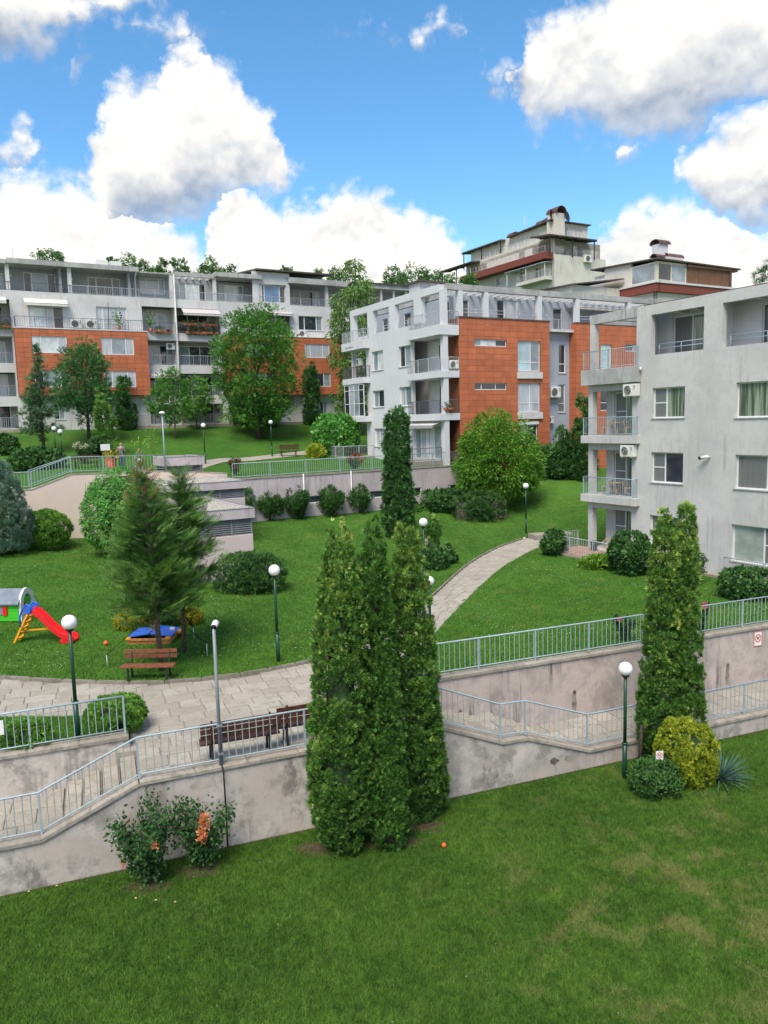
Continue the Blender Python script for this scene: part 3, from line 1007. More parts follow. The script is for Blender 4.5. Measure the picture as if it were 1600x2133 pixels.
# walkway on the right behind the low wall, and the lower walk on the left
for nm, s0, s1, t0, t1, zz in (('lower_walkway', 13.6, 26.0, 0.22, 2.14, 0.50), ('left_walkway', -9.0, 0.92, 0.22, 2.2, 1.0), ('stair_landing', 11.72, 12.55, 0.22, 2.14, 1.17)):
    base = struct(MB().box(s0, s1, t0, t1, zz - 0.5, zz - 0.03).build(nm, M['mortar'], None, 0, tuple(W0), RW))
    tt = t0 + 0.06
    while tt < t1 - 0.1:
        dt = min(rr.uniform(0.5, 0.75), t1 - tt)
        s = s0
        while s < s1 - 0.02:
            ds = min(rr.uniform(0.5, 0.95), s1 - s)
            if ds > 0.1:
                place('paving_slab', pv, base, (s + ds / 2, tt + dt / 2, zz - 0.05), rr.uniform(-.01, .01), (ds - .022, dt - .02, 0.05 + rr.uniform(-.006, .006)))
            s += ds
        tt += dt

# stairs
stm = unit('stepm', lambda: slab_mesh('step', M['kerb'], bev=.01))  # darker stone, shade at the step edges is put into its colour
trm = unit('treadm', lambda: slab_mesh('tread', M['step'], bev=.02))


def stairs(name, s_top, s_bot, t0, t1, z_top, z_bot, n):
    root = struct(empty(name, tuple(W0), RW))
    for k in range(n):
        f0, f1 = k / n, (k + 1) / n
        a, b = s_top + (s_bot - s_top) * f0, s_top + (s_bot - s_top) * f1
        z = z_top + (z_bot - z_top) * (k + 1) / (n + 1)
        m = (t0 + t1) / 2 + rr.uniform(-.2, .2)
        for q0, q1 in ((t0, m - 0.006), (m + 0.006, t1)):
            place('step', stm, root, ((a + b) / 2, (q0 + q1) / 2, z - 0.5), 0, (abs(b - a) - 0.01, q1 - q0, 0.455))
            place('tread', trm, root, ((a + b) / 2 + (0.02 if b > a else -0.02), (q0 + q1) / 2, z - 0.045), 0, (abs(b - a) - 0.07, q1 - q0, 0.045 + rr.uniform(-.003, .003)))  # tread cut short, the dark slot stands in for a shadow line
    return root


stairs('left_stairs', 2.9, 0.9, 0.24, 2.18, PZ, 1.0, 5)
stairs('upper_right_stairs', 10.0, 11.75, 0.24, 2.14, PZ, 1.17, 4)
stairs('lower_right_stairs', 12.52, 13.62, 0.24, 2.14, 1.17, 0.50, 3)

# ------------------------------------------------------------------ retaining walls
cop = unit('coping', lambda: slab_mesh('coping', M['coping'], bev=.04))


def ret_wall(name, label, prof, thick, zb, mat, loc, rz, over=0.05, ch=0.09, piece=1.15, tfront=0.0):
    """wall following a stepped or sloping crown line [(s, z of coping top)]; coping stones lie on it"""
    root = empty(name, loc, rz, label, 'wall')
    b = MB()
    poly = [(s, z - ch) for s, z in prof]
    b.prism([(prof[0][0], zb)] + poly + [(prof[-1][0], zb)], tfront, tfront + thick, 'y')
    b.build('wall', mat, root)
    for (s0, z0), (s1, z1) in zip(prof, prof[1:]):
        L = math.hypot(s1 - s0, z1 - z0)
        n = max(1, round(L / piece))
        for k in range(n):
            f = (k + 0.5) / n
            o = place('coping', cop, root, (s0 + (s1 - s0) * f, tfront + thick / 2, z0 + (z1 - z0) * f - ch + 0.003), 0, (L / n - 0.006, thick + 2 * over, ch), rot=(0, -math.atan2(z1 - z0, s1 - s0), 0))
    return root


FW = [(-14, 1.10), (0.87, 1.11), (2.87, 1.95), (9.95, 2.0), (11.75, 1.27), (12.48, 1.25), (14.41, 0.56), (30, 0.61)]
ret_wall('front_retaining_wall', 'long weathered pink retaining wall along the lower lawn, its top stepping down at both ends', FW, 0.24, -0.4, M['pinkwall'], tuple(W0), RW)
MWALL = [(10.35, 2.40), (16, 2.41), (22, 2.44), (40, 2.5)]
ret_wall('upper_retaining_wall', 'streaked pink retaining wall beside the lower walkway, below the right lawn', MWALL, 0.25, -0.3, M['midwall'], Wp(0, 2.14), RW)
ret_wall('stub_retaining_wall', 'short stained wall beside the left stairs, holding the small shrub bed', [(-14, 2.14), (2.75, 2.16)], 0.26, 0.2, M['pinkwall'], Wp(0, 2.2), RW)
# pier at the head of the left stairs
MB().box(2.42, 2.9, -0.2, 0.2, 0.6, PZ - 0.012).build('pier', M['coping'], bpy.data.objects['stub_retaining_wall'])
# footing strip where the front wall meets the grass
MB().box(-14, 30, -0.045, -0.002, -0.2, 0.03).build('footing', M['soil'], bpy.data.objects['front_retaining_wall'])

# ------------------------------------------------------------------ railings
postm = unit('postm', lambda: MB().box(-.024, .024, -.024, .024, 0, 1).mesh('post', M['rail']))
balm = unit('balm', lambda: MB().tube([(0, 0, 0), (0, 0, 1)], 0.0105, 6, False).mesh('baluster', M['rail']))


def railing(label, pts, h=0.93, sp=0.16, every=1.85, mat=None, group=None, name='railing', bottom=0.10, single=True, parent=None, rtop=0.024, visible=None):
    """steel railing along a line of points; posts at every bend and in between"""
    mat = mat or M['rail']
    pts = [Vector(p) for p in pts]
    root = empty(name, pts[0], 0, label, 'railing', group, parent) if parent is None else None
    par = root or parent
    o = pts[0] if root else Vector((0, 0, 0))
    P = [p - o for p in pts]
    up = Vector((0, 0, h))
    tr = MB().tube([p + up for p in P], rtop, 8)
    br = MB().tube([p + Vector((0, 0, bottom)) for p in P], rtop * .72, 6)
    if root:
        tr.build('top_rail', mat, par)
        br.build('bottom_rail', mat, par)
    else:
        host = tr.build('railing', mat, par)
        br.build('bottom_rail', mat, host)
        par = host
    pm = unit(('post', mat.name), lambda: MB().box(-.022, .022, -.022, .022, 0, 1).mesh('post', mat))
    bmn = unit(('bal', mat.name), lambda: MB().tube([(0, 0, 0), (0, 0, 1)], 0.0105, 6, False).mesh('baluster', mat))
    joined = None if single else MB()
    for i, (p, q) in enumerate(zip(P, P[1:])):
        L = (q - p).length
        n = max(1, round(L / every))
        rz = math.atan2(q.y - p.y, q.x - p.x)
        for k in range(n + (1 if i == len(P) - 2 else 0)):
            c = p.lerp(q, k / n)
            if single:
                place('post', pm, par, c, rz, (1, 1, h))
            else:
                joined.box(c.x - .02, c.x + .02, c.y - .02, c.y + .02, c.z, c.z + h)
        m = max(2, round(L / sp))
        for k in range(1, m):
            if abs((k / m * n) % 1.0) < 0.2 / m * n * .5:
                continue
            c = p.lerp(q, k / m) + Vector((0, 0, bottom))
            if single:
                place('baluster', bmn, par, c, 0, (1, 1, h - bottom))
            else:
                joined.box(c.x - .009, c.x + .009, c.y - .009, c.y + .009, c.z, c.z + h - bottom)
    if joined:
        jb = joined.build('balusters', mat, par)
        jb['kind'] = 'stuff'
    return root


FR = [(-3.0, 1.11), (0.87, 1.12), (2.87, 1.96), (4.66, 1.97), (6.58, 1.98), (9.95, 2.01), (11.75, 1.28), (12.48, 1.26), (14.41, 0.57), (23.6, 0.61)]
railing('long pale blue steel railing on the front wall, following the stairs down', [Wp(s, 0.10, z) for s, z in FR])
railing('straight pale blue railing on the upper wall at the edge of the right lawn', [Wp(10.4, 2.26, 2.41), Wp(16, 2.26, 2.42), Wp(26.0, 2.26, 2.46)], h=0.92, every=2.1)
railing('short pale blue railing above the small shrub bed beside the left stairs', [Wp(-1.5, 2.32, 2.15), Wp(2.68, 2.32, 2.17)], h=0.93)
railing('pale railing along the garage roof edge below the white building', [Gp(-9.4, 0.12, 6.2), Gp(8.2, 0.12, 6.22)], every=2.4)
railing('pale railing stepping up beside the ramp above the peach wall', [Gp(-24, 0.12, 6.38), Gp(-21.0, 0.12, 6.38), Gp(-18.9, 0.12, 7.1), Gp(-13.55, 0.12, 6.98)], h=0.9, sp=.17)
# inner handrail of the ramp
railing('second pale handrail behind the ramp railing above the peach wall', [Gp(-21.0, 1.5, 6.4), Gp(-18.7, 1.5, 7.1)], h=0.9, sp=.17)

# white plate tied to the short railing
pt = Wp(-0.13, 2.27, 2.62)
MB().box(-0.2, 0.2, -0.012, 0.0, 0, 0.34).build('plate', M['sign'], tag(empty('notice_plate', pt, RW), 'blank white notice plate tied to the short railing at the left edge', 'sign'), 0.004)

# ------------------------------------------------------------------ garage front, peach wall, ventilation shafts
gr = empty('garage_wall', tuple(G0), RU, 'mauve streaked garage wall with a strip of low windows under the terrace railing', 'wall')


def wall_cells(b, h0, h1, z0, z1, holes, mk):
    """solid wall between h0..h1, z0..z1 with openings left free; mk(h0,h1,z0,z1) adds one block"""
    zs = sorted({z0, z1} | {min(max(z, z0), z1) for o in holes for z in o[2:4]})
    for za, zb_ in zip(zs, zs[1:]):
        if zb_ - za < 1e-4:
            continue
        mid = (za + zb_) / 2
        cut = sorted((max(o[0], h0), min(o[1], h1)) for o in holes if o[2] < mid < o[3])
        x = h0
        for c0, c1 in cut:
            if c0 - x > 1e-4:
                mk(x, c0, za, zb_)
            x = max(x, c1)
        if h1 - x > 1e-4:
            mk(x, h1, za, zb_)


strips = [(-7.9, -4.95), (-4.3, -1.5), (0.35, 4.6), (6.9, 8.55)]
b = MB()
wall_cells(b, -9.8, 8.62, 1.5, 6.1, [(x0, x1, 4.24, 4.74) for x0, x1 in strips], lambda a0, a1, z0, z1: b.box(a0, a1, 0, 0.25, z0, z1))
b.build('wall', M['mauvewall'], gr)
MB().box(-9.8, 8.62, -0.04, 0.3, 6.1, 6.2).build('coping', M['coping'], gr)
for x0, x1 in strips:
    w = MB()
    for q0, q1, z0, z1 in ((x0, x1, 4.24, 4.30), (x0, x1, 4.68, 4.74), (x0, x0 + .06, 4.3, 4.68), (x1 - .06, x1, 4.3, 4.68), ((x0 + x1) / 2 - .05, (x0 + x1) / 2 + .05, 4.3, 4.68)):
        w.box(q0, q1, 0.06, 0.13, z0, z1)
    wo = w.build('window', M['frame'], gr)
    for q0, q1 in ((x0 + .06, (x0 + x1) / 2 - .05), ((x0 + x1) / 2 + .05, x1 - .06)):
        MB().box(q0, q1, 0.09, 0.10, 4.3, 4.68).build('pane', M['glass'], wo)
for x in (-4.64, -1.11):
    MB().tube([(x, -0.07, 6.25), (x, -0.07, 3.75), (x + .02, -0.14, 3.6)], 0.05, 8).build('downpipe', M['silver'], gr)

ret_wall('peach_wall', 'clean peach wall of the ramp behind the round shrub and the tall juniper', [(-34, 6.33), (-21.0, 6.33), (-18.9, 7.05), (-13.6, 6.95), (-9.8, 6.6)], 0.25, 1.5, M['peachwall'], tuple(G0), RU, over=0.02, ch=0.05, piece=2.2)
for x in (-22.3, -18.2):
    MB().box(x - .02, x + .02, -0.004, 0.01, 1.5, 6.5).build('joint', M['beam'], bpy.data.objects['peach_wall'])


def vent(label, a0, a1, b0, b1, zb, zl, zs, zt, gravel=True, body=None):
    """ventilation shaft: rendered body, louvres, concrete lid with gravel"""
    root = empty('ventilation_shaft', Gp(a0, b0, 0), RU, label, 'vent shaft')
    w, d = a1 - a0, b1 - b0
    MB().box(0, w, 0, d, zb, zl).build('body', body or M['mauvewall'], root, 0.02)
    MB().box(0.16, w - 0.16, 0.16, d, zl, zs).build('core', M['acdark'], root)
    n = max(3, round((zs - zl) / 0.095))
    for k in range(n):
        z = zl + (k + 0.5) * (zs - zl) / n
        MB().add([(0.03, 0.03, z - .035), (w - .03, 0.03, z - .035), (w - .03, 0.12, z + .035), (0.03, 0.12, z + .035), (0.03, 0.03, z - .045), (w - .03, 0.03, z - .045), (w - .03, 0.12, z + .022), (0.03, 0.12, z + .022)],
                 [(0, 1, 2, 3), (4, 7, 6, 5), (0, 4, 5, 1), (2, 6, 7, 3), (0, 3, 7, 4), (1, 5, 6, 2)]).build('louvre', M['louver'], root)
    for x in (0.05, w * .34, w * .67, w - .05):
        MB().box(x - .03, x + .03, 0.02, 0.06, zl, zs).build('louvre_post', M['louver'], root)
    e = 0.1
    lid = MB()
    lid.box(-e, w + e, -e, 0.15, zs, zt); lid.box(-e, w + e, d - .1, d + e, zs, zt)
    lid.box(-e, 0.15, 0.15, d - .1, zs, zt); lid.box(w - .15, w + e, 0.15, d - .1, zs, zt)
    lo = lid.build('lid', M['mauvewall'], root)
    MB().box(-e - .02, w + e + .02, -e - .02, 0.04, zt, zt + .02).build('flashing', M['louver'], lo)
    MB().box(w + e - .12, w + e + .02, 0.04, d + e, zt, zt + .02).build('flashing', M['louver'], lo)
    if gravel:
        gb = MB()
        q = random.Random(int(abs(a0 * 10)))
        gb.box(0.15, w - .15, 0.15, d - .1, zs, zt - 0.07)
        for _ in range(900):
            x, y, r = q.uniform(.2, w - .2), q.uniform(.2, d - .15), q.uniform(.025, .05)
            z = zt - 0.065
            gb.add([(x - r, y, z), (x, y - r * .8, z), (x + r, y, z), (x, y + r * .9, z), (x + r * .2, y, z + r)], [(0, 1, 4), (1, 2, 4), (2, 3, 4), (3, 0, 4)])
        g = gb.build('gravel', M['gravel'], root)
        g['kind'] = 'stuff'
    return root


vent('lowest ventilation shaft, pink body with grey louvres under a gravel-topped lid', -15.9, -12.85, -12.7, -5.2, 1.5, 4.47, 5.24, 5.7, body=mat_wall('pale_pink_render', (0.56, 0.47, 0.45), (0.44, 0.38, 0.365), 0.2, 0.3))
vent('middle ventilation shaft half hidden by the conifers, gravel lid and side louvres', -14.8, -10.45, -5.0, -0.35, 1.5, 5.45, 6.0, 6.42)
vent('uppermost small ventilation shaft at the end of the ramp railing', -13.5, -11.2, 0.35, 3.2, 6.0, 6.68, 7.18, 7.72, gravel=False)

# thin garden path on the terrace
tp = smooth_line([on_ground(x, y, zter, 6.4, lambda X, Y: to_G(X, Y)[1] > 0.35)[:2] for x, y in ((300, 985), (430, 967), (520, 957), (600, 948), (660, 941), (735, 934))], 0.8)
tpl = []
for i, p in enumerate(tp):
    q0, q1 = np.array(tp[max(0, i - 1)]), np.array(tp[min(len(tp) - 1, i + 1)])
    d = (q1 - q0) / np.linalg.norm(q1 - q0)
    nrm = np.array([-d[1], d[0]]) * 0.75
    tpl.append((tuple(np.array(p) + nrm), tuple(np.array(p) - nrm)))
struct(sheet('terrace_path', [q[0] for q in tpl] + [q[1] for q in tpl[::-1]], zter, 1.0, M['pave'], off=0.03))

# flaked render on the front wall and drain spouts of the upper wall
fwo = bpy.data.objects['front_retaining_wall']
rp = random.Random(9)
for s_, z_, r_, mt in ((10.55, 1.42, .10, 'beam'), (13.3, .42, .16, 'planter'), (13.75, .44, .15, 'clear_patch'), (11.55, 1.0, .06, 'beam'), (11.9, .28, .14, 'clear_patch'), (8.95, .34, .12, 'clear_patch')):
    mat_ = M['planter'] if mt == 'planter' else (M['coping'] if mt == 'clear_patch' else M['beam'])
    n = 13
    vs = [(s_ + math.cos(6.283 * k / n) * r_ * rp.uniform(.6, 1.35), -.004, z_ + math.sin(6.283 * k / n) * r_ * .6 * rp.uniform(.55, 1.3)) for k in range(n)]
    MB().add([(s_, -.004, z_)] + vs, [(0, k + 1, (k + 1) % n + 1) for k in range(n)]).build('flaked_patch', mat_, fwo)
uwo = bpy.data.objects['upper_retaining_wall']
for s_ in (11.6, 15.4, 19.3, 21.3):
    MB().tube([(s_, .05, 1.35), (s_, -.05, 1.33)], .04, 8).build('drain_spout', M['planter'], uwo)
    vs = [(s_ - .05, -.003, 1.32), (s_ + .05, -.003, 1.32), (s_ + .09, -.003, .95), (s_ + .06, -.003, .66), (s_ - .04, -.003, .62), (s_ - .09, -.003, .9)]
    MB().add(vs, [(0, 1, 2, 3, 4, 5)]).build('drain_stain', M['mortar'], uwo)


# ------------------------------------------------------------------ building kit
class Face:
    """a facade plane of a building. kind F looks along +b (wall runs along a), kind L looks along +a (wall runs along -b)"""
    def __init__(s, root, kind, off):
        s.root, s.kind, s.off = root, kind, off

    def box(s, m, h0, h1, z0, z1, d0, d1):
        """h along the wall to the right, d outwards from the plane"""
        if s.kind == 'F':
            m.box(h0, h1, s.off - d1, s.off - d0, z0, z1)
        else:
            m.box(s.off - d1, s.off - d0, -h1, -h0, z0, z1)
        return m

    def pt(s, h, z, d):
        return (h, s.off - d, z) if s.kind == 'F' else (s.off - d, -h, z)

    def wall(s, name, h0, h1, z0, z1, holes, mat, thick=0.3, parent=None):
        m = MB()
        wall_cells(m, h0, h1, z0, z1, holes, lambda x0, x1, za, zb: s.box(m, x0, x1, za, zb, -thick, 0.0))
        return m.build(name, mat, parent or s.root)

    def window(s, h0, h1, z0, z1, split=(0.5,), panes=('glass',), rec=0.16, fw=0.06, trans=(), sill=True, frame='frame', plane=0.0):
        """frame set back in its opening; one pane for each light"""
        d1 = plane - rec
        d0 = d1 - 0.06
        m = MB()
        s.box(m, h0, h1, z0, z0 + fw, d0, d1); s.box(m, h0, h1, z1 - fw, z1, d0, d1)
        s.box(m, h0, h0 + fw, z0 + fw, z1 - fw, d0, d1); s.box(m, h1 - fw, h1, z0 + fw, z1 - fw, d0, d1)
        xs = [h0 + fw] + [h0 + (h1 - h0) * k for k in split] + [h1 - fw]
        for x in xs[1:-1]:
            s.box(m, x - fw * .6, x + fw * .6, z0 + fw, z1 - fw, d0, d1 - .002)
        for i, (xa, xb) in enumerate(zip(xs, xs[1:])):
            for (k, tz) in trans:
                if k == i or k == -1:
                    zz = z0 + (z1 - z0) * tz
                    s.box(m, xa + fw * .6, xb - fw * .6, zz - fw * .45, zz + fw * .45, d0, d1 - .004)
        w = m.build('window', M[frame], s.root)
        for i, (xa, xb) in enumerate(zip(xs, xs[1:])):
            mm = MB()
            s.box(mm, xa, xb, z0 + fw * .5, z1 - fw * .5, d0 + 0.02, d0 + 0.035)
            mm.build('pane', M[panes[i % len(panes)]], w)
        if sill:
            s.box(MB(), h0 - .05, h1 + .05, z0 - .05, z0 - .002, d1, plane + 0.05).build('sill', M['sill'], w)
        return w

    def rail(s, h0, h1, z, d, h=0.95, sp=0.13, mat=None, ret=(False, False), single=True, depth=None):
        """balcony railing standing d in front of the plane; returns run back to the wall"""
        depth = depth or d
        P = []
        if ret[0]: P.append(s.pt(h0, z, d - depth))
        P += [s.pt(h0, z, d), s.pt(h1, z, d)]
        if ret[1]: P.append(s.pt(h1, z, d - depth))
        railing(None, P, h=h, sp=sp, mat=mat or M['balrail'], parent=s.root, bottom=.08, single=single, every=1.6, rtop=.022)

    def bars(s, h0, h1, z, d, n=2, h=0.5, mat=None):
        m = MB()
        for k in range(n):
            zz = z + h * (1 - k / max(1, n) * 0.85)
            m.tube([s.pt(h0, zz, d), s.pt(h1, zz, d)], 0.022, 6)
        L = abs(h1 - h0)
        q = max(2, round(L / 1.5))
        for k in range(q + 1):
            m.tube([s.pt(h0 + (h1 - h0) * k / q, z, d), s.pt(h0 + (h1 - h0) * k / q, z + h, d)], 0.018, 6)
        return m.build('railing', mat or M['balrail'], s.root)

    def awning(s, h0, h1, z, d0, out=1.0, drop=0.45, mat='awning'):
        m = MB()
        p = [s.pt(h0, z, d0), s.pt(h1, z, d0), s.pt(h1, z - drop, d0 + out), s.pt(h0, z - drop, d0 + out),
             s.pt(h1, z - drop - .2, d0 + out + .01), s.pt(h0, z - drop - .2, d0 + out + .01)]
        q = [(a, b, c - .02) for a, b, c in p]
        m.add(p + q, [(0, 1, 2, 3), (3, 2, 4, 5), (6, 9, 8, 7), (9, 11, 10, 8), (0, 3, 9, 6), (1, 7, 8, 2)])
        a = m.build('awning', M[mat], s.root)
        MB().tube([s.pt(h0, z - drop, d0 + out), s.pt(h1, z - drop, d0 + out)], 0.025, 6).build('awning_bar', M['frame'], a)
        return a


TILE_COUNT = {}


def cladding(face, h0, h1, z0, z1, holes, tw, th, plane, depth=0.3):
    """terracotta tiles hung on a dark backing, real joints between them"""
    root = face.root
    back = MB()
    wall_cells(back, h0, h1, z0, z1, holes, lambda x0, x1, za, zb: face.box(back, x0, x1, za, zb, plane - depth, plane - 0.02))
    bo = back.build('cladding', M['tilejoint'], root)
    um = unit('tile', lambda: MB().box(-.5, .5, -.5, .5, -.5, .5).mesh('tile', M['tile']))
    nh, nz = max(1, round((h1 - h0) / tw)), max(1, round((z1 - z0) / th))
    dw, dz = (h1 - h0) / nh, (z1 - z0) / nz
    rest = MB()
    key = root.name
    for j in range(nz):
        for i in range(nh):
            a0, a1, b0, b1 = h0 + i * dw, h0 + (i + 1) * dw, z0 + j * dz, z0 + (j + 1) * dz
            parts = [(a0, a1, b0, b1)]
            for (q0, q1, w0, w1) in holes:          # tiles are cut round the openings
                np_ = []
                for (x0, x1, y0, y1) in parts:
                    if x1 <= q0 or x0 >= q1 or y1 <= w0 or y0 >= w1:
                        np_.append((x0, x1, y0, y1)); continue
                    if x0 < q0: np_.append((x0, q0, y0, y1))
                    if x1 > q1: np_.append((q1, x1, y0, y1))
                    xm0, xm1 = max(x0, q0), min(x1, q1)
                    if y0 < w0: np_.append((xm0, xm1, y0, w0))
                    if y1 > w1: np_.append((xm0, xm1, w1, y1))
                parts = np_
            for (x0, x1, y0, y1) in parts:
                if x1 - x0 < 0.03 or y1 - y0 < 0.03: continue
                g = 0.009
                if TILE_COUNT.get(key, 0) < 300:
                    TILE_COUNT[key] = TILE_COUNT.get(key, 0) + 1
                    c = face.pt((x0 + x1) / 2, (y0 + y1) / 2, plane - 0.011)
                    sc = (x1 - x0 - 2 * g, 0.022, y1 - y0 - 2 * g) if face.kind == 'F' else (0.022, x1 - x0 - 2 * g, y1 - y0 - 2 * g)
                    place('tile', um, bo, c, 0, sc)
                else:
                    face.box(rest, x0 + g, x1 - g, y0 + g, y1 - g, plane - 0.022, plane)
    if rest.v:
        o = rest.build('tiles', M['tile'], bo)
        o['kind'] = 'stuff'
    return bo


def ac_unit(root, face, h, z, d, label, w=0.82, ht=0.58, dp=0.3, side=False):
    """outdoor air-conditioning unit on brackets"""
    p = root.matrix_world if False else None
    lp = Vector(face.pt(h, z, d))
    M4 = Matrix.Translation(root.location) @ Matrix.Rotation(root.rotation_euler[2], 4, 'Z')
    wp = M4 @ lp
    rz = root.rotation_euler[2] + (0 if face.kind == 'F' else -math.pi / 2)
    e = empty('air_conditioner', wp, rz, label, 'air conditioner', 'outdoor air conditioning units')
    MB().box(0, w, -dp, 0, 0, ht).build('casing', M['ac'], e, 0.02)
    cx, cz, r = w * .37, ht * .5, ht * .38
    n = 20
    disc = MB()
    disc.add([(cx, -dp - .006, cz)] + [(cx + r * math.cos(2 * math.pi * k / n), -dp - .006, cz + r * math.sin(2 * math.pi * k / n)) for k in range(n)],
             [(0, 1 + (k + 1) % n, 1 + k) for k in range(n)])
    fan = disc.build('fan_opening', M['acdark'], e)
    gm = MB()
    for q in (0.3, 0.55, 0.8, 1.02):
        gm.tube([(cx + r * q * math.cos(2 * math.pi * k / 16), -dp - .014, cz + r * q * math.sin(2 * math.pi * k / 16)) for k in range(17)], 0.005 if q < 1 else .012, 4, False)
    gm.build('grille', M['ac'], fan)
    vm = MB()
    for k in range(4):
        vm.box(w * .78, w * .95, -dp - .004, -dp + .01, ht * (.55 + .09 * k), ht * (.58 + .09 * k))
    vm.build('vent_slots', M['acdark'], e)
    bm_ = MB()
    for x in (w * .15, w * .85):
        bm_.box(x - .02, x + .02, -dp, 0.06, -.04, -.005); bm_.box(x - .02, x + .02, 0.03, 0.06, -.3, -.04)
    bm_.build('bracket', M['silver'], e)
    return e


def wall_lamp(face, h, z, d):
    face.box(MB(), h - .12, h + .12, z - .07, z + .07, d, d + .08).build('wall_lamp', M['framec'], face.root, .01)


# ------------------------------------------------------------------ near building on the right (B3)
def building_right():
    root = empty('apartment_building', (11.44, 42.73, 0), RU, 'weathered light grey apartment block at the right edge with stacked corner balconies', 'building')
    L = Face(root, 'L', 0.0)
    wins = [(4.42, 6.36, 9.3, 10.8), (4.38, 6.33, 6.08, 7.6), (4.34, 6.3, 2.9, 4.4), (9.12, 11.9, 9.24, 10.8), (9.17, 11.9, 6.05, 7.58), (9.06, 11.9, 2.72, 4.4)]
    logg = [(4.28, 7.36, 12.43, 14.4), (8.33, 12.4, 12.43, 14.4)]
    L.wall('wall', 3.12, 14.0, 0.5, 11.95, wins, M['grimy'], 0.32)
    L.wall('attic_wall', 3.40, 14.0, 11.95, 14.9, logg, M['grimy'], 0.30)
    # corner: post, beams
    c = MB()
    L.box(c, 0.0, 0.33, 0.5, 11.2, -0.33, 0.0)
    c.build('corner_post', M['grimy'], root)
    c = MB(); L.box(c, 0.1, 0.42, 11.97, 14.42, -0.33, -0.01); c.build('corner_post', M['grimy'], root)
    c = MB(); L.box(c, 0.1, 3.40, 14.42, 14.9, -0.30, 0.0); c.build('roof_beam', M['beam'], root)
    # pergola beams running back from the corner
    for hh in (0.1, 1.6):
        c = MB(); L.box(c, hh, hh + .28, 14.45, 14.88, -4.2, -0.31); c.build('roof_beam', M['beam'], root)
    c = MB(); L.box(c, 0.12, 0.44, 11.97, 14.44, -4.2, -3.85); c.build('back_post', M['grimy'], root)
    # balconies
    for zt, th, nm in ((5.2, 0.41, 0), (8.43, 0.41, 1), (11.97, 0.82, 2)):
        c = MB(); L.box(c, -0.22, 3.68, zt - th, zt, -3.4, 0.36); c.build('balcony_slab', M['beam'] if th > .5 else M['grimy'], root, 0.01)
        L.rail(-0.08, 3.5, zt, 0.28, 0.97, 0.125, M['rail'], (False, True), depth=0.27)
    # recess back walls with doors
    LB = Face(root, 'L', 1.0)
    for z0, z1 in ((2.15, 4.8), (5.2, 8.0), (8.43, 11.15)):
        LB.wall('recess_wall', 0.55, 3.12, z0, z1, [(0.95, 2.3, z0, z0 + 2.3)], M['grimy'], 0.25)
        LB.window(0.95, 2.3, z0 + .02, z0 + 2.3, (0.6,), ('insect', 'curtaing'), 0.06, 0.06, ((0, .55),), False)
        c = MB(); L.box(c, 2.95, 3.13, z0, z1, -1.0, -0.3); c.build('recess_side', M['grimy'], root)
        c = MB(); L.box(c, 0.0, 3.12, z1 - .35, z1, -0.3, -0.02); c.build('lintel', M['grimy'], root)
        c = MB(); L.box(c, 0.35, 0.56, z0, z1, -1.45, -1.02); c.build('inner_post', M['grimy'], root)
    c = MB(); L.box(c, -0.22, 3.2, 1.6, 2.14, -3.4, 0.0); c.build('floor_slab', M['grimy'], root)
    # windows
    for k, (h0, h1, z0, z1) in enumerate(wins):
        pn = [('insect', 'curtaing'), ('insect', 'glass'), ('insect', 'insect'), ('curtaing', 'glass'), ('insect', 'insect'), ('blindg', 'insect')][k]
        sp = (0.40,) if k < 3 else (0.55,)
        tr = ((0, .5),) if k < 3 else ((1, .52),)
        L.window(h0, h1, z0, z1, sp, pn, 0.14, 0.06, tr)
    # loggia behind the attic openings
    LA = Face(root, 'L', 1.5)
    LA.wall('loggia_wall', 2.0, 14.0, 12.0, 14.6, [(4.35, 6.6, 12.5, 14.35), (9.25, 11.4, 12.5, 14.3)], M['white'], 0.2)
    LA.window(4.35, 6.6, 12.5, 14.35, (0.5,), ('insect', 'curtaing'), 0.1, 0.06, (), False)
    LA.window(9.25, 11.4, 12.5, 14.3, (0.5,), ('glass', 'curtaing'), 0.1, 0.06, (), False)
    c = MB(); L.box(c, 4.0, 14.0, 12.0, 12.42, -1.5, -0.3); c.build('loggia_floor', M['grimy'], root)
    for hh in (3.4, 7.8):
        c = MB(); L.box(c, hh - .25, hh, 12.42, 14.6, -1.5, -0.3); c.build('loggia_side', M['white'], root)
    for hh in (5.2, 6.3, 9.6, 10.8):
        c = MB(); L.box(c, hh, hh + .12, 14.42, 14.75, -1.5, -0.3); c.build('rafter', M['whiteB'], root)
    L.bars(4.7, 7.32, 12.43, -0.12, 2, 0.5, M['rail'])
    L.bars(8.7, 12.3, 12.43, -0.12, 2, 0.5, M['rail'])
    wall_lamp(LA, 8.2, 13.85, 0)
    # body and roof
    c = MB(); c.box(1.8, 14, -14, -3.2, 0.5, 12.0); c.build('body', M['grimy'], root)
    c = MB(); c.box(1.9, 14, -14, -3.6, 12.0, 14.5); c.build('attic_body', M['whiteB'], root)
    c = MB(); c.box(0.35, 14, -14, -3.45, 14.905, 15.0); c.build('roof', M['roofdark'], root)
    # strip along the ground
    c = MB(); L.box(c, 3.2, 14, 1.5, 1.98, 0.0, 0.42); c.build('ground_strip', M['coping'], root)
    ac_unit(root, L, 2.78, 10.45, 0.04, 'cream air conditioner under the topmost balcony of the grey right building', 0.88, 0.62)
    ac_unit(root, L, 2.62, 7.34, 0.04, 'cream air conditioner on the grey right building, under its middle balcony', 0.88, 0.6)
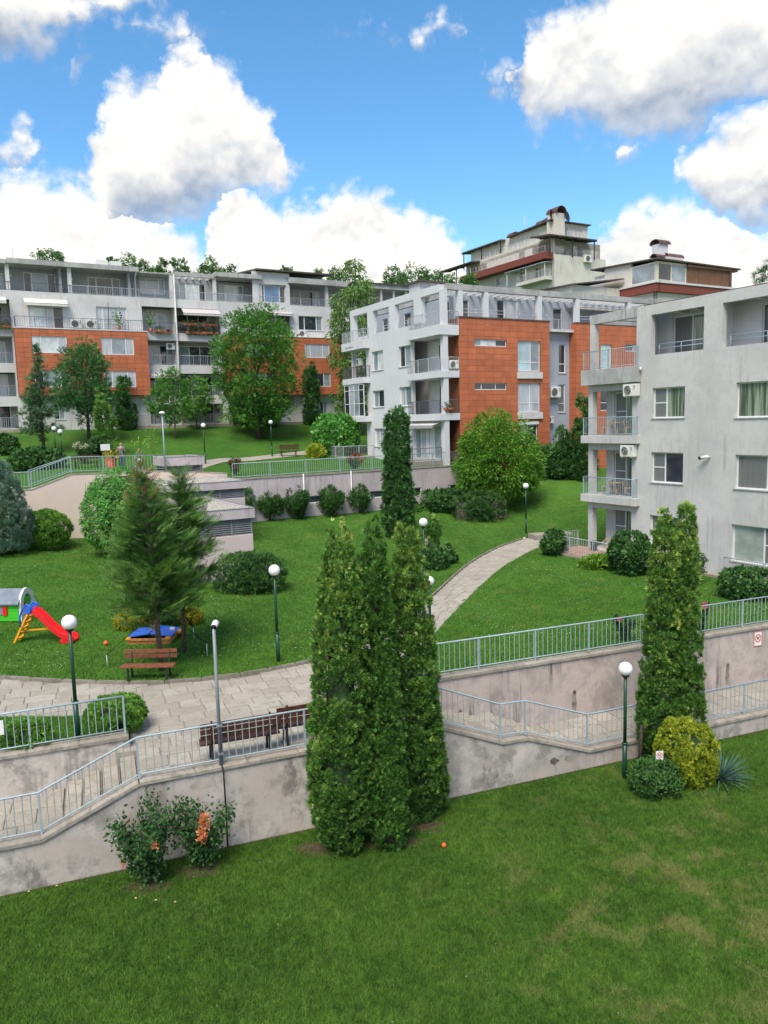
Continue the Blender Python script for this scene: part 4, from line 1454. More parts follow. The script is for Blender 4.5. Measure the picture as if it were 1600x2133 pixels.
    for h, z in ((7.86, 7.45), (7.17, 4.28)):
        w = Matrix.Translation(root.location) @ Matrix.Rotation(RU, 4, 'Z') @ Vector(L.pt(h, z, 0.02))
        e = empty('security_camera', w, RU - math.pi / 2, ('upper' if z > 5 else 'lower') + ' white bullet camera on the blank wall of the grey right building', 'camera', 'wall cameras')
        MB().tube([(0, 0, 0), (0, -.08, .0), (-.05, -.16, .02)], 0.03, 8).build('bracket', M['frame'], e)
        MB().tube([(-.02, -.12, .02), (-.33, -.26, -.05)], 0.075, 12).build('housing', M['frame'], e)
        MB().tube([(-.31, -.252, -.045), (-.40, -.29, -.066)], 0.078, 12).build('lens_hood', M['black'], e)
    c = MB().tube([L.pt(3.62, 11.85, .05), L.pt(3.75, 11.85, .12), L.pt(3.75, 11.72, .15)], .06, 8)
    c.build('conduit', M['frame'], root)
    # patio in front of the ground floor flat
    pat = struct(empty('patio', (11.44, 42.73, 0), RU))
    bk = unit('pbrick', lambda: slab_mesh('brick', M['brick']))
    MB().box(-2.25, 0.3, -4.3, 1.0, 1.5, 2.08).build('patio_base', M['coping'], pat)
    q = random.Random(2)
    for i in range(9):
        for j in range(18):
            place('brick', bk, pat, (-2.05 + i * .27, -4.1 + j * .285 + (i % 2) * .1, 2.08), 0, (.255, .27, .035 + q.uniform(-.004, .004)))
    g = lambda a, b, z: tuple(Matrix.Translation((11.44, 42.73, 0)) @ Matrix.Rotation(RU, 4, 'Z') @ Vector((a, b, z)))
    railing('grey patio railing around the brick terrace of the grey right building', [g(-2.15, -4.2, 2.1), g(-2.15, 0.9, 2.1), g(0.1, 0.9, 2.1)], h=0.92, sp=.13, mat=M['balrail'])
    railing('grey railing at the foot of the grey right building, by the clipped shrubs', [g(-0.4, -9.0, 1.95), g(-0.4, -13.0, 1.95)], h=0.95, sp=.13, mat=M['balrail'])
    return root


B3 = building_right()


# ------------------------------------------------------------------ white and terracotta building in the middle (B2)
def building_middle():
    root = empty('apartment_building', (5.79, 57.0, 0), RU, 'white apartment block with a terracotta tiled front and roof pergola', 'building')
    Fr = Face(root, 'F', 0.0)
    L = Face(root, 'L', -1.35)
    b_ = lambda b0, b1: (-b1, -b0)        # left face: h = -b
    # terracotta front block
    sl = [(1.4, 4.42, 14.88, 15.37), (1.38, 4.4, 11.66, 12.16)]
    wn = [(5.5, 7.75, 13.05, 15.36), (5.48, 7.72, 9.92, 12.16), (5.5, 7.45, 7.5, 8.95)]
    holes = sl + wn
    cladding(Fr, 0.0, 8.7, 4.0, 16.88, holes, 0.79, 0.425, 0.0)
    LS = Face(root, 'L', 0.0)
    LS.wall('block_side', -2.0, -0.3, 4.0, 16.86, [], M['tilejoint'], 0.25)
    Fr.box(MB(), -0.03, 8.73, 16.88, 16.98, -0.34, 0.05).build('parapet_cap', M['rust'], root)
    for k, (h0, h1, z0, z1) in enumerate(sl):
        Fr.window(h0, h1, z0, z1, (0.22, 0.66), (('clear', 'blindw', 'glass') if k == 0 else ('glass', 'glass', 'glass')), 0.08, 0.055, (), False)
    Fr.window(*wn[0], (0.58,), ('blindb', 'clear'), 0.1, 0.07, ((-1, .3),), False)
    Fr.window(*wn[1], (0.55,), ('curtain', 'curtain'), 0.1, 0.07, ((-1, .32),), False)
    Fr.window(*wn[2], (0.5,), ('clear', 'glass'), 0.1, 0.07, (), False)
    Fr.box(MB(), 5.45, 7.5, 8.97, 9.2, -0.1, 0.06).build('shutter_box', M['frame'], root)
    for z in (12.5, 9.4):
        Fr.box(MB(), 5.42, 7.85, z, z + .5, -0.1, 0.16).build('window_box', M['whiteB'], root, .01)
    # corner post and recessed balcony between post and front block
    MB().box(-1.35, -0.95, 0.0, 0.42, 4.0, 18.8).build('corner_post', M['white'], root)
    for zt in (9.98, 13.06):
        MB().box(-1.8, -0.02, -0.06, 4.45, zt - .5, zt).build('balcony_slab', M['white'], root, .01)
    MB().box(-1.75, -0.02, -0.08, 4.35, 15.6, 16.32).build('balcony_slab', M['white'], root, .01)
    LI = Face(root, 'L', 0.15)
    for k, (z0, z1) in enumerate(((9.98, 12.56), (13.06, 15.6), (6.6, 9.48))):
        LI.wall('recess_wall', -4.4, -0.3, z0, z1, [(-2.9, -1.5, z0, z0 + 2.2), (-1.05, -.45, z0 + .1, z0 + 2.2)], M['whiteB'], 0.12)
        LI.window(-2.9, -1.5, z0 + .02, z0 + 2.2, (0.45,), ('glass', 'clear'), 0.02, 0.06, (), False)
        LI.window(-1.05, -.45, z0 + .1, z0 + 2.2, (), ('clear',), 0.02, 0.06, (), False)
    for zt, mt in ((9.98, 'darkrail'), (13.06, 'balrail')):
        L.rail(-4.35, -0.05, zt, 0.36, 0.97, 0.14, M[mt], (True, False), depth=.35)
        Fr.rail(-0.95, -0.05, zt, 0.02, 0.97, 0.14, M[mt])
    L.rail(-4.25, -0.3, 16.32, 0.3, 0.97, 0.14, M['balrail'], (True, False), depth=.3)
    Fr.rail(-0.95, -0.05, 16.32, 0.02, 0.97, 0.14, M['balrail'])
    # left face
    wl = [(-10.7, -8.78, 13.76, 15.34), (-6.3, -4.5, 13.74, 15.34), (-10.7, -8.8, 10.72, 12.1), (-6.35, -4.55, 10.68, 12.18), (-10.6, -9.0, 7.45, 8.95)]
    L.wall('wall', -11.55, -4.4, 4.0, 16.78, wl, M['white'], 0.3)
    for k, q in enumerate(wl):
        L.window(*q, (0.42,), [('clear', 'blindw'), ('glass', 'clear'), ('clear', 'glass'), ('curtain', 'clear'), ('curtain', 'curtain')][k], 0.14, 0.06)
    # ground floor front of the left face: glazed loggia under an awning
    L.wall('ground_wall', -4.4, -0.42, 4.0, 9.48, [(-4.2, -2.6, 6.6, 8.9), (-2.2, -0.5, 6.6, 9.1)], M['whiteB'], 0.25)
    L.window(-4.2, -2.6, 6.62, 8.9, (0.5,), ('clear', 'curtain'), 0.08, 0.06, (), False)
    L.window(-2.2, -0.5, 6.62, 9.1, (0.35,), ('blindw', 'clear'), 0.12, 0.06, (), False)
    L.awning(-4.3, -0.4, 9.35, 0.1, 0.7, 0.2, 'awning')
    # left end balconies
    L.wall('end_wall', -14.4, -11.55, 4.0, 16.78, [(-14.1, -11.9, 6.6, 9.4), (-14.1, -11.7, 10.0, 12.7), (-14.1, -11.7, 13.3, 15.6)], M['white'], 0.28)
    LE = Face(root, 'L', 0.3)
    for z0, z1 in ((6.6, 9.4), (10.0, 12.7), (13.3, 15.6)):
        LE.wall('recess_wall', -14.4, -11.5, z0, z1, [(-13.4, -12.3, z0, z0 + 2.1)], M['whiteB'], 0.15)
        LE.window(-13.4, -12.3, z0, z0 + 2.1, (), ('glass',), 0.02, 0.06, (), False)
    for zt, th in ((10.02, .48), (13.3, .5), (16.38, .68)):
        MB().box(-1.95, -1.36, 11.0, 15.1, zt - th, zt).build('balcony_slab', M['white'], root, .01)
    L.rail(-15.0, -11.1, 13.3, 0.52, 0.95, 0.14, M['darkrail'], (True, True), depth=.5)
    L.rail(-15.0, -11.1, 16.38, 0.52, 0.95, 0.14, M['balrail'], (True, True), depth=.5)
    # enclosed first floor balcony of white frames
    enc = Face(root, 'L', -1.9)
    enc.window(-14.9, -11.3, 10.02, 12.75, (0.25, 0.5, 0.75), ('glass', 'curtain', 'clear', 'glass'), 0.0, 0.06, ((-1, .4), (-1, .82)), False)
    # attic frame of beams and posts, left side
    L.wall('attic_frame', -14.4, -0.42, 16.78, 19.2, [(-13.85, -11.3, 16.79, 18.68), (-10.33, -7.66, 16.79, 18.65), (-6.73, -3.95, 16.77, 18.65), (-2.93, -0.25, 16.33, 18.66)], M['white'], 0.42)
    L.bars(-10.3, -7.7, 16.8, -0.3, 2, 0.5); L.bars(-6.7, -4.0, 16.8, -0.3, 2, 0.5)
    LQ = Face(root, 'L', 1.1)
    LQ.wall('attic_wall', -14.2, -2.5, 16.4, 18.8, [(-3.6, -2.7, 16.5, 18.5), (-9.4, -8.3, 16.6, 18.4), (-13.0, -12.1, 16.5, 18.4)], M['lilac'], 0.25)
    for q in ((-3.6, -2.7, 16.5, 18.5), (-9.4, -8.3, 16.6, 18.4), (-13.0, -12.1, 16.5, 18.4)):
        LQ.window(*q, (), ('glass',), 0.06, 0.06, (), False)
    wall_lamp(LQ, -6.0, 17.9, 0)
    MB().box(-1.0, 1.1, 0.4, 14.2, 16.2, 16.4).build('attic_floor', M['whiteB'], root)
    # attic frame, front side
    Fr.box(MB(), -0.93, 21.5, 18.82, 19.24, -0.4, 0.0).build('pergola_beam', M['beam'], root)
    for a in (0.06, 2.4, 7.55, 11.5, 17.3, 21.1):
        MB().box(a, a + .38, 0.01, 0.38, 16.3, 18.82).build('pergola_post', M['white'], root)
    for k in range(24):
        a = 2.0 + k * 0.8
        MB().box(a, a + .12, 0.41, 2.7, 18.95, 19.15).build('rafter', M['whiteB'], root)
    FB = Face(root, 'F', 2.5)
    FB.wall('attic_wall', 1.1, 9.0, 16.4, 18.92, [(5.5, 7.6, 16.5, 18.8), (2.1, 2.8, 16.5, 18.6)], M['lilac'], 0.25)
    FB.window(5.5, 7.6, 16.52, 18.8, (0.36,), ('glass', 'curtain'), 0.06, 0.07, (), False)
    FB.window(2.1, 2.8, 16.52, 18.6, (), ('glass',), 0.06, 0.07, (), False)
    wall_lamp(FB, 4.2, 18.3, 0)
    MB().box(0.3, 22, 0.3, 2.6, 16.2, 16.4).build('attic_floor', M['whiteB'], root)
    FB.wall('attic_wall', 9.0, 21.5, 16.4, 18.9, [(11.3, 12.3, 16.5, 18.4)], M['lilac'], 0.25)
    FB.window(11.3, 12.3, 16.5, 18.4, (), ('glass',), 0.06, 0.07, (), False)
    Fr.bars(0.35, 8.6, 16.98, -0.2, 2, 0.55)
    Fr.rail(8.85, 11.4, 16.2, -0.55, 1.0, 0.14)
    Fr.bars(11.6, 21.0, 16.98, -0.2, 2, 0.5)
    FB.awning(12.6, 21.0, 18.7, 0.1, 1.2, 0.25, 'awning')
    # grey-blue recess
    FG = Face(root, 'F', 0.8)
    gw = [(10.35, 11.1, 13.0, 15.3), (10.3, 11.05, 9.85, 12.1), (10.3, 11.1, 6.4, 8.8)]
    FG.wall('recess_front', 8.7, 11.5, 4.0, 16.3, gw, M['lilac'], 0.25)
    FG.window(*gw[0], (), ('glass',), 0.06, 0.07, ((-1, .32),)); FG.window(*gw[1], (), ('insect',), 0.06, 0.07, ((-1, .32),)); FG.window(*gw[2], (), ('glass',), 0.06, 0.07, (), False)
    ac_unit(root, FG, 9.15, 11.05, 0.05, 'large cream air conditioner on the grey-blue strip beside the terracotta front', 1.05, .85, .38)
    ac_unit(root, FG, 8.75, 9.0, 0.05, 'small cream air conditioner low on the grey-blue strip beside the terracotta front', .8, .58)
    ac_unit(root, Fr, -0.88, 13.2, -0.25, 'cream air conditioner on the corner balcony left of the terracotta front', .8, .6)
    ac_unit(root, L, -13.4, 14.4, -0.2, 'cream air conditioner high on the far left balcony of the white block', .8, .6)
    # second terracotta block
    w2 = [(14.2, 15.4, 13.05, 15.3), (17.0, 19.0, 14.8, 15.4), (14.2, 15.4, 9.9, 12.1), (17.0, 19.0, 11.6, 12.1)]
    cladding(Fr, 11.5, 22.0, 4.0, 16.9, w2, 0.79, 0.425, 0.0)
    S2 = Face(root, 'L', 11.5)
    cladding(S2, -0.8, 0.0, 4.0, 16.9, [], 0.4, 0.425, 0.005, 0.02)
    Fr.box(MB(), 11.46, 22.05, 16.9, 16.98, -0.34, 0.05).build('parapet_cap', M['rust'], root)
    for k, q in enumerate(w2):
        Fr.window(*q, (0.5,) if k % 2 else (), ('blindb', 'glass') if k == 0 else ('glass', 'clear'), 0.08, 0.06, ((-1, .3),) if k % 2 == 0 else (), False)
    # body and roof
    MB().box(0.5, 22, 2.6, 14.0, 4.0, 16.4).build('body', M['whiteB'], root)
    MB().box(1.2, 22, 2.7, 14.0, 18.9, 19.35).build('roof', M['beam'], root)
    MB().box(1.4, 21.8, 2.8, 13.9, 16.4, 18.9).build('attic_body', M['lilac'], root)
    # glazed roof light, leaning
    sk = MB()
    sk.add([(1.2, 3.2, 19.35), (9.2, 3.2, 19.35), (9.2, 6.6, 20.45), (1.2, 6.6, 20.45), (1.2, 6.6, 19.35), (9.2, 6.6, 19.35)], [(0, 1, 2, 3), (0, 3, 4), (1, 5, 2), (3, 2, 5, 4)])
    so_ = sk.build('roof_light', M['whiteB'], root)
    for i in range(7):
        for j in range(2):
            a0, a1 = 2.3 + i * .97, 2.3 + (i + 1) * .97 - .05
            y0, y1 = 3.25 + j * 1.65, 3.25 + (j + 1) * 1.65 - .05
            zf = lambda y: 19.35 + (y - 3.2) / 3.4 * 1.1 + .03
            MB().add([(a0, y0, zf(y0)), (a1, y0, zf(y0)), (a1, y1, zf(y1)), (a0, y1, zf(y1))], [(0, 1, 2, 3)]).build('pane', M['solar'], so_)
    MB().box(0.2, 2.2, 5.5, 7.0, 19.35, 20.3).build('chimney', M['whiteB'], root)
    MB().box(0.0, 2.4, 5.2, 7.3, 20.3, 20.42).build('chimney_cap', M['roofdark'], root)
    for a in (9.6, 10.5, 11.4):
        MB().box(a, a + .7, 4.0, 4.8, 19.35, 20.0 + .12 * (a % 1)).build('chimney', M['whiteB'], root)
    MB().box(9.4, 11.2, 5.0, 6.0, 20.1, 20.25).build('chimney_cap', M['roofdark'], root)
    # patios at the foot
    g = lambda a, b, z: tuple(Matrix.Translation((5.79, 57.0, 0)) @ Matrix.Rotation(RU, 4, 'Z') @ Vector((a, b, z)))
    MB().box(-4.4, -1.36, 10.6, 15.6, 5.8, 6.6).build('patio', M['coping'], root)
    MB().box(-4.0, -1.36, 0.35, 4.6, 5.8, 6.55).build('patio', M['coping'], root)
    railing('grey railing of the left patio of the white block, beside the round laurel', [g(-1.4, 15.5, 6.6), g(-4.3, 15.5, 6.6), g(-4.3, 10.7, 6.6), g(-1.4, 10.7, 6.6)], h=.95, sp=.15, mat=M['balrail'])
    railing('dark patio railing of the white block, under its awning', [g(-1.4, 4.5, 6.55), g(-3.9, 4.5, 6.55), g(-3.9, 0.45, 6.55), g(-1.4, 0.45, 6.55)], h=.95, sp=.15, mat=M['darkrail'])
    # scrawl on the end balcony
    mk = MB()
    q = random.Random(4)
    for k in range(9):
        h = -14.4 + k * .17
        mk.tube([enc.pt(h, 15.92 + q.uniform(-.05, .05), .062), enc.pt(h + q.uniform(.05, .12), 16.0 + q.uniform(-.06, .06), .062), enc.pt(h + q.uniform(.1, .16), 15.93, .062)], 0.012, 4)
    mk.build('scrawl', M['black'], root)
    return root


B2 = building_middle()


# ------------------------------------------------------------------ long building at the back left (A)
def building_back():
    root = empty('apartment_building', (-22.03, 74.0, 0), RU, 'long grey and terracotta apartment block across the upper lawn, with stacked loggias', 'building')
    Fr = Face(root, 'F', 0.0)
    P = 0.75                                   # how far the tiled blocks stand out
    # tiled block one
    o1 = [(-9.95, -7.1, 16.35, 17.8), (-4.15, -1.3, 16.3, 17.8), (-9.95, -7.1, 13.35, 14.82), (-4.1, -1.3, 13.35, 14.82)]
    cladding(Fr, -11.3, 0.0, 12.6, 18.45, o1, 0.66, 0.42, P, 0.9)
    for k, q in enumerate(o1):
        Fr.window(*q, (0.25, 0.75) if k != 1 else (0.3, 0.75), [('blindw', 'blindw', 'curtain'), ('curtain', 'clear', 'curtain'), ('glass', 'clear', 'glass'), ('clear', 'curtain', 'curtain')][k], 0.05, 0.07, (), False, plane=P)
    Fr.box(MB(), -11.34, 0.04, 18.45, 18.54, -0.1, P + .04).build('parapet_cap', M['white'], root)
    gw = [(-10.6, -9.6, 10.5, 11.95), (-8.5, -7.6, 10.5, 11.95), (-4.2, -3.2, 10.5, 11.95)]
    Fr.wall('ground_wall', -11.3, 0.0, 8.5, 12.6, gw, M['whiteB'], 0.3)
    for q in gw: Fr.window(*q, (0.5,), ('glass', 'clear'), 0.1, 0.07)
    # tiled block two
    o2 = [(9.6, 12.4, 16.35, 17.75), (16.0, 18.85, 16.35, 17.75), (9.6, 12.4, 13.36, 14.75), (16.05, 18.85, 13.36, 14.75)]
    cladding(Fr, 7.4, 21.2, 12.55, 18.4, o2, 0.66, 0.42, P, 0.9)
    for k, q in enumerate(o2):
        Fr.window(*q, (0.22, 0.72), [('clear', 'curtain', 'clear'), ('curtain', 'curtain', 'curtain'), ('glass', 'clear', 'glass'), ('glass', 'glass', 'clear')][k], 0.05, 0.07, (), False, plane=P)
    Fr.box(MB(), 7.36, 21.24, 18.4, 18.47, -0.1, P + .04).build('parapet_cap', M['white'], root)
    g2 = [(9.6, 12.0, 9.9, 11.9), (15.9, 16.8, 10.5, 11.85), (17.85, 18.7, 10.5, 11.85), (21.6, 22.6, 10.5, 11.85)]
    Fr.wall('ground_wall', 7.35, 29.3, 8.5, 12.55, g2, M['whiteB'], 0.3)
    for q in g2: Fr.window(*q, (0.5,), ('glass', 'clear'), 0.1, 0.07)
    # third floor walls above the tiled blocks
    w3 = [(-9.95, -7.1, 18.56, 20.46), (-4.3, -1.6, 18.56, 20.68)]
    Fr.wall('upper_wall', -11.3, -0.25, 18.45, 21.72, w3, M['whiteB'], 0.3)
    Fr.window(*w3[0], (0.45, 0.7), ('blindw', 'curtain', 'glass'), 0.1, 0.07, ((0, .45),), False)
    Fr.window(*w3[1], (0.22, 0.75), ('curtain', 'curtain', 'curtain'), 0.1, 0.08, ((-1, .33),), False)
    Fr.rail(-11.15, -0.1, 18.54, P - .08, 0.93, 0.19, M['darkrail'], (True, True), single=False, depth=.6)
    Fr.awning(-10.3, -6.75, 21.1, 0.02, 0.7, 0.45, 'awningw')
    w4 = [(11.7, 14.9, 18.6, 20.9), (15.75, 18.5, 19.24, 20.72), (22.0, 24.5, 19.2, 20.7)]
    Fr.wall('upper_wall', 7.3, 29.3, 18.4, 21.75, w4, M['whiteB'], 0.3)
    Fr.window(*w4[0], (0.5,), ('glass', 'glass'), 0.2, 0.07, (), False)
    Fr.window(*w4[1], (0.25, 0.75), ('glass', 'glass', 'clear'), 0.12, 0.07)
    Fr.window(*w4[2], (0.5,), ('glass', 'glass'), 0.12, 0.07)
    Fr.awning(11.6, 15.0, 21.0, 0.02, 0.6, 0.25, 'awning')
    Fr.wall('right_wall', 21.2, 29.3, 12.55, 18.4, [(23.0, 25.0, 16.3, 17.8), (23.0, 25.0, 13.3, 14.8)], M['whiteB'], 0.3)
    for z in (16.3, 13.3): Fr.window(23.0, 25.0, z, z + 1.5, (0.5,), ('glass', 'glass'), 0.1, 0.07)
    # loggia bays
    floors = ((18.54, 20.92), (15.5, 17.8), (12.62, 14.68), (9.85, 11.75))

    def bay(h0, h1, name, kinds):
        holes = [(h0 + .05, h1 - .12, z0, z1) for z0, z1 in floors]
        Fr.wall(name, h0, h1, 8.5, 21.72, holes, M['whiteB'], 0.28)
        FBk = Face(root, 'F', 1.7)
        for k, (z0, z1) in enumerate(floors):
            FBk.wall('loggia_wall', h0, h1, z0, z1, [(h0 + .5, h1 - .6, z0, z0 + 2.0)], M['greyset'] if k else M['whiteB'], 0.15)
            FBk.window(h0 + .5, h1 - .6, z0, z0 + 2.0, (0.33, 0.66), kinds[k], 0.04, 0.07, (), False)
            Fr.box(MB(), h0, h1, z0 - .7, z0, -1.7, -0.28).build('loggia_floor', M['whiteB'], root)
            for hh in (h0 + .02, h1 - .1):
                Fr.box(MB(), hh, hh + .08, z0, z1, -1.7, -0.28).build('loggia_side', M['whiteB'], root)
            mt = M['darkrail'] if k == 0 else M['balrail']
            Fr.rail(h0 + .06, h1 - .13, z0, -0.06 if k else 0.1, 0.92, 0.17, mt, single=False)

    bay(-0.25, 3.0, 'bay_wall', (('clear', 'curtain', 'clear'), ('curtain', 'clear', 'glass'), ('glass', 'glass', 'clear'), ('glass', 'clear', 'glass')))
    bay(3.0, 7.35, 'bay_wall', (('glass', 'glass', 'glass'), ('clear', 'glass', 'glass'), ('glass', 'clear', 'glass'), ('glass', 'clear', 'glass')))
    bay(-15.4, -11.3, 'bay_wall', (('glass', 'glass', 'glass'), ('curtain', 'clear', 'clear'), ('curtain', 'curtain', 'curtain'), ('glass', 'clear', 'glass')))
    Fr.awning(3.55, 7.25, 20.9, -0.05, 0.7, 0.5, 'awning')
    Fr.awning(0.0, 2.8, 14.75, -0.05, 0.5, 0.3, 'awning')
    Fr.awning(-15.0, -11.7, 21.1, 0.0, 0.7, 0.4, 'awningw')
    Fr.wall('left_wall', -26, -15.4, 8.5, 21.72, [], M['whiteB'], 0.3)
    # front terrace rail on the ground floor
    for h0, h1 in ((-16, -11.4), (-1.5, 7.6), (11.0, 16.0)):
        Fr.rail(h0, h1, 9.75, 1.2, 1.0, 0.16, M['balrail'], single=False)
        Fr.box(MB(), h0 - .1, h1 + .1, 8.5, 9.75, 0.0, 1.3).build('terrace', M['coping'], root)
    # attic: parapet rail, set back wall, roof slabs
    Fr.rail(-16.0, -6.4, 21.72, -0.1, 0.75, 0.2, M['darkrail'], single=False)
    Fr.rail(-6.4, 2.65, 21.72, -0.1, 0.75, 0.16, M['balrail'], single=False)
    Fr.rail(3.2, 21.0, 21.75, -0.1, 0.75, 0.17, M['balrail'], single=False)
    Fr.box(MB(), -26, 29.3, 21.6, 21.72, -2.4, -0.3).build('attic_floor', M['whiteB'], root)
    FA = Face(root, 'F', 2.0)
    at = [(-9.97, -7.3, 21.75, 23.68), (-4.5, -1.6, 21.75, 23.65), (0.22, 2.6, 22.4, 23.9), (4.0, 6.65, 21.75, 23.65), (8.0, 10.6, 21.75, 23.75), (16.2, 19.2, 21.75, 23.6), (20.4, 22.9, 21.75, 23.5), (-14.0, -11.6, 21.75, 23.5)]
    FA.wall('attic_wall', -26, 29.3, 21.6, 24.0, at, M['greyset'], 0.25)
    ap = [('glass', 'clear', 'glass'), ('glass', 'glass', 'glass'), ('curtain', 'curtain', 'curtain'), ('clear', 'blindw', 'glass'), ('clear', 'blindw', 'clear'), ('glass', 'glass', 'clear'), ('glass', 'glass', 'glass'), ('curtain', 'glass', 'clear')]
    for q, p in zip(at, ap): FA.window(*q, (0.25, 0.75), p, 0.05, 0.08, (), False)
    Fr.window(11.55, 14.5, 21.9, 23.7, (0.22, 0.78), ('glass', 'glassb', 'glass'), 0.3, 0.1, (), False)
    Fr.wall('attic_front', 10.9, 14.9, 21.72, 24.9, [(11.55, 14.5, 21.9, 23.7)], M['whiteB'], 0.25)
    for h in (-11.4, -6.35, 2.75, 7.0, 11.75, 14.6, 19.2):
        Fr.box(MB(), h - .16, h + .16, 21.72, 24.0, -0.42, -0.12).build('attic_post', M['whiteB'], root)
    for h in (-7.2, -1.2):
        Fr.box(MB(), h, h + .2, 21.72, 24.0, -2.0, -0.4).build('attic_side', M['greyset'], root)
    Fr.box(MB(), -26, -11.45, 23.95, 24.3, -12, 0.15).build('roof', M['beam'], root)
    Fr.box(MB(), -11.4, -0.3, 24.0, 24.42, -12, 0.2).build('roof', M['beam'], root)
    Fr.box(MB(), -0.3, 2.95, 23.98, 24.12, -12, -0.1).build('roof', M['beam'], root)
    Fr.box(MB(), 2.95, 7.0, 23.9, 24.28, -0.3, 0.0).build('roof_beam', M['beam'], root)
    Fr.box(MB(), 2.95, 7.0, 23.95, 24.2, -12, -2.0).build('roof', M['beam'], root)
    for k in range(6):
        Fr.box(MB(), 3.2 + k * .7, 3.32 + k * .7, 23.95, 24.15, -2.0, -0.3).build('rafter', M['whiteB'], root)
    Fr.box(MB(), 7.0, 11.8, 24.08, 24.5, -12, 0.3).build('roof', M['beam'], root)
    Fr.prism = None
    r = MB(); r.add([(11.2, -0.5, 24.95), (19.8, -0.5, 24.95), (19.8, 12, 26.2), (11.2, 12, 26.2), (11.2, -0.5, 25.1), (19.8, -0.5, 25.1), (19.8, 12, 26.35), (11.2, 12, 26.35)], [(0, 3, 2, 1), (4, 5, 6, 7), (0, 1, 5, 4), (1, 2, 6, 5), (2, 3, 7, 6), (3, 0, 4, 7)])
    r.build('roof', M['roofdark'], root)
    Fr.box(MB(), 14.9, 19.8, 24.4, 24.95, -2.2, -1.9).build('clerestory', M['whiteB'], root)
    Fr.box(MB(), 14.7, 22.2, 23.92, 24.48, -12, 0.35).build('roof', M['beam'], root)
    Fr.box(MB(), 22.2, 29.3, 24.0, 24.45, -12, 0.1).build('roof', M['beam'], root)
    Fr.box(MB(), 22.1, 29.4, 24.45, 24.58, -12.1, 0.25).build('roof_edge', M['roofdark'], root)
    for k in range(5):
        Fr.box(MB(), 22.6 + k * 1.6, 22.8 + k * 1.6, 21.72, 24.0, -0.5, -0.2).build('attic_post', M['whiteB'], root)
    MB().box(-26, 29.2, 2.2, 12, 8.5, 23.9).build('body', M['whiteB'], root)
    # rain pipe
    MB().tube([(2.95, -0.12, 24.0), (2.95, -0.12, 9.0)], 0.07, 8).build('downpipe', M['silver'], root)
    MB().tube([(-0.5, -0.1, 24.0), (-0.55, 0.4, 23.6), (-0.55, 0.4, 21.7)], 0.06, 8).build('downpipe', M['frame'], root)
    for a in (-3.8, -2.6):
        MB().box(a, a + 1.0, 0.8, 1.6, 24.42, 25.0).build('roof_unit', M['ac'], root)
    for a, h in ((-10.5, 3.0), (10.8, 3.4)):
        MB().tube([(a, 4, 24.3), (a, 4, 24.3 + h)], 0.03, 6).build('lightning_rod', M['silver'], root)
    for h in (-11.0, -7.3, -5.95):
        wall_lamp(FA, h, 23.3, 0)
    lab = ('left of the pair of air conditioners on the long balcony above the first tiled block', 'right of the pair of air conditioners on the long balcony above the first tiled block')
    ac_unit(root, Fr, -6.6, 18.62, 0.1, lab[0], 0.95, .8)
    ac_unit(root, Fr, -5.3, 18.62, 0.1, lab[1], 0.95, .8)
    ac_unit(root, Fr, 15.6, 18.5, 0.02, 'cream air conditioner above the second tiled block, beside the big tree', 0.9, .7)
    ac_unit(root, Fr, 19.5, 11.2, 0.02, 'left air conditioner on the ground floor wall right of the slim thuja', 0.85, .65)
    ac_unit(root, Fr, 21.0, 11.2, 0.02, 'right air conditioner on the ground floor wall, next to the white block', 0.85, .65)
    ac_unit(root, Fr, 2.0, 17.0, -0.6, 'air conditioner hung inside the second floor loggia of the long block', .8, .6)
    MB().tube([(-3.4, -.5, 18.6), (-3.3, -.5, 21.0)], .03, 6).build('pole', M['black'], root)
    return root


A_ = building_back()


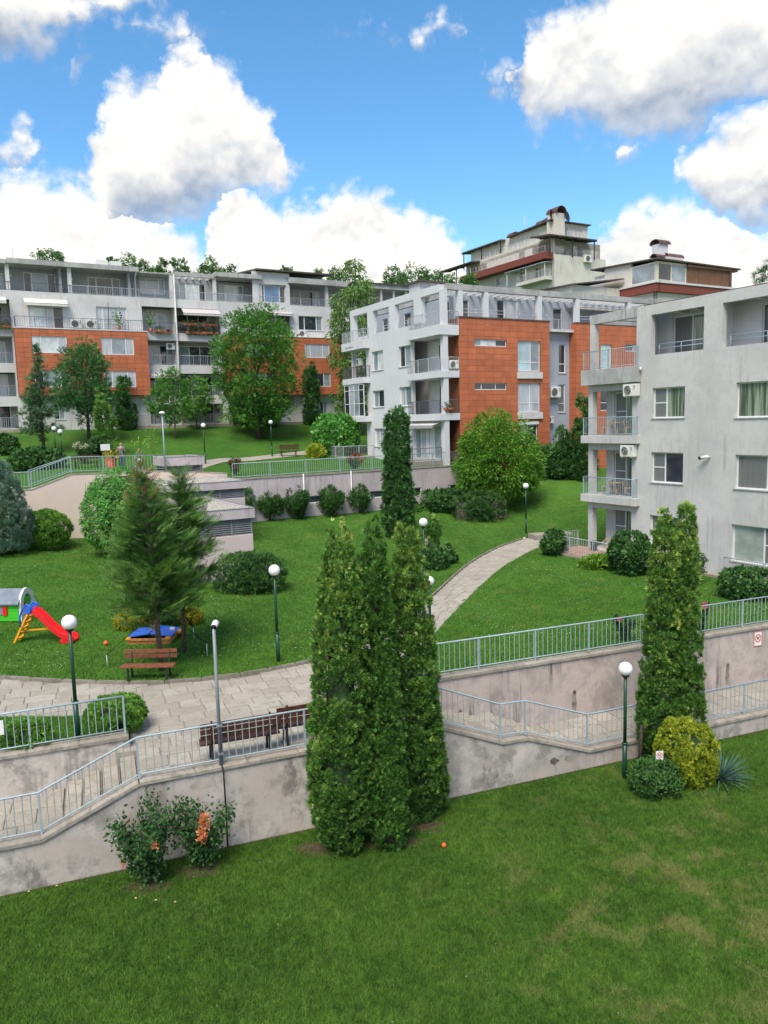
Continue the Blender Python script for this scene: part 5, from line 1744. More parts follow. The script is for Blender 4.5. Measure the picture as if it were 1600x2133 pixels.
# ------------------------------------------------------------------ stepped building on the hill (C)
def building_hill():
    O = aty(1150.38, 528.25, 125.0)
    O[2] = 0
    root = empty('hillside_building', tuple(O), RU, 'stepped cream building on the hill with dark canopies and round-capped chimneys', 'building')
    s = 125.0 / 88.0
    Zs = lambda z: CAMZ + (z - CAMZ) * s
    S = lambda q: q * s
    L = Face(root, 'L', 0.0)
    Fr = Face(root, 'F', 0.0)
    # lower storeys
    L.wall('wall', -S(17), 0, Zs(21), Zs(27.2), [(-S(2.9), -S(1.8), Zs(25.3), Zs(26.5)), (-S(5.6), -S(4.6), Zs(25.2), Zs(26.5)), (-S(10), -S(8.6), Zs(25.6), Zs(26.6))], M['cream'], 0.4)
    for h0, h1, z0, z1 in ((-S(2.9), -S(1.8), Zs(25.3), Zs(26.5)), (-S(5.6), -S(4.6), Zs(25.2), Zs(26.5)), (-S(10), -S(8.6), Zs(25.6), Zs(26.6))):
        L.window(h0, h1, z0, z1, (0.5,), ('glass', 'clear'), .12, .1, (), False)
    Fr.wall('wall', 0.0, S(8.2), Zs(21), Zs(27.5), [], M['cream'], 0.4)
    L.box(MB(), -S(16), 0.3, Zs(26.9), Zs(27.65), 0.02, S(1.2)).build('red_band', M['redband'], root)
    L.box(MB(), -S(5.0), 0.0, Zs(24.7), Zs(25.05), 0.0, S(1.0)).build('balcony_slab', M['cream'], root)
    L.rail(-S(5.0), 0.0, Zs(25.05), S(0.9), 1.1, 0.4, M['silver'], (True, True), single=False, depth=S(.9))
    L.box(MB(), -S(7), 0.1, Zs(26.55), Zs(26.62), 0.0, S(1.1)).build('canopy', M['clear'], root)
    for h in (-S(6.8), -S(3.4), -0.3):
        L.box(MB(), h, h + .12, Zs(25.05), Zs(26.55), S(.9), S(.9) + .12).build('canopy_post', M['silver'], root)
    L.rail(-S(16), 0.1, Zs(27.65), S(1.1), 0.9, 0.8, M['silver'], single=False)
    # middle storey, set back
    LM = Face(root, 'L', S(0.6))
    wm = [(-S(12.6), -S(6.4), Zs(27.95), Zs(28.95)), (-S(5.3), -S(4.0), Zs(28.0), Zs(29.0))]
    LM.wall('wall', -S(17), -S(0.5), Zs(27.5), Zs(29.5), wm, M['cream'], 0.4)
    LM.window(*wm[0], tuple(k / 8 for k in range(1, 8)), ('glass', 'clear', 'curtain', 'clear', 'glass'), .12, .12, (), False, 'frameD')
    LM.window(*wm[1], (0.5,), ('glass', 'clear'), .12, .1, (), False, 'frameD')
    FM = Face(root, 'F', S(0.9))
    fm = [(S(5.4), S(7.4), Zs(27.1), Zs(28.6)), (S(3.9), S(4.5), Zs(27.9), Zs(28.9)), (S(1.0), S(2.6), Zs(27.9), Zs(28.7))]
    FM.wall('wall', S(0.6), S(8.2), Zs(26.5), Zs(29.35), fm, M['cream'], 0.4)
    FM.window(*fm[0], (0.3,), ('glass', 'glass'), .12, .1, (), False, 'frameD'); FM.window(*fm[1], (), ('glass',), .12, .1, (), False, 'frameD'); FM.window(*fm[2], (0.5,), ('glass', 'glass'), .12, .1, (), False, 'frameD')
    Fr.rail(0.0, S(5), Zs(27.5), -.2, 0.9, 0.8, M['silver'], single=False)

    def canopy(h0, h1, z, d0, d1, kind, tilt=0.5):
        c = MB()
        f = L if kind == 'L' else Fr
        p = [f.pt(h0, z + tilt, d0), f.pt(h1, z + tilt, d0), f.pt(h1, z, d1), f.pt(h0, z, d1)]
        c.add(p + [(x, y, q - .18) for x, y, q in p], [(0, 1, 2, 3), (4, 7, 6, 5), (0, 4, 5, 1), (1, 5, 6, 2), (2, 6, 7, 3), (3, 7, 4, 0)])
        o = c.build('canopy', M['roofdark'], root)
        for k in range(6):
            hh = h0 + (h1 - h0) * k / 5
            MB().bar(f.pt(hh, z + tilt - .25, d0), f.pt(hh, z - .25, d1), .12, .12).build('canopy_rib', M['darkmetal'], o)
        for hh in (h0 + .3, (h0 + h1) / 2, h1 - .3):
            MB().bar(f.pt(hh, z - .2, d1 - .3), f.pt(hh, z - S(2.2), d1 - .3), .14, .14).build('canopy_post', M['darkmetal'], o)

    canopy(-S(.9), S(6.2), Zs(29.45), -S(2.6), S(.6), 'F', 0.5)
    canopy(-S(21), -S(14), Zs(29.3), -S(1), S(.8), 'L', 0.3)
    canopy(-S(18), -S(9.9), Zs(31.2), -S(3.5), -S(.6), 'L', 0.4)
    # upper storey and roof terrace
    LU = Face(root, 'L', S(1.4))
    wu = [(-S(9), -S(3.7), Zs(30.2), Zs(31.0))]
    LU.wall('wall', -S(17), -S(1), Zs(29.3), Zs(31.3), wu, M['cream'], 0.4)
    LU.window(*wu[0], tuple(k / 6 for k in range(1, 6)), ('clear', 'clear', 'curtain'), .12, .12, (), False)
    LU.rail(-S(13.5), -S(2.5), Zs(29.45), S(.5), 1.1, 0.9, M['frame'], single=False)
    FU = Face(root, 'F', S(1.6))
    fu = [(S(2.8), S(3.7), Zs(29.9), Zs(31.1)), (S(4.2), S(6.0), Zs(29.7), Zs(31.0))]
    FU.wall('wall', S(0.9), S(6.9), Zs(29.3), Zs(31.5), fu, M['cream'], 0.4)
    FU.window(*fu[0], (), ('clear',), .12, .1, (), False); FU.window(*fu[1], (0.33, .66), ('glass', 'curtain', 'clear'), .12, .1, (), False)
    FU.rail(S(2.6), S(8.1), Zs(29.4), S(1.2), 1.2, .8, M['frame'], single=False)
    MB().box(S(.6), S(8.2), S(.9), S(16), Zs(21), Zs(29.3)).build('body', M['cream'], root)
    MB().box(S(1.5), S(6.8), S(1.7), S(9), Zs(29.3), Zs(31.4)).build('upper_body', M['cream'], root)
    r = MB(); r.add([(S(.8), S(1.2), Zs(31.5)), (S(7.1), S(1.2), Zs(31.5)), (S(7.1), S(9), Zs(31.2)), (S(.8), S(9), Zs(31.2)), (S(.8), S(1.2), Zs(31.6)), (S(7.1), S(1.2), Zs(31.6)), (S(7.1), S(9), Zs(31.3)), (S(.8), S(9), Zs(31.3))], [(0, 3, 2, 1), (4, 5, 6, 7), (0, 1, 5, 4), (1, 2, 6, 5), (2, 3, 7, 6), (3, 0, 4, 7)])
    r.build('roof', M['roofdark'], root)

    def cowl(x, y, z, w, rad):
        pr = [(rad * math.cos(a), rad * math.sin(a)) for a in [math.pi * k / 10 for k in range(11)]]
        m = MB()
        m.prism([(px, pz) for px, pz in pr] + [(px * .9, pz * .9) for px, pz in pr[::-1]], -w / 2, w / 2, 'y')
        o = m.build('chimney_cowl', M['rust'], root)
        o.location = (x, y, z)
    MB().box(S(1.3), S(2.7), S(.9), S(2.2), Zs(29.3), Zs(32.3)).build('chimney', M['cream'], root)
    cowl(S(2.0), S(1.5), Zs(32.3), S(1.8), S(.75))
    for y, z in ((S(9.2), Zs(31.4)), (S(2.6), Zs(31.7)), (S(4), Zs(31.6))):
        MB().box(S(1.6), S(2.6), y - S(.5), y + S(.5), z - .8, z).build('chimney', M['redband'], root)
        cowl(S(2.1), y, z, S(1.1), S(.6))
    for x, y in ((S(2.95), S(1.0)), (S(1.1), S(1.4))):
        d = MB().lathe([(0.0, 0.0), (S(.5), .12), (S(.62), .25)], 16)
        o = d.build('dish', M['darkmetal'], root)
        o.location = (x, y, Zs(32.0)); o.rotation_euler = (R(80), 0, R(20))
    MB().tube([(S(2), S(7), Zs(31.3)), (S(2), S(7), Zs(33.4))], .05, 6).build('antenna', M['silver'], root)
    ac_unit(root, Fr, S(4.6), Zs(26.9), 0.1, 'large air conditioner on the cream hillside building below its dark canopy', 1.5, 1.15, .5)
    return root


C_ = building_hill()


# ------------------------------------------------------------------ building with roller shutters (D)
def building_shutters():
    O = aty(1366.25, 586.25, 80.0)
    O[2] = 0
    root = empty('rooftop_building', tuple(O), RU, 'pale building with a glazed corner room and brown roller shutters behind the right block', 'building')
    s = 80.0 / 72.0
    Zs = lambda z: CAMZ + (z - CAMZ) * s
    S = lambda q: q * s
    L = Face(root, 'L', 0.0)
    Fr = Face(root, 'F', 0.0)
    L.wall('wall', -S(9), 0, Zs(14), Zs(20.6), [], M['cream'], 0.3)
    Fr.wall('wall', 0, S(11.2), Zs(14), Zs(20.6), [], M['cream'], 0.3)
    L.box(MB(), -S(6), 0.35, Zs(20.6), Zs(21.38), -.2, 0.35).build('red_band', M['redband'], root)
    Fr.box(MB(), 0.0, S(11.2), Zs(20.6), Zs(21.38), -.2, 0.35).build('red_band', M['redband'], root)
    L.box(MB(), -S(8), 0.45, Zs(21.38), Zs(21.55), -.2, 0.45).build('slab_edge', M['white'], root)
    Fr.box(MB(), 0.0, S(11.2), Zs(21.38), Zs(21.55), -.2, 0.45).build('slab_edge', M['white'], root)
    L.window(-S(2.95), 0.0, Zs(21.55), Zs(23.3), (), ('clear',), 0, .16, (), False, 'framec')
    Fr.window(0.0, S(4.1), Zs(21.55), Zs(23.35), (0.05, 0.5), ('clear',), 0, .14, (), False, 'framec')
    Fr.window(S(.3), S(2.0), Zs(21.7), Zs(23.2), (), ('glass',), -.02, .05, (), False, 'framec')
    LW = Face(root, 'L', 0.02)
    LW.wall('side_wall', -S(6.3), -S(2.95), Zs(21.5), Zs(23.75), [], M['cream'], .3)
    LW.wall('side_wall', -S(9.5), -S(6.3), Zs(20.0), Zs(22.9), [], M['white'], .3)
    n = 4
    for k in range(n):
        a0, a1 = S(4.15) + k * S(6.6) / n, S(4.15) + (k + 1) * S(6.6) / n - .06
        sh = MB()
        for j in range(14):
            z0 = Zs(21.56) + j * (Zs(23.1) - Zs(21.56)) / 14
            sh.box(a0, a1, -.03, .08, z0, z0 + (Zs(23.1) - Zs(21.56)) / 14 - .02)
        sh.build('roller_shutter', M['shutter'], root)
    Fr.box(MB(), S(4.1), S(11.3), Zs(23.1), Zs(23.3), -.3, .25).build('shutter_box', M['shutter'], root)
    MB().tube([(S(10.3), -.15, Zs(23.2)), (S(10.3), -.15, Zs(21.4))], .06, 6).build('downpipe', M['roofdark'], root)
    r = MB(); r.add([(-.3, -.4, Zs(23.45)), (S(11.6), -.4, Zs(23.3)), (S(11.6), S(8), Zs(23.6)), (-.3, S(8), Zs(23.9)), (-.3, -.4, Zs(23.58)), (S(11.6), -.4, Zs(23.42)), (S(11.6), S(8), Zs(23.75)), (-.3, S(8), Zs(24.0))], [(0, 3, 2, 1), (4, 5, 6, 7), (0, 1, 5, 4), (1, 2, 6, 5), (2, 3, 7, 6), (3, 0, 4, 7)])
    r.build('roof', M['roofdark'], root)
    MB().box(0.4, S(11), .4, S(8), Zs(14), Zs(23.3)).build('body', M['cream'], root)
    MB().box(S(1.45), S(2.5), S(.8), S(1.8), Zs(23.5), Zs(25.2)).build('chimney', M['white'], root)
    MB().box(S(1.8), S(4.0), S(.3), S(1.6), Zs(23.4), Zs(23.95)).build('chimney', M['cream'], root)
    for x, y, z, w, rad in ((S(2.0), S(1.3), Zs(25.15), S(1.5), S(.65)), (S(3.2), S(1.0), Zs(23.95), S(2.2), S(.62)), (S(1.4), S(.9), Zs(23.9), S(1.5), S(.4))):
        pr = [(rad * math.cos(a), rad * .75 * math.sin(a)) for a in [math.pi * k / 10 for k in range(11)]]
        m = MB(); m.prism(pr + [(px * .88, pz * .88) for px, pz in pr[::-1]], -w / 2, w / 2, 'x')
        o = m.build('chimney_cowl', M['rust'], root); o.location = (x, y, z); o.rotation_euler = (0, 0, math.pi / 2 if False else 0)
    # lean-to roof edges behind the middle block
    for (a0, z0, a1, z1, b) in ((-S(1.2), Zs(20.4), -S(.2), Zs(20.9), -.5),):
        pass
    MB().box(-S(6.5), -.4, S(4.0), S(12), Zs(16), Zs(21.5)).build('rear_wing', M['cream'], root)
    w = MB(); w.add([(-S(6.8), S(3.6), Zs(21.4)), (-.2, S(3.6), Zs(22.3)), (-.2, S(12.5), Zs(22.6)), (-S(6.8), S(12.5), Zs(21.7)), (-S(6.8), S(3.6), Zs(21.52)), (-.2, S(3.6), Zs(22.42)), (-.2, S(12.5), Zs(22.72)), (-S(6.8), S(12.5), Zs(21.82))], [(0, 3, 2, 1), (4, 5, 6, 7), (0, 1, 5, 4), (1, 2, 6, 5), (2, 3, 7, 6), (3, 0, 4, 7)])
    w.build('rear_roof', M['roofdark'], root)
    MB().tube([(S(.3), S(1), Zs(23.5)), (S(.3), S(1), Zs(25.0))], .03, 5).build('antenna', M['silver'], root)
    return root


D_ = building_shutters()


# ------------------------------------------------------------------ plants
def _norm(a):
    return a / np.maximum(np.linalg.norm(a, axis=-1, keepdims=True), 1e-9)


def _fan(angles, length, width, curl):
    V, Fc = [], []
    for k, a in enumerate(angles):
        a = math.radians(a)
        L = length * (1 - 0.25 * abs(a))
        sx, cx = math.sin(a), math.cos(a)
        b = 0.12 * abs(a)
        V += [(sx * .08 - cx * width, .05 + b, 0), (sx * .08 + cx * width, .05 + b, 0), (sx * L, cx * L, curl * (1 if k % 2 else -1) * .6 + curl)]
        Fc.append((3 * k, 3 * k + 1, 3 * k + 2))
    return np.array(V, float), np.array(Fc)


def _feather():
    V, Fc = [(-.018, 0, 0), (.018, 0, 0), (0, 1, .05)], [(0, 1, 2)]
    for k in range(6):
        y = .10 + .14 * k
        L = .40 * (1 - .45 * k / 5)
        for s in (-1, 1):
            i = len(V)
            V += [(0, y, .01), (s * .03, y + .09, .01), (s * L * .80, y + L * .62, .05 + .03 * (k % 2))]
            Fc.append((i, i + 1, i + 2))
    return np.array(V, float), np.array(Fc)


TPL = {
    'frond': _fan((-56, -20, 16, 52), 1.0, 0.21, 0.16),
    'leaf': (np.array([(0, 0, 0), (-.34, .5, .12), (0, 1, -.05), (.34, .5, .12)], float), np.array([(0, 2, 1), (0, 3, 2)])),
    'lance': (np.array([(0, 0, 0), (-.17, .45, .07), (0, 1.1, -.12), (.17, .45, .07)], float), np.array([(0, 2, 1), (0, 3, 2)])),
    'needle': _fan((-70, -45, -20, 0, 22, 48, 72), 1.0, 0.045, 0.2),
    'spray': _fan((-46, -30, -14, 0, 13, 29, 47), 1.0, 0.05, 0.1),
    'feather': _feather(),
    'sprig': (np.array([(0, 0, 0), (-.28, .32, .1), (-.05, .55, 0), (.3, .35, -.1), (.08, .6, .05), (-.3, .8, .05), (0, 1.05, .1), (.32, .82, -.05)], float),
              np.array([(0, 2, 1), (0, 3, 4), (2, 6, 5), (4, 7, 6)])),
}


def leaf_mesh(name, P, D, S, tint, tpl, mat, parent, rng, stuff=False, flat=None):
    tv, tf = TPL[tpl]
    n, k = len(P), len(tv)
    D = _norm(D)
    ref = _norm(rng.normal(size=(n, 3))) if flat is None else flat
    X = _norm(np.cross(D, ref))
    Z = np.cross(X, D)
    V = P[:, None, :] + S[:, None, None] * (tv[None, :, 0:1] * X[:, None, :] + tv[None, :, 1:2] * D[:, None, :] + tv[None, :, 2:3] * Z[:, None, :])
    Fc = (np.arange(n)[:, None, None] * k + tf[None]).reshape(-1)
    me = bpy.data.meshes.new(name)
    nf = n * len(tf)
    me.vertices.add(n * k)
    me.vertices.foreach_set('co', V.astype(np.float32).ravel())
    me.loops.add(nf * 3)
    me.loops.foreach_set('vertex_index', Fc.astype(np.int32))
    me.polygons.add(nf)
    me.polygons.foreach_set('loop_start', np.arange(0, nf * 3, 3, dtype=np.int32))
    at = me.attributes.new('tint', 'FLOAT', 'POINT')
    at.data.foreach_set('value', np.repeat(tint, k).astype(np.float32))
    me.materials.append(mat)
    me.update()
    o = place(name, me, parent)
    return o


def wob(P, f, seed):
    """cheap smooth noise, -1..1"""
    r = np.random.default_rng(seed)
    s = 0
    for k in range(5):
        w = r.normal(size=3) * f * (1 + .55 * k)
        s = s + np.sin(P @ w + r.uniform(0, 6.28)) / (1 + .35 * k)
    return s / 2.6


def rev_shell(n, prof, h, rng):
    """points on a turned surface; prof = [(height fraction, radius)]"""
    t = np.linspace(0, 1, 200)
    rad = np.interp(t, [p[0] for p in prof], [p[1] for p in prof])
    w = np.maximum(rad, 0.02 * rad.max())
    c = np.cumsum(w); c /= c[-1]
    tt = np.interp(rng.uniform(size=n), c, t)
    th = rng.uniform(0, 2 * np.pi, n)
    r = np.interp(tt, t, rad)
    dr = np.gradient(rad, t * h)
    sl = np.interp(tt, t, dr)
    P = np.c_[r * np.cos(th), r * np.sin(th), tt * h]
    Nn = _norm(np.c_[np.cos(th), np.sin(th), -sl])
    area = (2 * np.pi * rad * np.sqrt(1 + dr ** 2)).mean() * h
    return P, Nn, area


def super_shell(n, abc, p, rng):
    d = _norm(rng.normal(size=(n * 2, 3)))
    a = np.array(abc)
    r = (np.abs(d / a) ** p).sum(1) ** (-1 / p)
    P = d * r[:, None]
    P = P[P[:, 2] > -abc[2] * 0.97][:n]
    Nn = _norm(np.sign(P) * np.abs(P / a) ** (p - 1) / a)
    return P, Nn


def clumpy(C, Nn, cr, per, size, rng, up=0.5, spread=1.0, jit=0.35):
    """leaves gathered in rounded clumps around centres C looking along Nn"""
    n = len(C)
    d = _norm(rng.normal(size=(n, per, 3)) * spread + Nn[:, None, :] * 1.1)
    rr_ = cr * rng.uniform(0.7, 1.25, (n, 1, 1)) * rng.uniform(0.6, 1.05, (n, per, 1))
    P = (C[:, None, :] + d * rr_).reshape(-1, 3)
    tang = np.cross(Nn, (0, 0, 1.0)); D = d * 0.55 + tang[:, None, :] * rng.normal(size=(n, per, 1)) * 0.55 + np.array([0, 0, up]) + rng.normal(size=d.shape) * jit
    S = size * rng.uniform(0.65, 1.25, n * per)
    ct = rng.uniform(0, 1, (n, 1))
    tint = (0.6 * ct + 0.4 * rng.uniform(0, 1, (n, per))).ravel()
    ref = (Nn[:, None, :] * 0.9 + d * 0.5 + rng.normal(size=d.shape) * 0.45).reshape(-1, 3)
    return P, D.reshape(-1, 3), S, tint, ref


def seed_of(P):
    return int(abs(P[0] * 131 + P[1] * 977 + P[2] * 17)) + 1


def rev_plant(name, label, cat, P, h, prof, leaf, tpl, size=None, cr=None, cover=1.0, per=16, up=0.6, group=None, core=0.68, lump=0.10, lumpf=2.2, trunk=None, spread=1.0, lean=(0, 0), tint_top=0.0, inset=1.1):
    """column, cone or round shrub: clumps of leaves over a turned shape, a dark core for the shade inside, trunk below"""
    rng = np.random.default_rng(seed_of(P))
    root = empty(name, tuple(P), 0, label, cat, group)
    k = mpp(P) * F / 768.0
    size = size or max(0.055, 4.2 * k)
    cr = cr or max(size * 1.0, 0.10)
    _, _, area = rev_shell(10, prof, h, rng)
    n = int(max(40, cover * 1.9 * area / (math.pi * cr * cr)))
    C, Nn, _ = rev_shell(n, prof, h, rng)
    L = wob(C, lumpf / max(0.25, max(p[1] for p in prof)), seed_of(P))
    rad_ = np.hypot(C[:, 0], C[:, 1])[:, None]
    C = C + Nn * (L * lump * max(p[1] for p in prof))[:, None] - Nn * np.minimum(cr * (0.25 + rng.uniform(0, 1, (n, 1)) ** 2 * inset), rad_ * .45)
    C[:, 0] += lean[0] * (C[:, 2] / h) ** 1.3; C[:, 1] += lean[1] * (C[:, 2] / h) ** 1.3
    Pp, D, S, tint, ref = clumpy(C, Nn, cr, per, size, rng, up, spread)
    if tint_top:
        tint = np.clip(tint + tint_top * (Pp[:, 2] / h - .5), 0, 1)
    leaf_mesh('foliage', Pp, D, S, tint, tpl, M[leaf], root, rng, flat=ref)
    # solid core, the shade inside the foliage put into its dark colour
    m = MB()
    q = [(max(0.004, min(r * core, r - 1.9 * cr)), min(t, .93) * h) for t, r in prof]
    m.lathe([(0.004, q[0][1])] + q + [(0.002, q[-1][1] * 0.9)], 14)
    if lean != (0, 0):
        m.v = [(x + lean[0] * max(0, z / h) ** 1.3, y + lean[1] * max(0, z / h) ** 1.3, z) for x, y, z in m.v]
    m.build('dark_core', M['inner'], root)
    if trunk:
        MB().tube([(0, 0, -.15), (0, 0, trunk[0])], [trunk[1] * 1.2, trunk[1]], 8).build('trunk', M['barkd'], root)
    return root


def blob_plant(name, label, cat, P, abc, leaf, tpl, p=2.2, rz=0.0, size=None, cr=None, cover=1.0, per=15, up=0.35, group=None, lump=0.07, core=0.66, zc=None, rough=1.0, tplrough=None, stems=False):
    """round or boxy shrub"""
    rng = np.random.default_rng(seed_of(P))
    root = empty(name, tuple(P), rz, label, cat, group)
    k = mpp(P) * F / 768.0
    size = size or max(0.05, 3.8 * k)
    cr = cr or max(size * 0.9, 0.08)
    a, b, c = abc
    zc = c * 0.93 if zc is None else zc
    area = 4 * math.pi * ((a * b) ** 1.6 + (a * c) ** 1.6 + (b * c) ** 1.6) ** (1 / 1.6) / 3 ** (1 / 1.6)
    n = int(max(30, cover * 2.1 * area / (math.pi * cr * cr)))
    C, Nn = super_shell(n, abc, p, rng)
    L = wob(C, 2.5 / max(.25, min(abc)), seed_of(P))
    C = C + Nn * (L * lump * min(abc))[:, None] - Nn * cr * (.15 + rng.uniform(0, 1, (len(C), 1)) ** 2 * .9)
    Pp, D, S, tint, ref = clumpy(C, Nn, cr, per, size, rng, up, rough)
    Pp[:, 2] = np.maximum(Pp[:, 2] + zc, 0.01)
    leaf_mesh('foliage', Pp, D, S, tint, tpl, M[leaf], root, rng, flat=ref)
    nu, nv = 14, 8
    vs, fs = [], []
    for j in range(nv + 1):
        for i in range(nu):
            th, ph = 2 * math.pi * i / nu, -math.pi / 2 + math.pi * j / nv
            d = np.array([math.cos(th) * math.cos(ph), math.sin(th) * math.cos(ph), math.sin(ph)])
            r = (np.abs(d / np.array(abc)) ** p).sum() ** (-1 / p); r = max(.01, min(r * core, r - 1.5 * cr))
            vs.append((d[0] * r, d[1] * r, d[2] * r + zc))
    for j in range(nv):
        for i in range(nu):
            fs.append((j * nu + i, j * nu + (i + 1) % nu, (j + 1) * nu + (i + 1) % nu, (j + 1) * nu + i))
    MB().add(vs, fs, True).build('dark_core', M['inner'], root)  # solid core again, its dark colour stands for the inner shade
    if stems:
        for q in range(5):
            an = 6.28 * q / 5
            MB().tube([(0.05 * math.cos(an), .05 * math.sin(an), -.05), (a * .4 * math.cos(an), b * .4 * math.sin(an), zc)], [.03, .015], 5).build('stem', M['bark'], root)
    return root


def tree(name, label, P, h, prof, leaf, tpl='sprig', nclump=150, cr=None, per=40, size=None, trunk_r=0.12, group=None, bark='bark', crown0=0.25, droop=0.0, inner=0.35, limbs=9, lean=(0, 0), cat='tree', fork=None, lobes=0.16):
    """broadleaf tree: tapered trunk, limbs, crown of leaf clumps with gaps between"""
    rng = np.random.default_rng(seed_of(P))
    root = empty(name, tuple(P), 0, label, cat, group)
    k = mpp(P) * F / 768.0
    size = size or max(0.09, 3.6 * k)
    rmax = max(p[1] for p in prof)
    cr = cr or rmax * 0.22
    t = np.linspace(0, 1, 100)
    rad = np.interp(t, [p[0] for p in prof], [p[1] for p in prof])
    w = rad ** 1.6 + 1e-4
    c = np.cumsum(w); c /= c[-1]
    tt = np.interp(rng.uniform(size=nclump), c, t)
    th = rng.uniform(0, 2 * np.pi, nclump)
    fr = np.sqrt(rng.uniform(inner, 1.0, nclump))
    lob = 1 + lobes * wob(np.c_[np.cos(th) * 1.3, np.sin(th) * 1.3, tt * 2.6], 1.5, seed_of(P))
    r = np.maximum(0, np.interp(tt, t, rad) * fr * lob - cr * 0.5)
    C = np.c_[r * np.cos(th), r * np.sin(th), tt * h]
    C[:, 0] += lean[0] * tt; C[:, 1] += lean[1] * tt
    C[:, 2] = np.minimum(C[:, 2], h - cr * .5)
    out = _norm(np.c_[np.cos(th) * fr, np.sin(th) * fr, (tt - 0.45) * 1.4 + 0.25])
    d = _norm(rng.normal(size=(nclump, per, 3)) + out[:, None, :] * 0.55)
    rr_ = cr * rng.uniform(0.6, 1.3, (nclump, 1, 1)) * rng.uniform(0.35, 1.0, (nclump, per, 1)) ** 0.6
    Pp = (C[:, None, :] + d * rr_ * np.array([1, 1, 0.75])).reshape(-1, 3)
    D = (d + out[:, None, :] * .5 + np.array([0, 0, -droop]) + rng.normal(size=d.shape) * .5).reshape(-1, 3)
    S = size * rng.uniform(0.6, 1.3, nclump * per)
    tint = (0.5 * rng.uniform(0, 1, (nclump, 1)) + 0.5 * rng.uniform(0, 1, (nclump, per))).ravel()
    leaf_mesh('crown', Pp, D, S, tint, tpl, M[leaf], root, rng)
    z0 = crown0 * h
    tr = MB()
    top = np.array([lean[0] * .6, lean[1] * .6, h * 0.72])
    ts = np.linspace(0, 1, 7)
    tr.tube([(0, 0, -0.25)] + [tuple(np.array([math.sin(q * 5 + P[0]) * trunk_r * .6 * q, math.cos(q * 4 + P[1]) * trunk_r * .6 * q, 0]) + top * q) for q in ts[1:]], [trunk_r * 1.35] + [trunk_r * (1 - .8 * q) for q in ts[1:]], 8)
    to = tr.build('trunk', M[bark], root)
    idx = rng.choice(nclump, min(limbs, nclump), replace=False)
    for i in idx:
        e = C[i]
        f = np.clip((e[2] / h) * 0.62, crown0 * 0.75, .68)
        s = top * (f / 0.72)
        m = (s + e) / 2 + np.array([0, 0, -0.08 * h * rng.uniform(0, 1)])
        MB().tube([tuple(s), tuple(m), tuple(e)], [trunk_r * .5, trunk_r * .28, trunk_r * .08], 6).build('limb', M[bark], to)
    return root


def conifer(name, label, P, h, prof, leaf, z0=0.15, whorls=16, per=9, size=None, trunk_r=0.12, rise=0.25, group=None, tpl='spray', density=1.0, brown=None, lean=(0, 0), bark='bark', tipdroop=0.0, jit=0.45, flatten=False):
    """conifer: straight trunk, tiers of boughs carrying sprays of needles"""
    rng = np.random.default_rng(seed_of(P))
    root = empty(name, tuple(P), 0, label, 'tree', group)
    k = mpp(P) * F / 768.0
    size = size or max(0.12, 5 * k)
    MB().tube([(0, 0, -.2), (lean[0] * .5, lean[1] * .5, h * .5), (lean[0], lean[1], h * .98)], [trunk_r * 1.2, trunk_r * .75, trunk_r * .12], 8).build('trunk', M[bark], root)
    Ps, Ds, T = [], [], []
    bw = MB()
    for i in range(whorls):
        f = i / (whorls - 1)
        zf = z0 + (1 - z0) * f ** 0.92
        rad = np.interp(zf, [p[0] for p in prof], [p[1] for p in prof])
        for j in range(per):
            an = rng.uniform(0, 6.283)
            L = rad * rng.uniform(0.5, 1.2)
            if L < 0.03: L = 0.05
            o = np.array([math.cos(an), math.sin(an), 0])
            base = np.array([lean[0] * zf, lean[1] * zf, zf * h - L * rise * .35 + rng.uniform(-.5, .5) * h / whorls])
            tip = base + o * L + np.array([0, 0, L * rise - tipdroop * L])
            mid = (base + tip) / 2 + np.array([0, 0, -0.06 * L + tipdroop * L * .4])
            bw.tube([tuple(base), tuple(mid), tuple(tip)], [trunk_r * .16 + .004, trunk_r * .1 + .003, .003], 4, False)
            m = max(4, int(density * L / size * 5.5))
            for q in rng.uniform(0.12, 1.0, m):
                c = (1 - q) ** 2 * base + 2 * q * (1 - q) * mid + q * q * tip
                dd = o * 0.8 + np.array([0, 0, 0.2 + rise]) + rng.normal(size=3) * jit
                side = np.cross(o, (0, 0, 1.0)) * rng.uniform(-1, 1) * 0.8
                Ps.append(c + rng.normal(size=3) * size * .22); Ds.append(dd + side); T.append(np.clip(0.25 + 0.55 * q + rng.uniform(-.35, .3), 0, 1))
    Ps, Ds, T = np.array(Ps), np.array(Ds), np.array(T)
    S = size * rng.uniform(.6, 1.25, len(Ps))
    bo_ = bw.build('boughs', M[bark], root)
    bo_['kind'] = 'stuff'
    if brown:
        mask = brown(Ps)
        leaf_mesh('withered_foliage', Ps[mask], Ds[mask], S[mask], T[mask], tpl, M['L_brown'], root, rng)
        Ps, Ds, S, T = Ps[~mask], Ds[~mask], S[~mask], T[~mask]
    fl = (np.array([0, 0, 1.0]) + rng.normal(size=Ps.shape) * .45) if flatten else None
    leaf_mesh('foliage', Ps, Ds, S, T, tpl, M[leaf], root, rng, flat=fl)
    return root


def gm(x, y):
    return on_ground(x, y, zmid, 2.5)


def gt(x, y):
    return on_ground(x, y, zter, 7.0, lambda X, Y: to_G(X, Y)[1] > 0.35)


def gl(x, y):
    return onz(x, y, 0.0)


def spec(P, ytop, pr):
    """picture half widths at fractions of the height from the top -> (height, profile in metres from the foot up)"""
    h = top_z(P, ytop) - P[2]
    k = mpp(P)
    return h, [(1 - f, w * k) for f, w in pr][::-1]


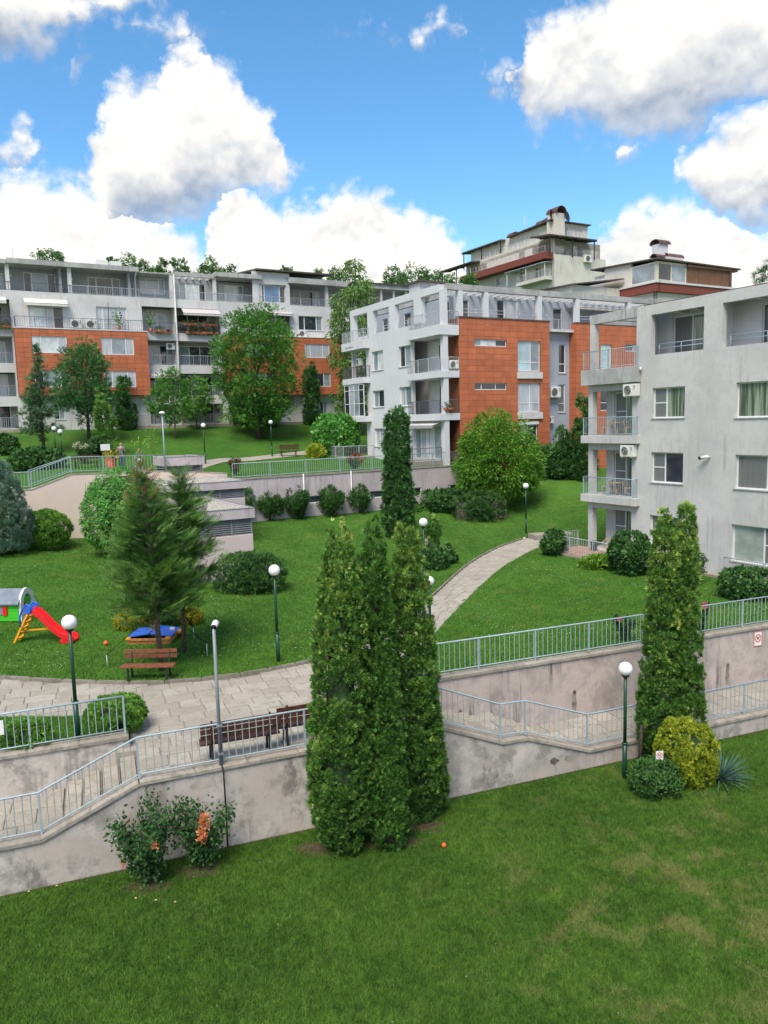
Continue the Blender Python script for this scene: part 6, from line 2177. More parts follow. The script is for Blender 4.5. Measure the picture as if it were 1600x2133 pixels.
# --- the five thujas in front
def thuja(bx, by, ty, pr, label, leaf='L_thuja', g=gl, group=None, lean=(0, 0), **kw):
    P = g(bx, by)
    fr_ = kw.pop('fringe', 0)
    h, prof = spec(P, ty, [(f, max(1.0, w - fr_ * min(1, w / 30))) for f, w in pr])
    return rev_plant('thuja', label, 'tree', P, h, prof, leaf, 'frond', group=group, lean=lean, trunk=(0.4, 0.09), **kw)


BIG = dict(fringe=7, size=0.10, cr=0.135, per=30, cover=1.25, lump=0.07, lumpf=3.0, core=.64, spread=.75, inset=1.25)
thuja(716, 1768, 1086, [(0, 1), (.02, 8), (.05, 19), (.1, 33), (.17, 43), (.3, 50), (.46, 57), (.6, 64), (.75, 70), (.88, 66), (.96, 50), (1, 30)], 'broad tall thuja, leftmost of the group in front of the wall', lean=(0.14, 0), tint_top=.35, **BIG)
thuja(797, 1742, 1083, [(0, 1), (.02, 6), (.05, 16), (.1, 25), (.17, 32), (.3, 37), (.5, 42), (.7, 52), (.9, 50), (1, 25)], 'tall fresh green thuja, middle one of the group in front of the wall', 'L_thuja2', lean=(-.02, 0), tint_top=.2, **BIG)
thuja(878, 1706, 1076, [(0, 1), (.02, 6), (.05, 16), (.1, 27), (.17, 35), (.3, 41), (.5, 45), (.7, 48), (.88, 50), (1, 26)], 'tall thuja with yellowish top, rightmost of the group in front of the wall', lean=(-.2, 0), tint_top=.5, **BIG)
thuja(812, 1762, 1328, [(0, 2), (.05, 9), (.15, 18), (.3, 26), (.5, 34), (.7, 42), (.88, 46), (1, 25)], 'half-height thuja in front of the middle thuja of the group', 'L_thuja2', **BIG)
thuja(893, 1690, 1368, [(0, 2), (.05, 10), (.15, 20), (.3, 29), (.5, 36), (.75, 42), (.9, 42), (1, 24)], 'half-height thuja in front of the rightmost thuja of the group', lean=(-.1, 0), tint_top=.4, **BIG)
# --- the pair on the right
BIGR = dict(fringe=5, size=0.11, cr=0.14, per=26, cover=1.25, lump=0.07, lumpf=3.0, core=.64, spread=.75, inset=1.25)
thuja(1378, 1586, 1058, [(0, 3), (.04, 12), (.1, 20), (.2, 27), (.35, 33), (.5, 39), (.7, 46), (.85, 52), (.94, 44), (1, 24)], 'left of the twin thujas behind the golden ball shrub', tint_top=.4, **BIGR)
thuja(1421, 1578, 1049, [(0, 3), (.04, 11), (.1, 18), (.2, 22), (.35, 25), (.5, 31), (.7, 38), (.85, 44), (.94, 38), (1, 24)], 'right and taller of the twin thujas behind the golden ball shrub', tint_top=.4, **BIGR)
MB().tube([tuple(gl(1333, 1600)), tuple(gl(1333, 1600) + np.array([0.05, 0.05, 1.2]))], [.06, .04], 7).build('bare_trunk', M['barkd'], bpy.data.objects['thuja.005'])
bpy.data.objects['bare_trunk'].matrix_parent_inverse = bpy.data.objects['thuja.005'].matrix_basis.inverted()
# --- column behind
thuja(832, 1122, 854, [(0, 8), (.03, 15), (.08, 24), (.2, 26), (.45, 28), (.7, 32), (.9, 34), (1, 22)], 'solitary column thuja on the middle lawn above the front group', 'L_thujad', gm, lump=.08, cover=1.3, fringe=5)
# --- slim ones by the houses
thuja(222, 948, 812, [(0, 1), (.08, 5), (.2, 10), (.5, 14), (.8, 16), (.95, 14), (1, 8)], 'light green column thuja on the terrace behind the railing', 'L_thuja', gt, group='thujas by the back block')
thuja(264, 894, 787, [(0, 1), (.08, 6), (.2, 10), (.5, 15), (.8, 19), (.95, 18), (1, 12)], 'dark thuja against the back block, right of the maple', 'L_thujad', gt, group='thujas by the back block')
thuja(650, 884, 758, [(0, 1), (.08, 6), (.2, 9), (.5, 12), (.8, 14), (.95, 14), (1, 9)], 'slim dark thuja in front of the second tiled block', 'L_thujad', gt, group='thujas by the back block')
thuja(503, 886, 798, [(0, 1), (.1, 6), (.3, 11), (.6, 15), (.9, 16), (1, 10)], 'dark thuja left of the trunk under the big tree', 'L_thujad', gt, group='thujas by the back block')
thuja(562, 888, 800, [(0, 1), (.1, 6), (.3, 11), (.6, 14), (.9, 15), (1, 10)], 'dark thuja right of the trunk under the big tree', 'L_thujad', gt, group='thujas by the back block')
thuja(125, 893, 800, [(0, 1), (.1, 6), (.3, 9), (.6, 12), (.9, 13), (1, 9)], 'dark thuja half hidden between the spruce and the maple', 'L_thujad', gt, group='thujas by the back block')
thuja(1172, 996, 889, [(0, 1), (.08, 5), (.2, 10), (.45, 16), (.75, 21), (.93, 21), (1, 14)], 'cone thuja at the grey-blue strip of the white block', 'L_thujad', gm)
thuja(1214, 998, 826, [(0, 1), (.05, 5), (.12, 9), (.3, 12), (.42, 14), (.5, 22), (.75, 24), (.95, 24), (1, 16)], 'tall dark thuja against the terracotta pier behind the right building', 'L_thujad', gm)
thuja(899, 1158, 1073, [(0, 1), (.08, 7), (.25, 14), (.6, 17), (.9, 17), (1, 10)], 'small thuja beside the lamp and clipped balls on the middle lawn', 'L_thuja', gm)

# --- round and clipped shrubs


def ball(bx, by, hw, top, label, leaf, tpl='frond', g=gm, p=2.1, name='shrub', cat='shrub', depth=1.0, **kw):
    P = g(bx, by)
    k = mpp(P)
    a = hw * k
    b = a * depth
    P = P + np.array([0, b * 0.55, 0])
    P[2] = float(zmid(P[0], P[1])) if g is gm else (float(zter(P[0], P[1])) if g is gt else P[2])
    h = top_z(P, top) - P[2]
    return blob_plant(name, label, cat, P, (a, b, h * 0.52), leaf, tpl, p=p, zc=h * 0.48, **kw)


def gll(x, y):
    return onz(x, y, 1.95)


ball(1440, 1640, 56, 1508, 'golden yellow clipped ball shrub beside the twin thujas', 'L_gold', g=gl, p=2.5, size=.09, cr=.11, per=24)
ball(1375, 1664, 52, 1590, 'low dark green bush in front of the golden ball shrub', 'L_box', 'leaf', g=gl, size=.065, cr=.10, per=26)
ball(232, 1530, 58, 1458, 'clipped dark ball shrub at the end of the short railing', 'L_ball', g=gll, p=2.4, size=.07, cr=.09, per=24)
ball(40, 1572, 62, 1505, 'low yellow-green shrub behind the short railing at the left edge', 'L_ball', g=gll, size=.07, cr=.09, per=22, depth=.6)
ball(91, 1147, 44, 1066, 'round clipped yellow-green globe shrub before the peach wall', 'L_ball', p=2.3, size=.10, cr=.12, per=22)
ball(268, 1293, 33, 1246, 'low dark clipped juniper mound behind the yellow shrub', 'L_box', 'needle', p=2.6)
ball(270, 1313, 32, 1274, 'bright yellow shrub beside the sandbox', 'L_yel', 'leaf', size=.09)
ball(338, 1306, 44, 1268, 'green mound with yellow tips behind the sandbox', 'L_box', 'needle', depth=.7)
ball(395, 1302, 22, 1272, 'small yellow shrub behind the right conifer trunk', 'L_yel', 'leaf', size=.09)
ball(515, 1236, 74, 1162, 'dark sprawling hedge at the foot of the lowest ventilation shaft', 'L_box', 'sprig', p=3.0, depth=.55, lump=.14)
ball(930, 1066, 76, 1028, 'long dark hedge below the garage windows', 'L_box', 'leaf', p=4.0, depth=.4)
ball(908, 1187, 22, 1144, 'larger clipped box ball beside the small thuja', 'L_box', 'leaf', p=3.2)
ball(931, 1175, 16, 1141, 'smaller clipped box ball beside the small thuja', 'L_box', 'leaf', p=3.2)
ball(1157, 1158, 22, 1109, 'low bush at the corner of the patio railing', 'L_box', 'leaf', stems=True)
ball(1318, 1200, 38, 1112, 'dense dark bush by the patio of the right building', 'L_box', 'leaf', lump=.15, stems=True)
ball(1445, 1218, 20, 1125, 'loose upright shrub against the blank wall behind the twin thujas', 'L_rose', 'sprig', cover=.45, rough=1.6, core=.3, stems=True)
ball(1570, 1251, 50, 1190, 'clipped dark shrub under the ground floor window at the right edge', 'L_box', 'leaf', p=3.0, lump=.12)
ball(1260, 1186, 44, 1165, 'bright low ground cover beside the brick patio', 'L_cover', 'leaf', p=2.6, depth=.5)
ball(1135, 997, 42, 936, 'dark clipped hedge at the foot of the terracotta front', 'L_thujad', 'leaf', p=4.5, depth=.5)
ball(1000, 1086, 52, 1032, 'juniper spilling over the weathered planter box', 'L_box', 'spray', p=2.8, depth=.6, lump=.16)
ball(698, 948, 42, 868, 'big round laurel at the left patio of the white block', 'L_laurel', 'leaf', g=gt, p=2.6)
ball(657, 953, 16, 932, 'small golden ball shrub beside the terrace path', 'L_gold', g=gt)
ball(72, 979, 54, 940, 'long dark hedge on the terrace left of the twin lamps', 'L_box', 'leaf', g=gt, p=3.0, depth=.5)
ball(195, 950, 23, 922, 'rose hedge at the foot of the light green column thuja', 'L_rose', 'leaf', g=gt)
ball(5, 948, 22, 912, 'dark bush on the terrace at the left edge', 'L_box', 'leaf', g=gt)
ball(815, 955, 26, 930, 'row of low shrubs by the left patio railing', 'L_cover', 'leaf', g=gt, depth=.5)
ball(852, 962, 18, 935, 'low shrub beside the column thuja below the white block', 'L_cover', 'leaf', g=gt)

# tall rounded laurel in front of the peach wall
P = gm(262, 1158)
h, prof = spec(P, 980, [(0, 10), (.05, 38), (.15, 58), (.35, 72), (.55, 76), (.75, 66), (.92, 44), (1, 30)])
rev_plant('laurel', 'big rounded laurel shrub in front of the peach wall', 'shrub', P, h, prof, 'L_laurel', 'lance', size=.17, cr=.2, per=15, up=-0.25, cover=1.2)
# blue junipers
P = gm(10, 1152)
h, prof = spec(P, 952, [(0, 4), (.08, 14), (.2, 26), (.4, 42), (.6, 52), (.8, 54), (.95, 46), (1, 34)])
rev_plant('juniper', 'blue-green juniper cone at the left edge before the peach wall', 'shrub', P, h, prof, 'L_blue', 'spray', size=.2, up=1.1, cover=1.1)
P = gt(931, 953)
h, prof = spec(P, 867, [(0, 3), (.1, 10), (.3, 22), (.6, 31), (.85, 32), (1, 22)])
rev_plant('juniper', 'blue-green juniper against the white block left of its terracotta front', 'shrub', P, h, prof, 'L_blue', 'spray', up=1.1)
# shrubs along the garage wall
for bx, by, ty, hw, lab in ((508, 1090, 1016, 22, 'leafy shrub at the left end of the garage wall, beside the ventilation shaft'), (563, 1084, 1030, 26, 'first of the four vase-shaped shrubs along the garage wall from the left'),
                            (620, 1081, 1018, 24, 'second of the four vase-shaped shrubs along the garage wall from the left'), (690, 1075, 1011, 24, 'third of the four vase-shaped shrubs along the garage wall from the left'),
                            (750, 1069, 1014, 22, 'fourth of the four vase-shaped shrubs along the garage wall from the left')):
    P = gm(bx, by)
    h, prof = spec(P, ty, [(0, 2), (.08, 4), (.14, hw * .7), (.35, hw), (.6, hw * .85), (.8, hw * .55), (.95, hw * .3), (1, hw * .2)])
    rev_plant('shrub', lab, 'shrub', P, h, prof, 'L_box', 'sprig', group='shrubs along the garage wall', size=.2, cover=.9, core=.55, spread=1.5, lump=.2, trunk=(.5, .05))

# --- trees
P = gm(1035, 1050)
h, prof = spec(P, 856, [(0, 10), (.05, 32), (.14, 54), (.28, 72), (.45, 84), (.62, 90), (.78, 86), (.88, 60), (.93, 20), (1, 6)])
tree('young_tree', 'bright lime green tree at the end of the garage wall', P, h, prof, 'L_lime', 'lance', nclump=430, per=46, size=.27, cr=.55, trunk_r=.1, crown0=.12, droop=.55, inner=.3, lobes=.1)
P = gt(540, 914)
h, prof = spec(P, 640, [(0, 22), (.05, 52), (.12, 70), (.25, 84), (.42, 92), (.58, 88), (.72, 84), (.85, 60), (.9, 16), (1, 3)])
tree('broad_tree', 'big spreading tree on the upper lawn before the long back block', P, h, prof, 'L_tree', 'sprig', nclump=330, per=40, size=.32, cr=.85, trunk_r=.3, crown0=.14, inner=.12, lobes=.28, bark='barkd', limbs=14)
P = gt(186, 922)
h, prof = spec(P, 706, [(0, 8), (.08, 28), (.2, 46), (.35, 56), (.5, 64), (.62, 56), (.7, 28), (.78, 3), (1, 2)])
tree('maple_tree', 'dark round maple with a forked trunk before the first tiled block', P, h, prof, 'L_maple', 'sprig', nclump=170, per=38, size=.28, cr=.7, trunk_r=.17, crown0=.3, inner=.15, lobes=.25, bark='barkd')
P = gt(366, 913)
h, prof = spec(P, 768, [(0, 8), (.1, 22), (.25, 34), (.42, 46), (.58, 50), (.68, 36), (.75, 4), (1, 2)])
tree('young_tree', 'thin young tree on the upper lawn left of the loggias', P, h, prof, 'L_tree', 'sprig', nclump=90, per=26, size=.3, cr=.6, trunk_r=.08, crown0=.3, inner=.2)
P = gt(410, 893)
h, prof = spec(P, 776, [(0, 6), (.12, 18), (.3, 28), (.5, 34), (.68, 30), (.78, 4), (1, 2)])
tree('young_tree', 'second thin young tree, close to the loggias of the back block', P, h, prof, 'L_tree', 'sprig', nclump=70, per=24, size=.3, cr=.55, trunk_r=.07, crown0=.3, inner=.2)
P = gt(748, 905)
h, prof = spec(P, 533, [(0, 5), (.06, 16), (.14, 26), (.22, 48), (.35, 54), (.5, 50), (.65, 52), (.8, 48), (.9, 30), (1, 3)])
tree('birch_tree', 'tall weeping birch between the back block and the white block', P, h, prof, 'L_birch', 'lance', nclump=330, per=30, size=.38, cr=.75, trunk_r=.16, crown0=.12, droop=1.6, inner=.15, bark='birchbark')
P = gt(92, 944)
h, prof = spec(P, 726, [(0, 1), (.1, 12), (.2, 14), (.35, 30), (.55, 40), (.75, 46), (.85, 42), (.86, 2), (1, 2)])
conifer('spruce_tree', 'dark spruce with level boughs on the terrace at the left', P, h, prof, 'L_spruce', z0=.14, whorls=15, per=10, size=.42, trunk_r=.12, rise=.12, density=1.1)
# the two cypresses over the playground
P1 = gm(338, 1398)
h, prof = spec(P1, 990, [(0, 2), (.05, 10), (.12, 30), (.25, 56), (.42, 78), (.58, 88), (.70, 76), (.78, 40), (1, 3)])
conifer('cypress_tree', 'left of the two playground conifers, with a withered brown top', P1, h, prof, 'L_cyp', z0=.27, whorls=17, per=9, size=.42, trunk_r=.085, rise=.32, density=2.2, tpl='feather', jit=.28, flatten=True, lean=(-.35, .3), bark='bark', brown=lambda q: (q[:, 2] > h * .72) & (np.random.default_rng(5).uniform(size=len(q)) < np.clip((q[:, 2] / h - .82) * 2.4, 0, .3)))
P2 = gm(384, 1358)
h2, prof = spec(P2, 992, [(0, 2), (.04, 10), (.1, 30), (.22, 56), (.38, 80), (.54, 92), (.68, 80), (.76, 40), (1, 3)])
conifer('cypress_tree', 'right of the two playground conifers, boughs sweeping to the right', P2, h2, prof, 'L_cyp', z0=.27, whorls=17, per=9, size=.42, trunk_r=.08, rise=.30, density=2.2, tpl='feather', jit=.28, flatten=True, lean=(0.1, .2), bark='bark')
# trees on the hill behind the roofs
for i, (cx, ty, hw, Y, lab) in enumerate(((105, 526, 44, 120, 'hill tree above the left end of the long roof'), (232, 536, 28, 118, 'hill tree left of the pair of roof units'), (268, 532, 30, 121, 'hill tree just behind the pair of roof units'), (305, 540, 26, 119, 'hill tree right of the roof units'),
                                     (342, 545, 20, 122, 'small hill tree above the rain pipe'), (378, 546, 24, 118, 'hill tree above the pergola of the long roof'), (440, 543, 32, 120, 'tall dark hill tree standing clear above the long roof'), (487, 556, 24, 122, 'low hill tree next to the lightning rod'),
                                     (600, 556, 18, 122, 'hill tree peeping over the raised mono-pitch roof'), (662, 566, 22, 122, 'hill tree at the end of the mono-pitch roof'), (705, 562, 26, 120, 'hill tree left of the birch top'), (822, 556, 28, 128, 'hill tree right of the birch, lowest of three'), (866, 552, 42, 126, 'tallest hill tree between the birch and the cream building'), (925, 556, 40, 128, 'hill tree beside the cream hillside building'),
                                     (975, 572, 30, 130, 'hill tree under the lower dark canopy'))):
    P = aty(cx, 640, Y)
    P[2] = float(zter(P[0], P[1]))
    h, prof = spec(P, ty, [(0, hw * .35), (.12, hw * .75), (.3, hw), (.55, hw), (.75, hw * .6), (.9, 4), (1, 2)])
    tree('hill_tree', lab, P, h, prof, 'L_far', 'sprig', nclump=90, per=26, size=.62, cr=hw * mpp(P) * .3, trunk_r=.2, crown0=.25, inner=.3, group='trees on the hill behind', bark='barkd', limbs=5)
P = aty(1590, 700, 110)
P[2] = float(zter(P[0], P[1]))
h, prof = spec(P, 538, [(0, 6), (.1, 22), (.25, 34), (.4, 30), (.6, 30), (.8, 10), (1, 2)])
tree('pine_tree', 'dark pine showing above the roof at the right edge', P, h, prof, 'L_spruce', 'needle', nclump=60, per=40, size=.8, cr=1.2, trunk_r=.2, crown0=.5, inner=.1, group='trees on the hill behind', bark='barkd', limbs=8)

# --- roses and small plants


def rose(P, h, w, label, blooms, mat, stems=7, seed=1, soil=0.5):
    rng = np.random.default_rng(seed)
    root = empty('rose_bush', tuple(P), 0, label, 'rose bush')
    Ps, Ds = [], []
    for k in range(stems):
        an = 6.28 * k / stems + rng.uniform(-.3, .3)
        rr_ = w * rng.uniform(.35, 1.0)
        tip = np.array([math.cos(an) * rr_, math.sin(an) * rr_ * .7, h * rng.uniform(.65, 1.0)])
        mid = tip * np.array([.35, .35, .5])
        MB().tube([(0, 0, -.03), tuple(mid), tuple(tip)], [.02, .013, .006], 5).build('stem', M['bark'], root)
        for q in rng.uniform(.2, 1.05, 46):
            c = 2 * q * (1 - q) * mid + q * q * tip
            nn = 6
            Ps.append(c + rng.normal(size=(nn, 3)) * np.array([.13, .11, .10]) * (w / .8)); Ds.append(rng.normal(size=(nn, 3)) + np.array([0, 0, .35]))
    Ps, Ds = np.concatenate(Ps), np.concatenate(Ds)
    Ps[:, 2] = np.maximum(Ps[:, 2], .04)
    leaf_mesh('leaves', Ps, Ds, rng.uniform(.05, .1, len(Ps)) * (h / 1.3) ** .5, rng.uniform(0, 1, len(Ps)), 'leaf', M['L_rose'], root, rng)
    for (bx, by, bz, s) in blooms:
        n = 40
        d = _norm(rng.normal(size=(n, 3)) + np.array([0, -.4, .5]))
        c = np.array([bx, by, bz])
        leaf_mesh('bloom', c + d * s * rng.uniform(.1, .8, (n, 1)), d + np.array([0, 0, .3]), s * rng.uniform(.6, 1.1, n), rng.uniform(0, 1, n), 'leaf', M[mat], root, rng)
    if soil:
        vs = [(math.cos(a) * soil * (1 + .25 * math.sin(3 * a + seed)), math.sin(a) * soil * .7 * (1 + .2 * math.cos(2 * a + seed)), .012) for a in np.linspace(0, 6.28, 20)[:-1]]
        MB().add([(0, 0, .05)] + vs, [(0, i + 1, (i + 1) % 19 + 1) for i in range(19)], True).build('soil', M['soil'], root)
    return root


P = gl(312, 1842); k = mpp(P)
rose(P, top_z(P, 1672), 80 * k, 'left rose bush below the wall, with a single orange bloom', [(.26, -.35, 1.05, .075), (-.42, -.3, .62, .05)], 'roseo', 9, 3)
P = gl(420, 1812); k = mpp(P)
rose(P, top_z(P, 1668), 64 * k, 'right rose bush below the wall, with a column of peach-orange blooms', [(.20, -.3, 1.33, .10), (.21, -.32, 1.18, .10), (.15, -.36, 1.02, .10), (.17, -.38, .90, .10), (.18, -.3, 1.25, .07)], 'roseo', 8, 5)
P = gt(740, 978)
rose(P, 1.1, .75, 'red rose bush behind the garage roof railing, right end', [(.3, -.3, .9, .13), (-.3, -.3, .8, .13), (.0, -.3, 1.0, .12), (.5, -.3, .6, .12), (-.5, -.3, .55, .1)], 'roser', 6, 8, 0)
P = gt(490, 990)
rose(P, 1.2, .6, 'orange-red rose bush behind the garage roof railing, left end', [(.2, -.3, 1.0, .1), (-.25, -.3, .9, .1), (.1, -.3, .5, .1)], 'roser', 6, 9, 0)
P = gm(1300, 1335)
rose(P, .9, .35, 'low rose bush behind the straight railing, left of the twin thujas', [(-.2, -.2, .75, .07)], 'rosep', 5, 12, 0)
P = gm(1462, 1318)
rose(P, 1.0, .22, 'slim pink rose behind the straight railing, right of the twin thujas', [(0, -.15, .95, .09), (.05, -.1, .85, .07)], 'rosep', 4, 13, 0)
P = gm(888, 1170)
rose(P, 1.2, .3, 'cream rose bush at the foot of the lamp on the middle lawn', [(0, -.2, 1.1, .13), (.1, -.2, .9, .12), (-.1, -.2, .7, .1)], 'rosew', 5, 14, 0)
P = gt(175, 966)
rose(P, 1.5, .7, 'cream rose bush behind the ramp railing', [(-.5, -.3, 1.3, .15), (.0, -.3, 1.2, .14), (.4, -.3, 1.3, .14), (-.2, -.3, 1.5, .12)], 'rosew', 7, 15, 0)
# yucca-like clump of blades
P = gl(1500, 1628)
rng = np.random.default_rng(4)
yc = empty('yucca_plant', tuple(P), 0, 'fountain of stiff blue-green blades to the right of the golden ball shrub', 'plant')
n = 170
d = _norm(np.c_[rng.normal(size=n), rng.normal(size=n), rng.uniform(.15, 1.6, n)])
bl = MB()
for q in d:
    L = rng.uniform(.75, 1.05)
    s = np.cross(q, (0, 0, 1.0)); s = s / max(1e-6, np.linalg.norm(s)) * .014
    b0 = np.array([0, 0, .05]) + q * .03
    m_ = b0 + q * L * .55
    t_ = b0 + q * L + np.array([0, 0, -.16 * L * (1 - q[2])])
    bl.add([tuple(b0 - s), tuple(b0 + s), tuple(m_ + s), tuple(m_ - s), tuple(t_)], [(0, 1, 2, 3), (3, 2, 4)])
yo = bl.build('blades', M['L_yucca'], yc)
# sapling tips in front of the terrace
for bx, by, ty, lab in ((318, 985, 893, 'yellowish sapling shoot in front of the ramp railing'), (293, 980, 915, 'pale leafy shoot beside the small figure on the terrace')):
    P = gt(bx, by)
    h = top_z(P, ty) - P[2]
    e = empty('sapling', tuple(P), 0, lab, 'sapling')
    MB().tube([(0, 0, 0), (.05, 0, h * .5), (.0, 0, h)], [.03, .02, .008], 5).build('stem', M['bark'], e)
    rng = np.random.default_rng(int(bx))
    n = 70
    q = rng.uniform(.25, 1, n)
    leaf_mesh('leaves', np.c_[rng.normal(size=n) * .22, rng.normal(size=n) * .2, q * h], rng.normal(size=(n, 3)) + np.array([0, 0, .5]), rng.uniform(.15, .28, n), rng.uniform(.3, 1, n), 'lance', M['L_lime'], e, rng)

# planter box of boards
P = gm(1003, 1082)
e = empty('planter_box', tuple(P), RU - .45, 'weathered board planter box overgrown with juniper', 'planter')
k = mpp(P)
w = 50 * k
for j in range(6):
    MB().box(-w, w, -.04, .04, .02 + j * .2, .19 + j * .2).build('board', M['planter'], e)
for x in (-w, w):
    MB().box(x - .07, x + .07, -.07, .07, 0, 1.3).build('corner_post', M['planter'], e)
    for j in range(6):
        MB().box(x - .03, x + .03, .07, 1.6, .02 + j * .2, .19 + j * .2).build('board', M['planter'], e)

# ------------------------------------------------------------------ grass, clover, fallen petals


def blades(name, pts, z, length, width, mat, rng, label):
    n = len(pts)
    an = rng.uniform(0, 6.283, n)
    L = length * rng.uniform(.5, 1.3, n)
    lean = rng.normal(size=(n, 2)) * .55
    bx, by = np.cos(an) * width / 2, np.sin(an) * width / 2
    V = np.empty((n, 3, 3))
    V[:, 0] = np.c_[pts[:, 0] - bx, pts[:, 1] - by, z - .005]
    V[:, 1] = np.c_[pts[:, 0] + bx, pts[:, 1] + by, z - .005]
    V[:, 2] = np.c_[pts[:, 0] + lean[:, 0] * L, pts[:, 1] + lean[:, 1] * L, z + L * .8]
    me = bpy.data.meshes.new(name)
    me.vertices.add(3 * n); me.vertices.foreach_set('co', V.astype(np.float32).ravel())
    me.loops.add(3 * n); me.loops.foreach_set('vertex_index', np.arange(3 * n, dtype=np.int32))
    me.polygons.add(n); me.polygons.foreach_set('loop_start', np.arange(0, 3 * n, 3, dtype=np.int32))
    at = me.attributes.new('tint', 'FLOAT', 'POINT')
    at.data.foreach_set('value', np.repeat(rng.uniform(0, 1, n), 3).astype(np.float32))
    me.materials.append(mat); me.update()
    o = place(name, me)
    o['kind'] = 'stuff'; o['label'] = label; o['category'] = 'grass'
    return o


def visible(x, y, z, m=40):
    w = np.c_[x, y, z] - CP
    k = w @ _f
    px = 800 + F * (w @ RT) / k; py = 1066.5 - F * (w @ UP) / k
    return (k > 1) & (px > -m) & (px < 1600 + m) & (py < 2133 + m) & (py > 0)


rng = np.random.default_rng(21)
x = rng.uniform(-14, 20, 2200000); y = rng.uniform(8.0, 25.5, 2200000)
tW = (x - W0[0]) * WN[0] + (y - W0[1]) * WN[1]
keep = (tW < -.01) & visible(x, y, 0 * x, 260) & (rng.uniform(size=len(x)) < np.clip(16 / y, 0, 1) ** 1.2)
pts = np.c_[x, y][keep][:640000]
blades('grass', pts, np.zeros(len(pts)), .085, .014, M['blade_lo'], rng, 'mown grass with dry patches on the lower lawn')
x = rng.uniform(-26, 32, 3000000); y = rng.uniform(19, 56, 3000000)
k1 = inpoly(x, y, MIDPOLY)
x, y = x[k1], y[k1]
kk = rng.uniform(size=len(x)) < np.clip(24 / y, 0, 1) ** 1.5
x, y = x[kk], y[kk]
z = np.concatenate([zmid(x[i:i + 20000], y[i:i + 20000]) for i in range(0, len(x), 20000)])
kv = visible(x, y, z, 220)
aG, bG = (x - G0[0]) * UD[0] + (y - G0[1]) * UD[1], (x - G0[0]) * VD[0] + (y - G0[1]) * VD[1]
x5, y5 = (x - 11.44) * UD[0] + (y - 42.73) * UD[1], (x - 11.44) * VD[0] + (y - 42.73) * VD[1]
kv &= ~((aG > -16.0) & (aG < -12.8) & (bG > -12.8)) & ~((aG > -14.9) & (aG < -10.3) & (bG > -5.2)) & ~((x5 > -2.3) & (y5 < 1.1) & (y5 > -4.4)) & ~((x5 > -.45) & (y5 < 1))
x, y, z = x[kv][:430000], y[kv][:430000], z[kv][:430000]
blades('grass', np.c_[x, y], z, .075, .028, M['blade_mid'], rng, 'mown grass on the middle lawn around the path and playground')

llp = [Wp(*q)[:2] for q in LL]
xx = rng.uniform(-13, -4, 160000); yy = rng.uniform(15, 26, 160000)
kk = inpoly(xx, yy, llp) & visible(xx, yy, 0 * xx + 1.95)
blades('grass', np.c_[xx, yy][kk][:45000], np.full(min(45000, int(kk.sum())), 1.95), .07, .016, M['blade_mid'], rng, 'mown grass of the small shrub bed behind the short railing')


def dots(name, pts, z, r, mat, label, cat):
    m = MB()
    for (px, py), pz in zip(pts, z):
        q = r * random.uniform(.6, 1.2)
        m.add([(px - q, py, pz + .05), (px + q * .5, py - q * .8, pz + .05), (px + q * .5, py + q * .8, pz + .05), (px, py, pz + .05 + q)], [(0, 1, 3), (1, 2, 3), (2, 0, 3)])
    o = m.build(name, mat)
    o['kind'] = 'stuff'; o['label'] = label; o['category'] = cat


nz_ = wob(np.c_[x, y, 0 * x], .35, 8)
i = rng.choice(np.flatnonzero(nz_ > 0.1), 1500, replace=False)
dots('clover_flowers', np.c_[x, y][i], z[i], .017, M['clover'], 'white clover flowers scattered over the middle lawn', 'flowers')
i = rng.choice(len(pts), 120, replace=False)
dots('clover_flowers', pts[i], np.zeros(120), .009, M['clover'], 'few white clover flowers on the lower lawn', 'flowers')
yl = gl(912, 2018)
dots('yellow_flowers', np.c_[rng.normal(yl[0], .12, 14), rng.normal(yl[1], .06, 14)], np.zeros(14), .018, M['L_yel'], 'tiny yellow flowers in the lower lawn', 'flowers')
for j, (bx, by) in enumerate(((283, 1876), (257, 1853), (325, 1880), (288, 1848), (365, 1884), (155, 1890), (118, 1850), (224, 1842), (60, 1862))):
    P = gl(bx, by)
    e = MB().add([(-.03, 0, .05), (0, -.025, .06), (.03, 0, .05), (0, .025, .065), (0, 0, .04)], [(0, 1, 4), (1, 2, 4), (2, 3, 4), (3, 0, 4)]).build('fallen_petal', M['L_brown'] if j % 2 else M['rosew'], None, 0, tuple(P))
    tag(e, 'withered rose petal lying in the grass below the rose bushes', 'petal', 'fallen rose petals')
# bare soil below the thujas
for bx, by, w_, d_ in ((665, 1768, .55, .4), (800, 1755, .9, .35), (885, 1722, .55, .35)):
    P = gl(bx, by)
    vs = [(math.cos(a) * w_ * (1 + .2 * math.sin(3 * a + bx)), math.sin(a) * d_ * (1 + .2 * math.cos(2 * a)), .01) for a in np.linspace(0, 6.28, 20)[:-1]]
    struct(MB().add([(0, 0, .06)] + vs, [(0, i + 1, (i + 1) % 19 + 1) for i in range(19)], True).build('soil_patch', M['soil'], None, 0, tuple(P)))


